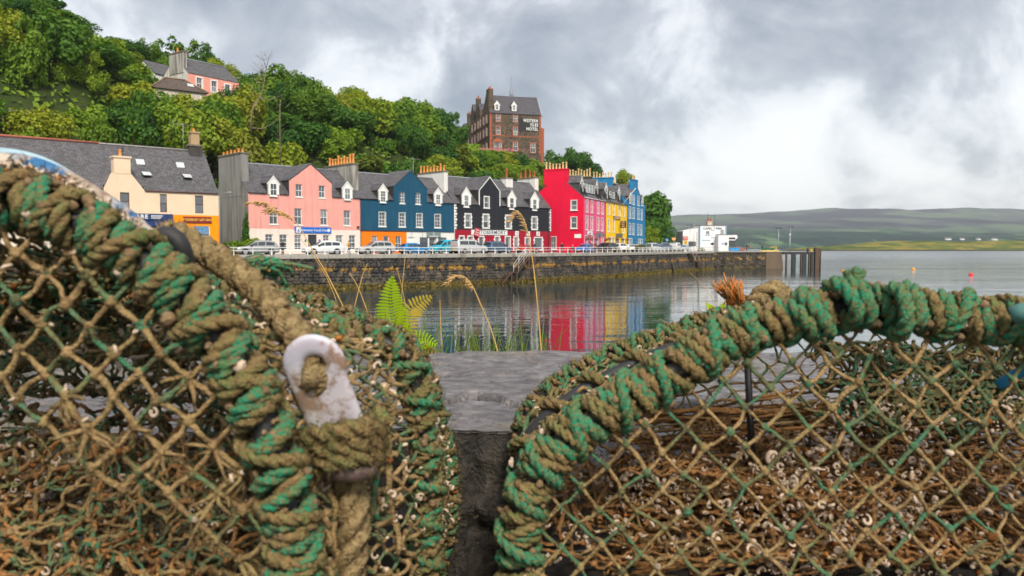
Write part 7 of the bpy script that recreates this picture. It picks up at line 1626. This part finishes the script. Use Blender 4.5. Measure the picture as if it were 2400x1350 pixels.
polyA2=[np.array([p[0],1.24,p[2]]) for p in Af[::8]]; mb=MB(); faceA2=flat_net(mb,polyA2,np.array([-.6,1.24,CZ-.5]),ex,ez,.040,.0020,62,(0,1),.2,.0,np.array([0,1.,0]),5); mb.build('end_netting',[twine_g,twine],PA)
floorA=lambda u,v:Vector((-.72+.50*u+.05*v,.80+.44*v,LZ-.075+.025*math.sin(6*u+v)))
mb=MB(); [mb.box(-.80+.06*k,-.27+.026*k,.77+.085*k,.845+.085*k,LZ-.125,LZ-.105) for k in range(6)]; mb.build('base_slats',plain('shade_dark_slats',(.022,.02,.018),.8,.4,30),PA)  # near-black slats standing in for the shade inside the left creel
mb=MB(); ptsFA=skin_net(mb,floorA,40,24,.0028,63,(0,0,1),.4,.05,1.5,.3,4)
mb.build('floor_netting',[twine,twine_g,rope_g],PA)
ta=[at(random.uniform(-20,680),random.uniform(800,1340),random.uniform(.80,1.05)) for _ in range(500)]
encrust(PA,faceA+ptsA[::2]+list(An)[::8],300,0,.0048,.0088,71,.008); encrust(PA,ptsA+faceA2+ptsFA+list(Am)[::4],0,1500,.0050,.0100,72,.011)
fuzz(PA,list(An)+list(Am)+list(Af),14000,.013,81,spread=.016,w=.0006); fuzz(PA,ptsA,2500,.012,82,spread=.006,w=.0006); fuzz(PA,faceA,600,.014,83,spread=.004,w=.0007); 
mb=MB()    # torn clumps in the near face
for p in random.sample(faceA,14):
    for k in range(4): a=Vector(tuple(p)); d=Vector((random.gauss(0,.018),random.gauss(-.003,.006),random.gauss(-.018,.014))); mb.tube([a,a+d*.5+Vector((random.gauss(0,.006),0,0)),a+d],[.0030,.0022,.0012],5)
mb.build('torn_twine',twine,PA)['kind']='stuff'
mb=MB(); ptsB=[]
for k,(x0,x1,y0,y1,D0,D1) in enumerate(((-40,640,770,930,1.20,1.05),(-40,560,690,860,1.10,.95))): ptsB+=skin_net(mb,crumple(x0,x1,y0,y1,D0,D1,.035,25+k),48,20,.0027,90+k,(0,0,1),.35,.05,1.6,.35,4)
mb.build('bunched_netting',[twine_g,twine],PA)
mb=MB(); ptsM=[]
for k,(x0,x1,y0,y1,D0,D1) in enumerate(((-60,690,940,1380,1.08,.88),(-60,690,1000,1400,1.0,.84))): ptsM+=skin_net(mb,crumple(x0,x1,y0,y1,D0,D1,.045,35+k,8),46,28,.0027,94+k,(0,1,2),.4,.04,1.5,.4,4)
mb.build('matted_netting',[twine,twine_r,twine_g],PA)
cl=[random.choice(ptsM+ptsB) for _ in range(24)]; clus=[Vector(tuple(c_))+Vector((random.gauss(0,.03),random.gauss(0,.02),random.gauss(0,.022))) for c_ in cl for _ in range(40)]
encrust(PA,clus,0,700,.0055,.012,73,.010); fuzz(PA,ptsM+ptsB,3000,.014,85,twine_s,'weed_fuzz',.008,.0008)
# blue pipe rim over the left creel
blu=NT('blue_plastic_fouled'); o=blu.co(); n1=blu.noise(o,22,4,.6); n2=blu.noise(o,60,4,.6); blu.set(blu.mix(blu.ramp(n1,[(.38,0.),(.46,1.)]),(.02,.12,.27),blu.ramp(n2,[(.35,(.22,.15,.10)),(.65,(.52,.44,.36))])),.6,.4); blu.bump(blu.math('ADD',n1,n2),.6,.006); blu=blu.mat
mb=MB(); mb.tube(hoop([(-260,480,.80),(-120,415,.80),(0,392,.80),(80,402,.80),(150,432,.80),(220,472,.80),(290,520,.80),(350,575,.81),(390,620,.82)],None,.008),.0150,12); mb.build('blue_rim',blu,PA)
mb=MB(); mb.tube(hoop([(-200,395,.83),(-60,362,.83),(40,366,.83),(120,392,.83),(200,442,.83),(275,500,.83)],None,.008),.007,8); mb.build('pale_hose',plain('pale_blue_hose',(.32,.45,.52),.4,.2,20),PA)
rimp=[at(random.uniform(-20,330),0,.785) for _ in range(2)]; rp_=hoop([(-100,412,.785),(0,395,.785),(80,405,.785),(150,436,.785),(220,478,.785),(290,526,.785),(340,580,.79)]); encrust(PA,list(rp_),0,260,.005,.010,91,.006); fuzz(PA,list(rp_),900,.008,92,spread=.008)
mb=MB(); mb.tube(hoop([(275,505,.84),(318,528,.83),(345,566,.83),(352,612,.83)]),.0100,10); mb.tube(hoop([(352,612,.82),(372,560,.81),(402,552,.81),(425,578,.81),(436,625,.82)]),.0100,10); mb.build('rubber_strap',black_rubber,PA)
# tan rope from the left creel to the plastic hook
T=thing('rope','thick frayed tan rope running from the left creel to the white plastic hook','rope',tuple(at(420,560,.92))); o_=at(420,560,.92); c=lambda p:Vector(tuple(p))-o_
RP=hoop([(362,590,.98),(398,550,.95),(440,566,.92),(500,598,.90),(560,640,.88),(620,695,.86),(668,745,.84),(705,795,.82),(728,840,.805),(738,878,.80),(745,905,.815)],None,.004); RP=RP+np.stack([rng.normal(0,.0008,len(RP)) for _ in range(3)],1)
m2=MB(); rope(m2,[c(p) for p in RP],.0145,3,.085,15,0,.22); m2.build('strand',rope_t,T)
f=fuzz(T,[c(p) for p in RP],5200,.008,95,rope_t,'fray',.009,.0005); f=fuzz(T,[c(p) for p in RP[:26]],1100,.014,96,rope_t,'fray',.010,.0006)
# green rope strands lying loose right of the tan rope
m2=MB()
for k in range(14):
    x0=random.uniform(560,640); y0=random.uniform(600,640); m2.tube(spl([c(at(x0,y0,.98)),c(at(x0+random.uniform(10,60),y0+random.uniform(-15,25),.99)),c(at(x0+random.uniform(30,110),y0+random.uniform(10,50),1.0))],.006),random.uniform(.0012,.003),5)
m2.build('loose_strands',rope_g,T)['kind']='stuff'
# white plastic hook
hc=at(738,855,.795); T=thing('plastic_hook','white stained plastic hook with round eye tied to the left creel','hook',tuple(hc)); k_=.795/F
hp=NT('stained_white_plastic'); o=hp.co(); n1=hp.noise(o,45,5,.65); n2=hp.noise(o,14,3,.5); hp.set(hp.mix(hp.ramp(n1,[(.48,0.),(.60,.85)]),hp.ramp(n2,[(.35,(.46,.45,.56)),(.65,(.56,.52,.53))]),(.24,.14,.07)),.35,.5); hp.b.inputs['Subsurface Weight'].default_value=.15; hp.bump(n1,.25,.003); hp=hp.mat
def outline(th):
    # ring of radius 79 px with a plate going down to (105,190) px below and right
    dx,dy=math.cos(th),math.sin(th); best=75.0
    poly=[(-70,30),(-34,150),(-14,205),(118,192),(104,130),(74,20)]
    for i in range(6):
        (ax,ay),(bx,by)=poly[i],poly[(i+1)%6]; den=dx*(by-ay)-dy*(bx-ax)
        if abs(den)<1e-9: continue
        t_=(ax*(by-ay)-ay*(bx-ax))/den; s_=(ax*dy-ay*dx)/den if abs(den)>0 else -1
        if t_>best and -1e-6<=s_<=1+1e-6: best=t_
    return best
mb=MB(); n=64; rings=[]
for (fo,dep_) in ((0.0,-.0015),(.06,-.0050),(.30,-.0058),(.72,-.0058),(.93,-.0045),(1.0,0.0),(.93,.0045),(.3,.0058),(.06,.005)):
    ring=[]
    for j in range(n):
        th=2*math.pi*j/n; ro=outline(th); ri=25*(1+.08*math.sin(th+1)); r_=ri+(ro-ri)*fo; X=r_*math.cos(th); Yp=r_*math.sin(th); ring.append((X*k_,dep_+Yp*k_*.30,-Yp*k_))
    rings.append(ring)
V=[p for r_ in rings for p in r_]; m_=len(rings); mb.add(V,[(a*n+j,a*n+(j+1)%n,((a+1)%m_)*n+(j+1)%n,((a+1)%m_)*n+j) for a in range(m_) for j in range(n)],0,True)
mb.build('eye_plate',hp,T)
mb=MB(); o_=hc; c=lambda p:Vector(tuple(p))-o_
mb.tube([c(p) for p in hoop([(712,1050,.81),(740,1082,.80),(790,1100,.80),(840,1102,.80),(872,1088,.81)])],.0120,10); mb.build('lower_ring',plain('brown_stained_plastic',(.15,.10,.09),.4,.3,30),T)
R2=thing('rope','olive rope knotted round the plastic hook with a tail hanging down','rope',tuple(at(806,1042,.81))); o_=at(806,1042,.81); c=lambda p:Vector(tuple(p))-o_
mb=MB(); P=[]
for i in range(110):
    t_=i/110; a=t_*3.2*2*math.pi; P.append((math.cos(a)*.038*(1-.15*t_),math.sin(a)*.026,.022-.048*t_+.012*math.cos(a+.8)))
rope(mb,spl([Vector(p)+Vector((0,.004,0)) for p in P[::3]],.004),.0098,3,.055,12); mb.build('knot',rope_o,R2)
mb=MB(); rope(mb,[c(p) for p in hoop([(800,1060,.84),(812,1110,.835),(828,1200,.83),(824,1290,.83),(815,1400,.83)])],.0155,3,.085,14,0,.22); mb.build('tail',rope_t,R2)
fuzz(R2,[Vector(p) for p in P]+[c(p) for p in hoop([(812,1110,.835),(828,1200,.83),(815,1400,.83)])],3200,.008,97,None,'fray',.012,.0006)

# ---- plants on the back edge of the ledge ----------------------------------------------------------
fern_m=leaf_mat('fern_green',[(.2,(.26,.42,.010)),(.6,(.40,.56,.012)),(.9,(.52,.58,.02))],.4); fern_b=leaf_mat('fern_browning',[(.2,(.20,.22,.015)),(.5,(.40,.28,.02)),(.9,(.32,.12,.04))],.35)
def frond(par, P, wmax, mat, seed, n=24):
    g=random.Random(seed); P=spl(P,.004); s=sample(P,n+1); mb=MB(); mb.tube(P,[.0022*(1-.8*i/len(P)) for i in range(len(P))],5)
    for i in range(2,n+1):
        f=i/n; w=wmax*math.sin(math.pi*min(1,(f*.80+.24)))**.8*(1 if f<.97 else .4)
        T_=Vector(s[i]-s[i-1]).normalized(); 
        for sd in (-1,1):
            side=T_.cross(Vector((0,-1,.15))).normalized()*sd; d=(side+T_*.35).normalized(); L_=w*g.uniform(.9,1.08); b=Vector(s[i]); wd=.0044*(wmax/.055)*g.uniform(.85,1.1); nz=Vector((0,-1,.2)); V=[]
            for q_,k in ((0,.45),(.25,1.0),(.6,.92),(.85,.6),(1.0,.05)):
                c=b+d*L_*q_+nz*(.004*math.sin(3*q_))+Vector((0,0,-.18*L_*q_*q_)); e=T_*wd*k; V+=[c-e,c+e]
            mb.add(V,[(2*a,2*a+2,2*a+3,2*a+1) for a in range(4)],0,True)
    return mb.build('frond',mat,par)
fb=at(930,800,2.50); T=thing('fern','bright green fern with upright frond growing at the back of the rock ledge','fern',tuple(fb)); c=lambda px,py,dd=0:at(px,py,2.5+dd)-fb
frond(T,[c(935,825),c(925,770),c(915,700,-.02),c(922,636,-.03)],.058,fern_m,1,26); frond(T,[c(938,825),c(945,780),c(955,735,.03),c(975,715,.05),c(1022,688,.08)],.052,fern_b,2,22); frond(T,[c(930,825),c(935,780,-.03),c(948,740,-.05),c(950,712,-.06)],.042,fern_m,3,16)
frond(T,[c(940,830),c(965,800,-.04),c(1000,795,-.06),c(1032,815,-.08)],.040,fern_m,4,18); frond(T,[c(945,835),c(980,815,-.04),c(1010,822,-.05),c(1035,828,-.04)],.034,fern_b,5,14); frond(T,[c(928,830),c(905,790,.02),c(893,752,.03)],.034,fern_m,6,14)
fb2=at(1690,740,1.75); T=thing('seedling','small bright green leaves beside the right creel','plant',tuple(fb2)); c=lambda px,py,dd=0:at(px,py,1.75+dd)-fb2
for k,(a,b_) in enumerate((((1690,745),(1652,708)),((1688,742),(1668,728)),((1690,740),(1698,706)))): 
    mb=MB(); A_=c(*a); B_=c(*b_); d=B_-A_; e=d.cross(Vector((0,1,0))).normalized()*.012; mb.add([A_,A_+d*.4+e,B_,A_+d*.4-e],[(0,1,2,3)]); mb.build('leaf',fern_m,T)
straw=plain('dry_straw',(.52,.32,.09),.7,.25,9); seed_m=plain('seed_head',(.46,.29,.12),.8,.3,30); gr_m=leaf_mat('grass_blade',[(.2,(.09,.16,.02)),(.6,(.16,.22,.035)),(.9,(.30,.25,.07))],.3)
def stalk(label,pts,D,r,head=0,drop=0,seed=0):
    b=at(*pts[0],D); T=thing('grass_stalk',label,'grass',tuple(b)); P=spl([at(px,py,D)-b for px,py in pts],.01); mb=MB(); r*=.68; mb.tube(P,[r*(1-.55*i/len(P)) for i in range(len(P))],5); mb.build('stem',straw,T)
    if head:
        g=random.Random(seed); m2=MB(); n=int(len(P)*head); Q=P[-max(3,n):]
        for k in range(90):
            q_=Q[g.randrange(len(Q))]; d=Vector((g.gauss(0,.006),g.gauss(0,.006),-abs(g.gauss(.008,.006)))); dd=Vector(tuple(Q[-1]-Q[0])).normalized()*g.uniform(.005,.02); m2.tube([Vector(q_),Vector(q_)+d*.6+dd*.5,Vector(q_)+d+dd],[.0012,.0017,.0004],4)
        m2.build('seed_head',seed_m,T)
    return T
stalk('long golden grass stalk with drooping head in front of the black house',[(1269,830),(1262,740),(1252,640),(1240,560),(1228,515),(1215,497),(1203,505),(1198,518)],2.55,.0042,.24,0,1)
stalk('arched dry grass stalk with feathery head above the water',[(1170,835),(1150,770),(1125,710),(1108,672),(1090,650),(1070,645),(1052,662)],2.55,.0038,.33,0,2)
stalk('slanting golden grass stem in front of the pink house',[(810,730),(770,650),(735,590),(700,530),(665,498),(625,492)],2.45,.0032,.22,0,3)
stalk('upper drooping grass stem crossing the pink house windows',[(800,735),(760,640),(690,540),(640,485),(612,473),(585,474)],2.4,.0015,.20,0,4)
stalk('short straw stalk leaning right in front of the quay wall',[(826,740),(838,690),(850,645),(861,618)],2.5,.0030)
stalk('thin straw stalk leaning left in front of the quay wall',[(866,745),(850,700),(835,665),(819,640)],2.5,.0026)
stalk('tall thin green stem beside the fern',[(932,800),(938,740),(944,660),(950,600)],2.5,.0026); stalk('reddish bent stalk right of the fern',[(955,800),(952,730),(940,665),(929,628)],2.5,.0024)
stalk('pale thin stalk standing right of the ferns',[(1036,815),(1033,770),(1031,703)],2.55,.0030); stalk('thin wiry stem over the water left of the right creel',[(1590,772),(1560,755),(1545,747)],2.2,.0015)
stalk('long wiry stem crossing the water above the right creel',[(1700,742),(1670,700),(1640,660),(1618,640)],1.8,.0012)
mb=MB(); g=random.Random(12)
for k in range(190):
    px=g.choice((g.gauss(860,45),g.gauss(1010,60),g.gauss(1160,70),g.uniform(790,1290))); b=at(px,g.uniform(825,850),2.56+g.uniform(0,.06)); h=g.uniform(.04,.14)*(1.5 if px<1000 else 1); d=Vector((g.gauss(0,.35)*h,g.gauss(0,.05),h)); w=Vector((g.uniform(.0012,.0024),0,0)); mid=b+d*.55+Vector((0,0,.1*h)); tip=b+d
    mb.add([b-w,b+w,mid+w*.7,mid-w*.7,tip],[(0,1,2,3),(3,2,4)])
tag(mb.build('grass_tufts',gr_m),'short grass blades along the back edge of the rock ledge','grass',None,'stuff')
# drifting weed scraps on the water by the quay
mb=MB(); g=random.Random(5)
for k in range(240):
    a=g.uniform(QP.nearest(-14,89),QP.L-6); x,y=QP.p(a,-g.uniform(.8,9)); s=g.uniform(.08,.35); mb.add([(x+s*1.6*math.cos(j*1.05)*g.uniform(.6,1),y+s*.6*math.sin(j*1.05)*g.uniform(.6,1),.012) for j in range(6)],[tuple(range(6))])
tag(mb.build('floating_weed',wm),'scattered olive weed floating on the water by the quay','seaweed',None,'stuff')

# ---- lettering to real meshes
bpy.context.view_layer.update(); dg=bpy.context.evaluated_depsgraph_get()
for o in [o for o in C.objects if o.type=='FONT']:
    me=bpy.data.meshes.new_from_object(o.evaluated_get(dg)); n=ob('lettering',me,o.parent,o.location,o.rotation_euler,o.scale); bpy.data.objects.remove(o)
# ---- sea air
hz=MB(); hz.box(-5600,7700,-80,6600,-6,290)
t=NT('sea_air'); t.t.nodes.remove(t.b); pv=t.n('ShaderNodeVolumePrincipled'); pv.inputs['Color'].default_value=(.80,.87,.95,1); pv.inputs['Density'].default_value=.00010; pv.inputs['Anisotropy'].default_value=0.0
t.l(pv.outputs[0],t.out.inputs['Volume']); o=hz.build('haze',t.mat); o['kind']='stuff'; o['label']='thin pale sea haze over the whole bay'
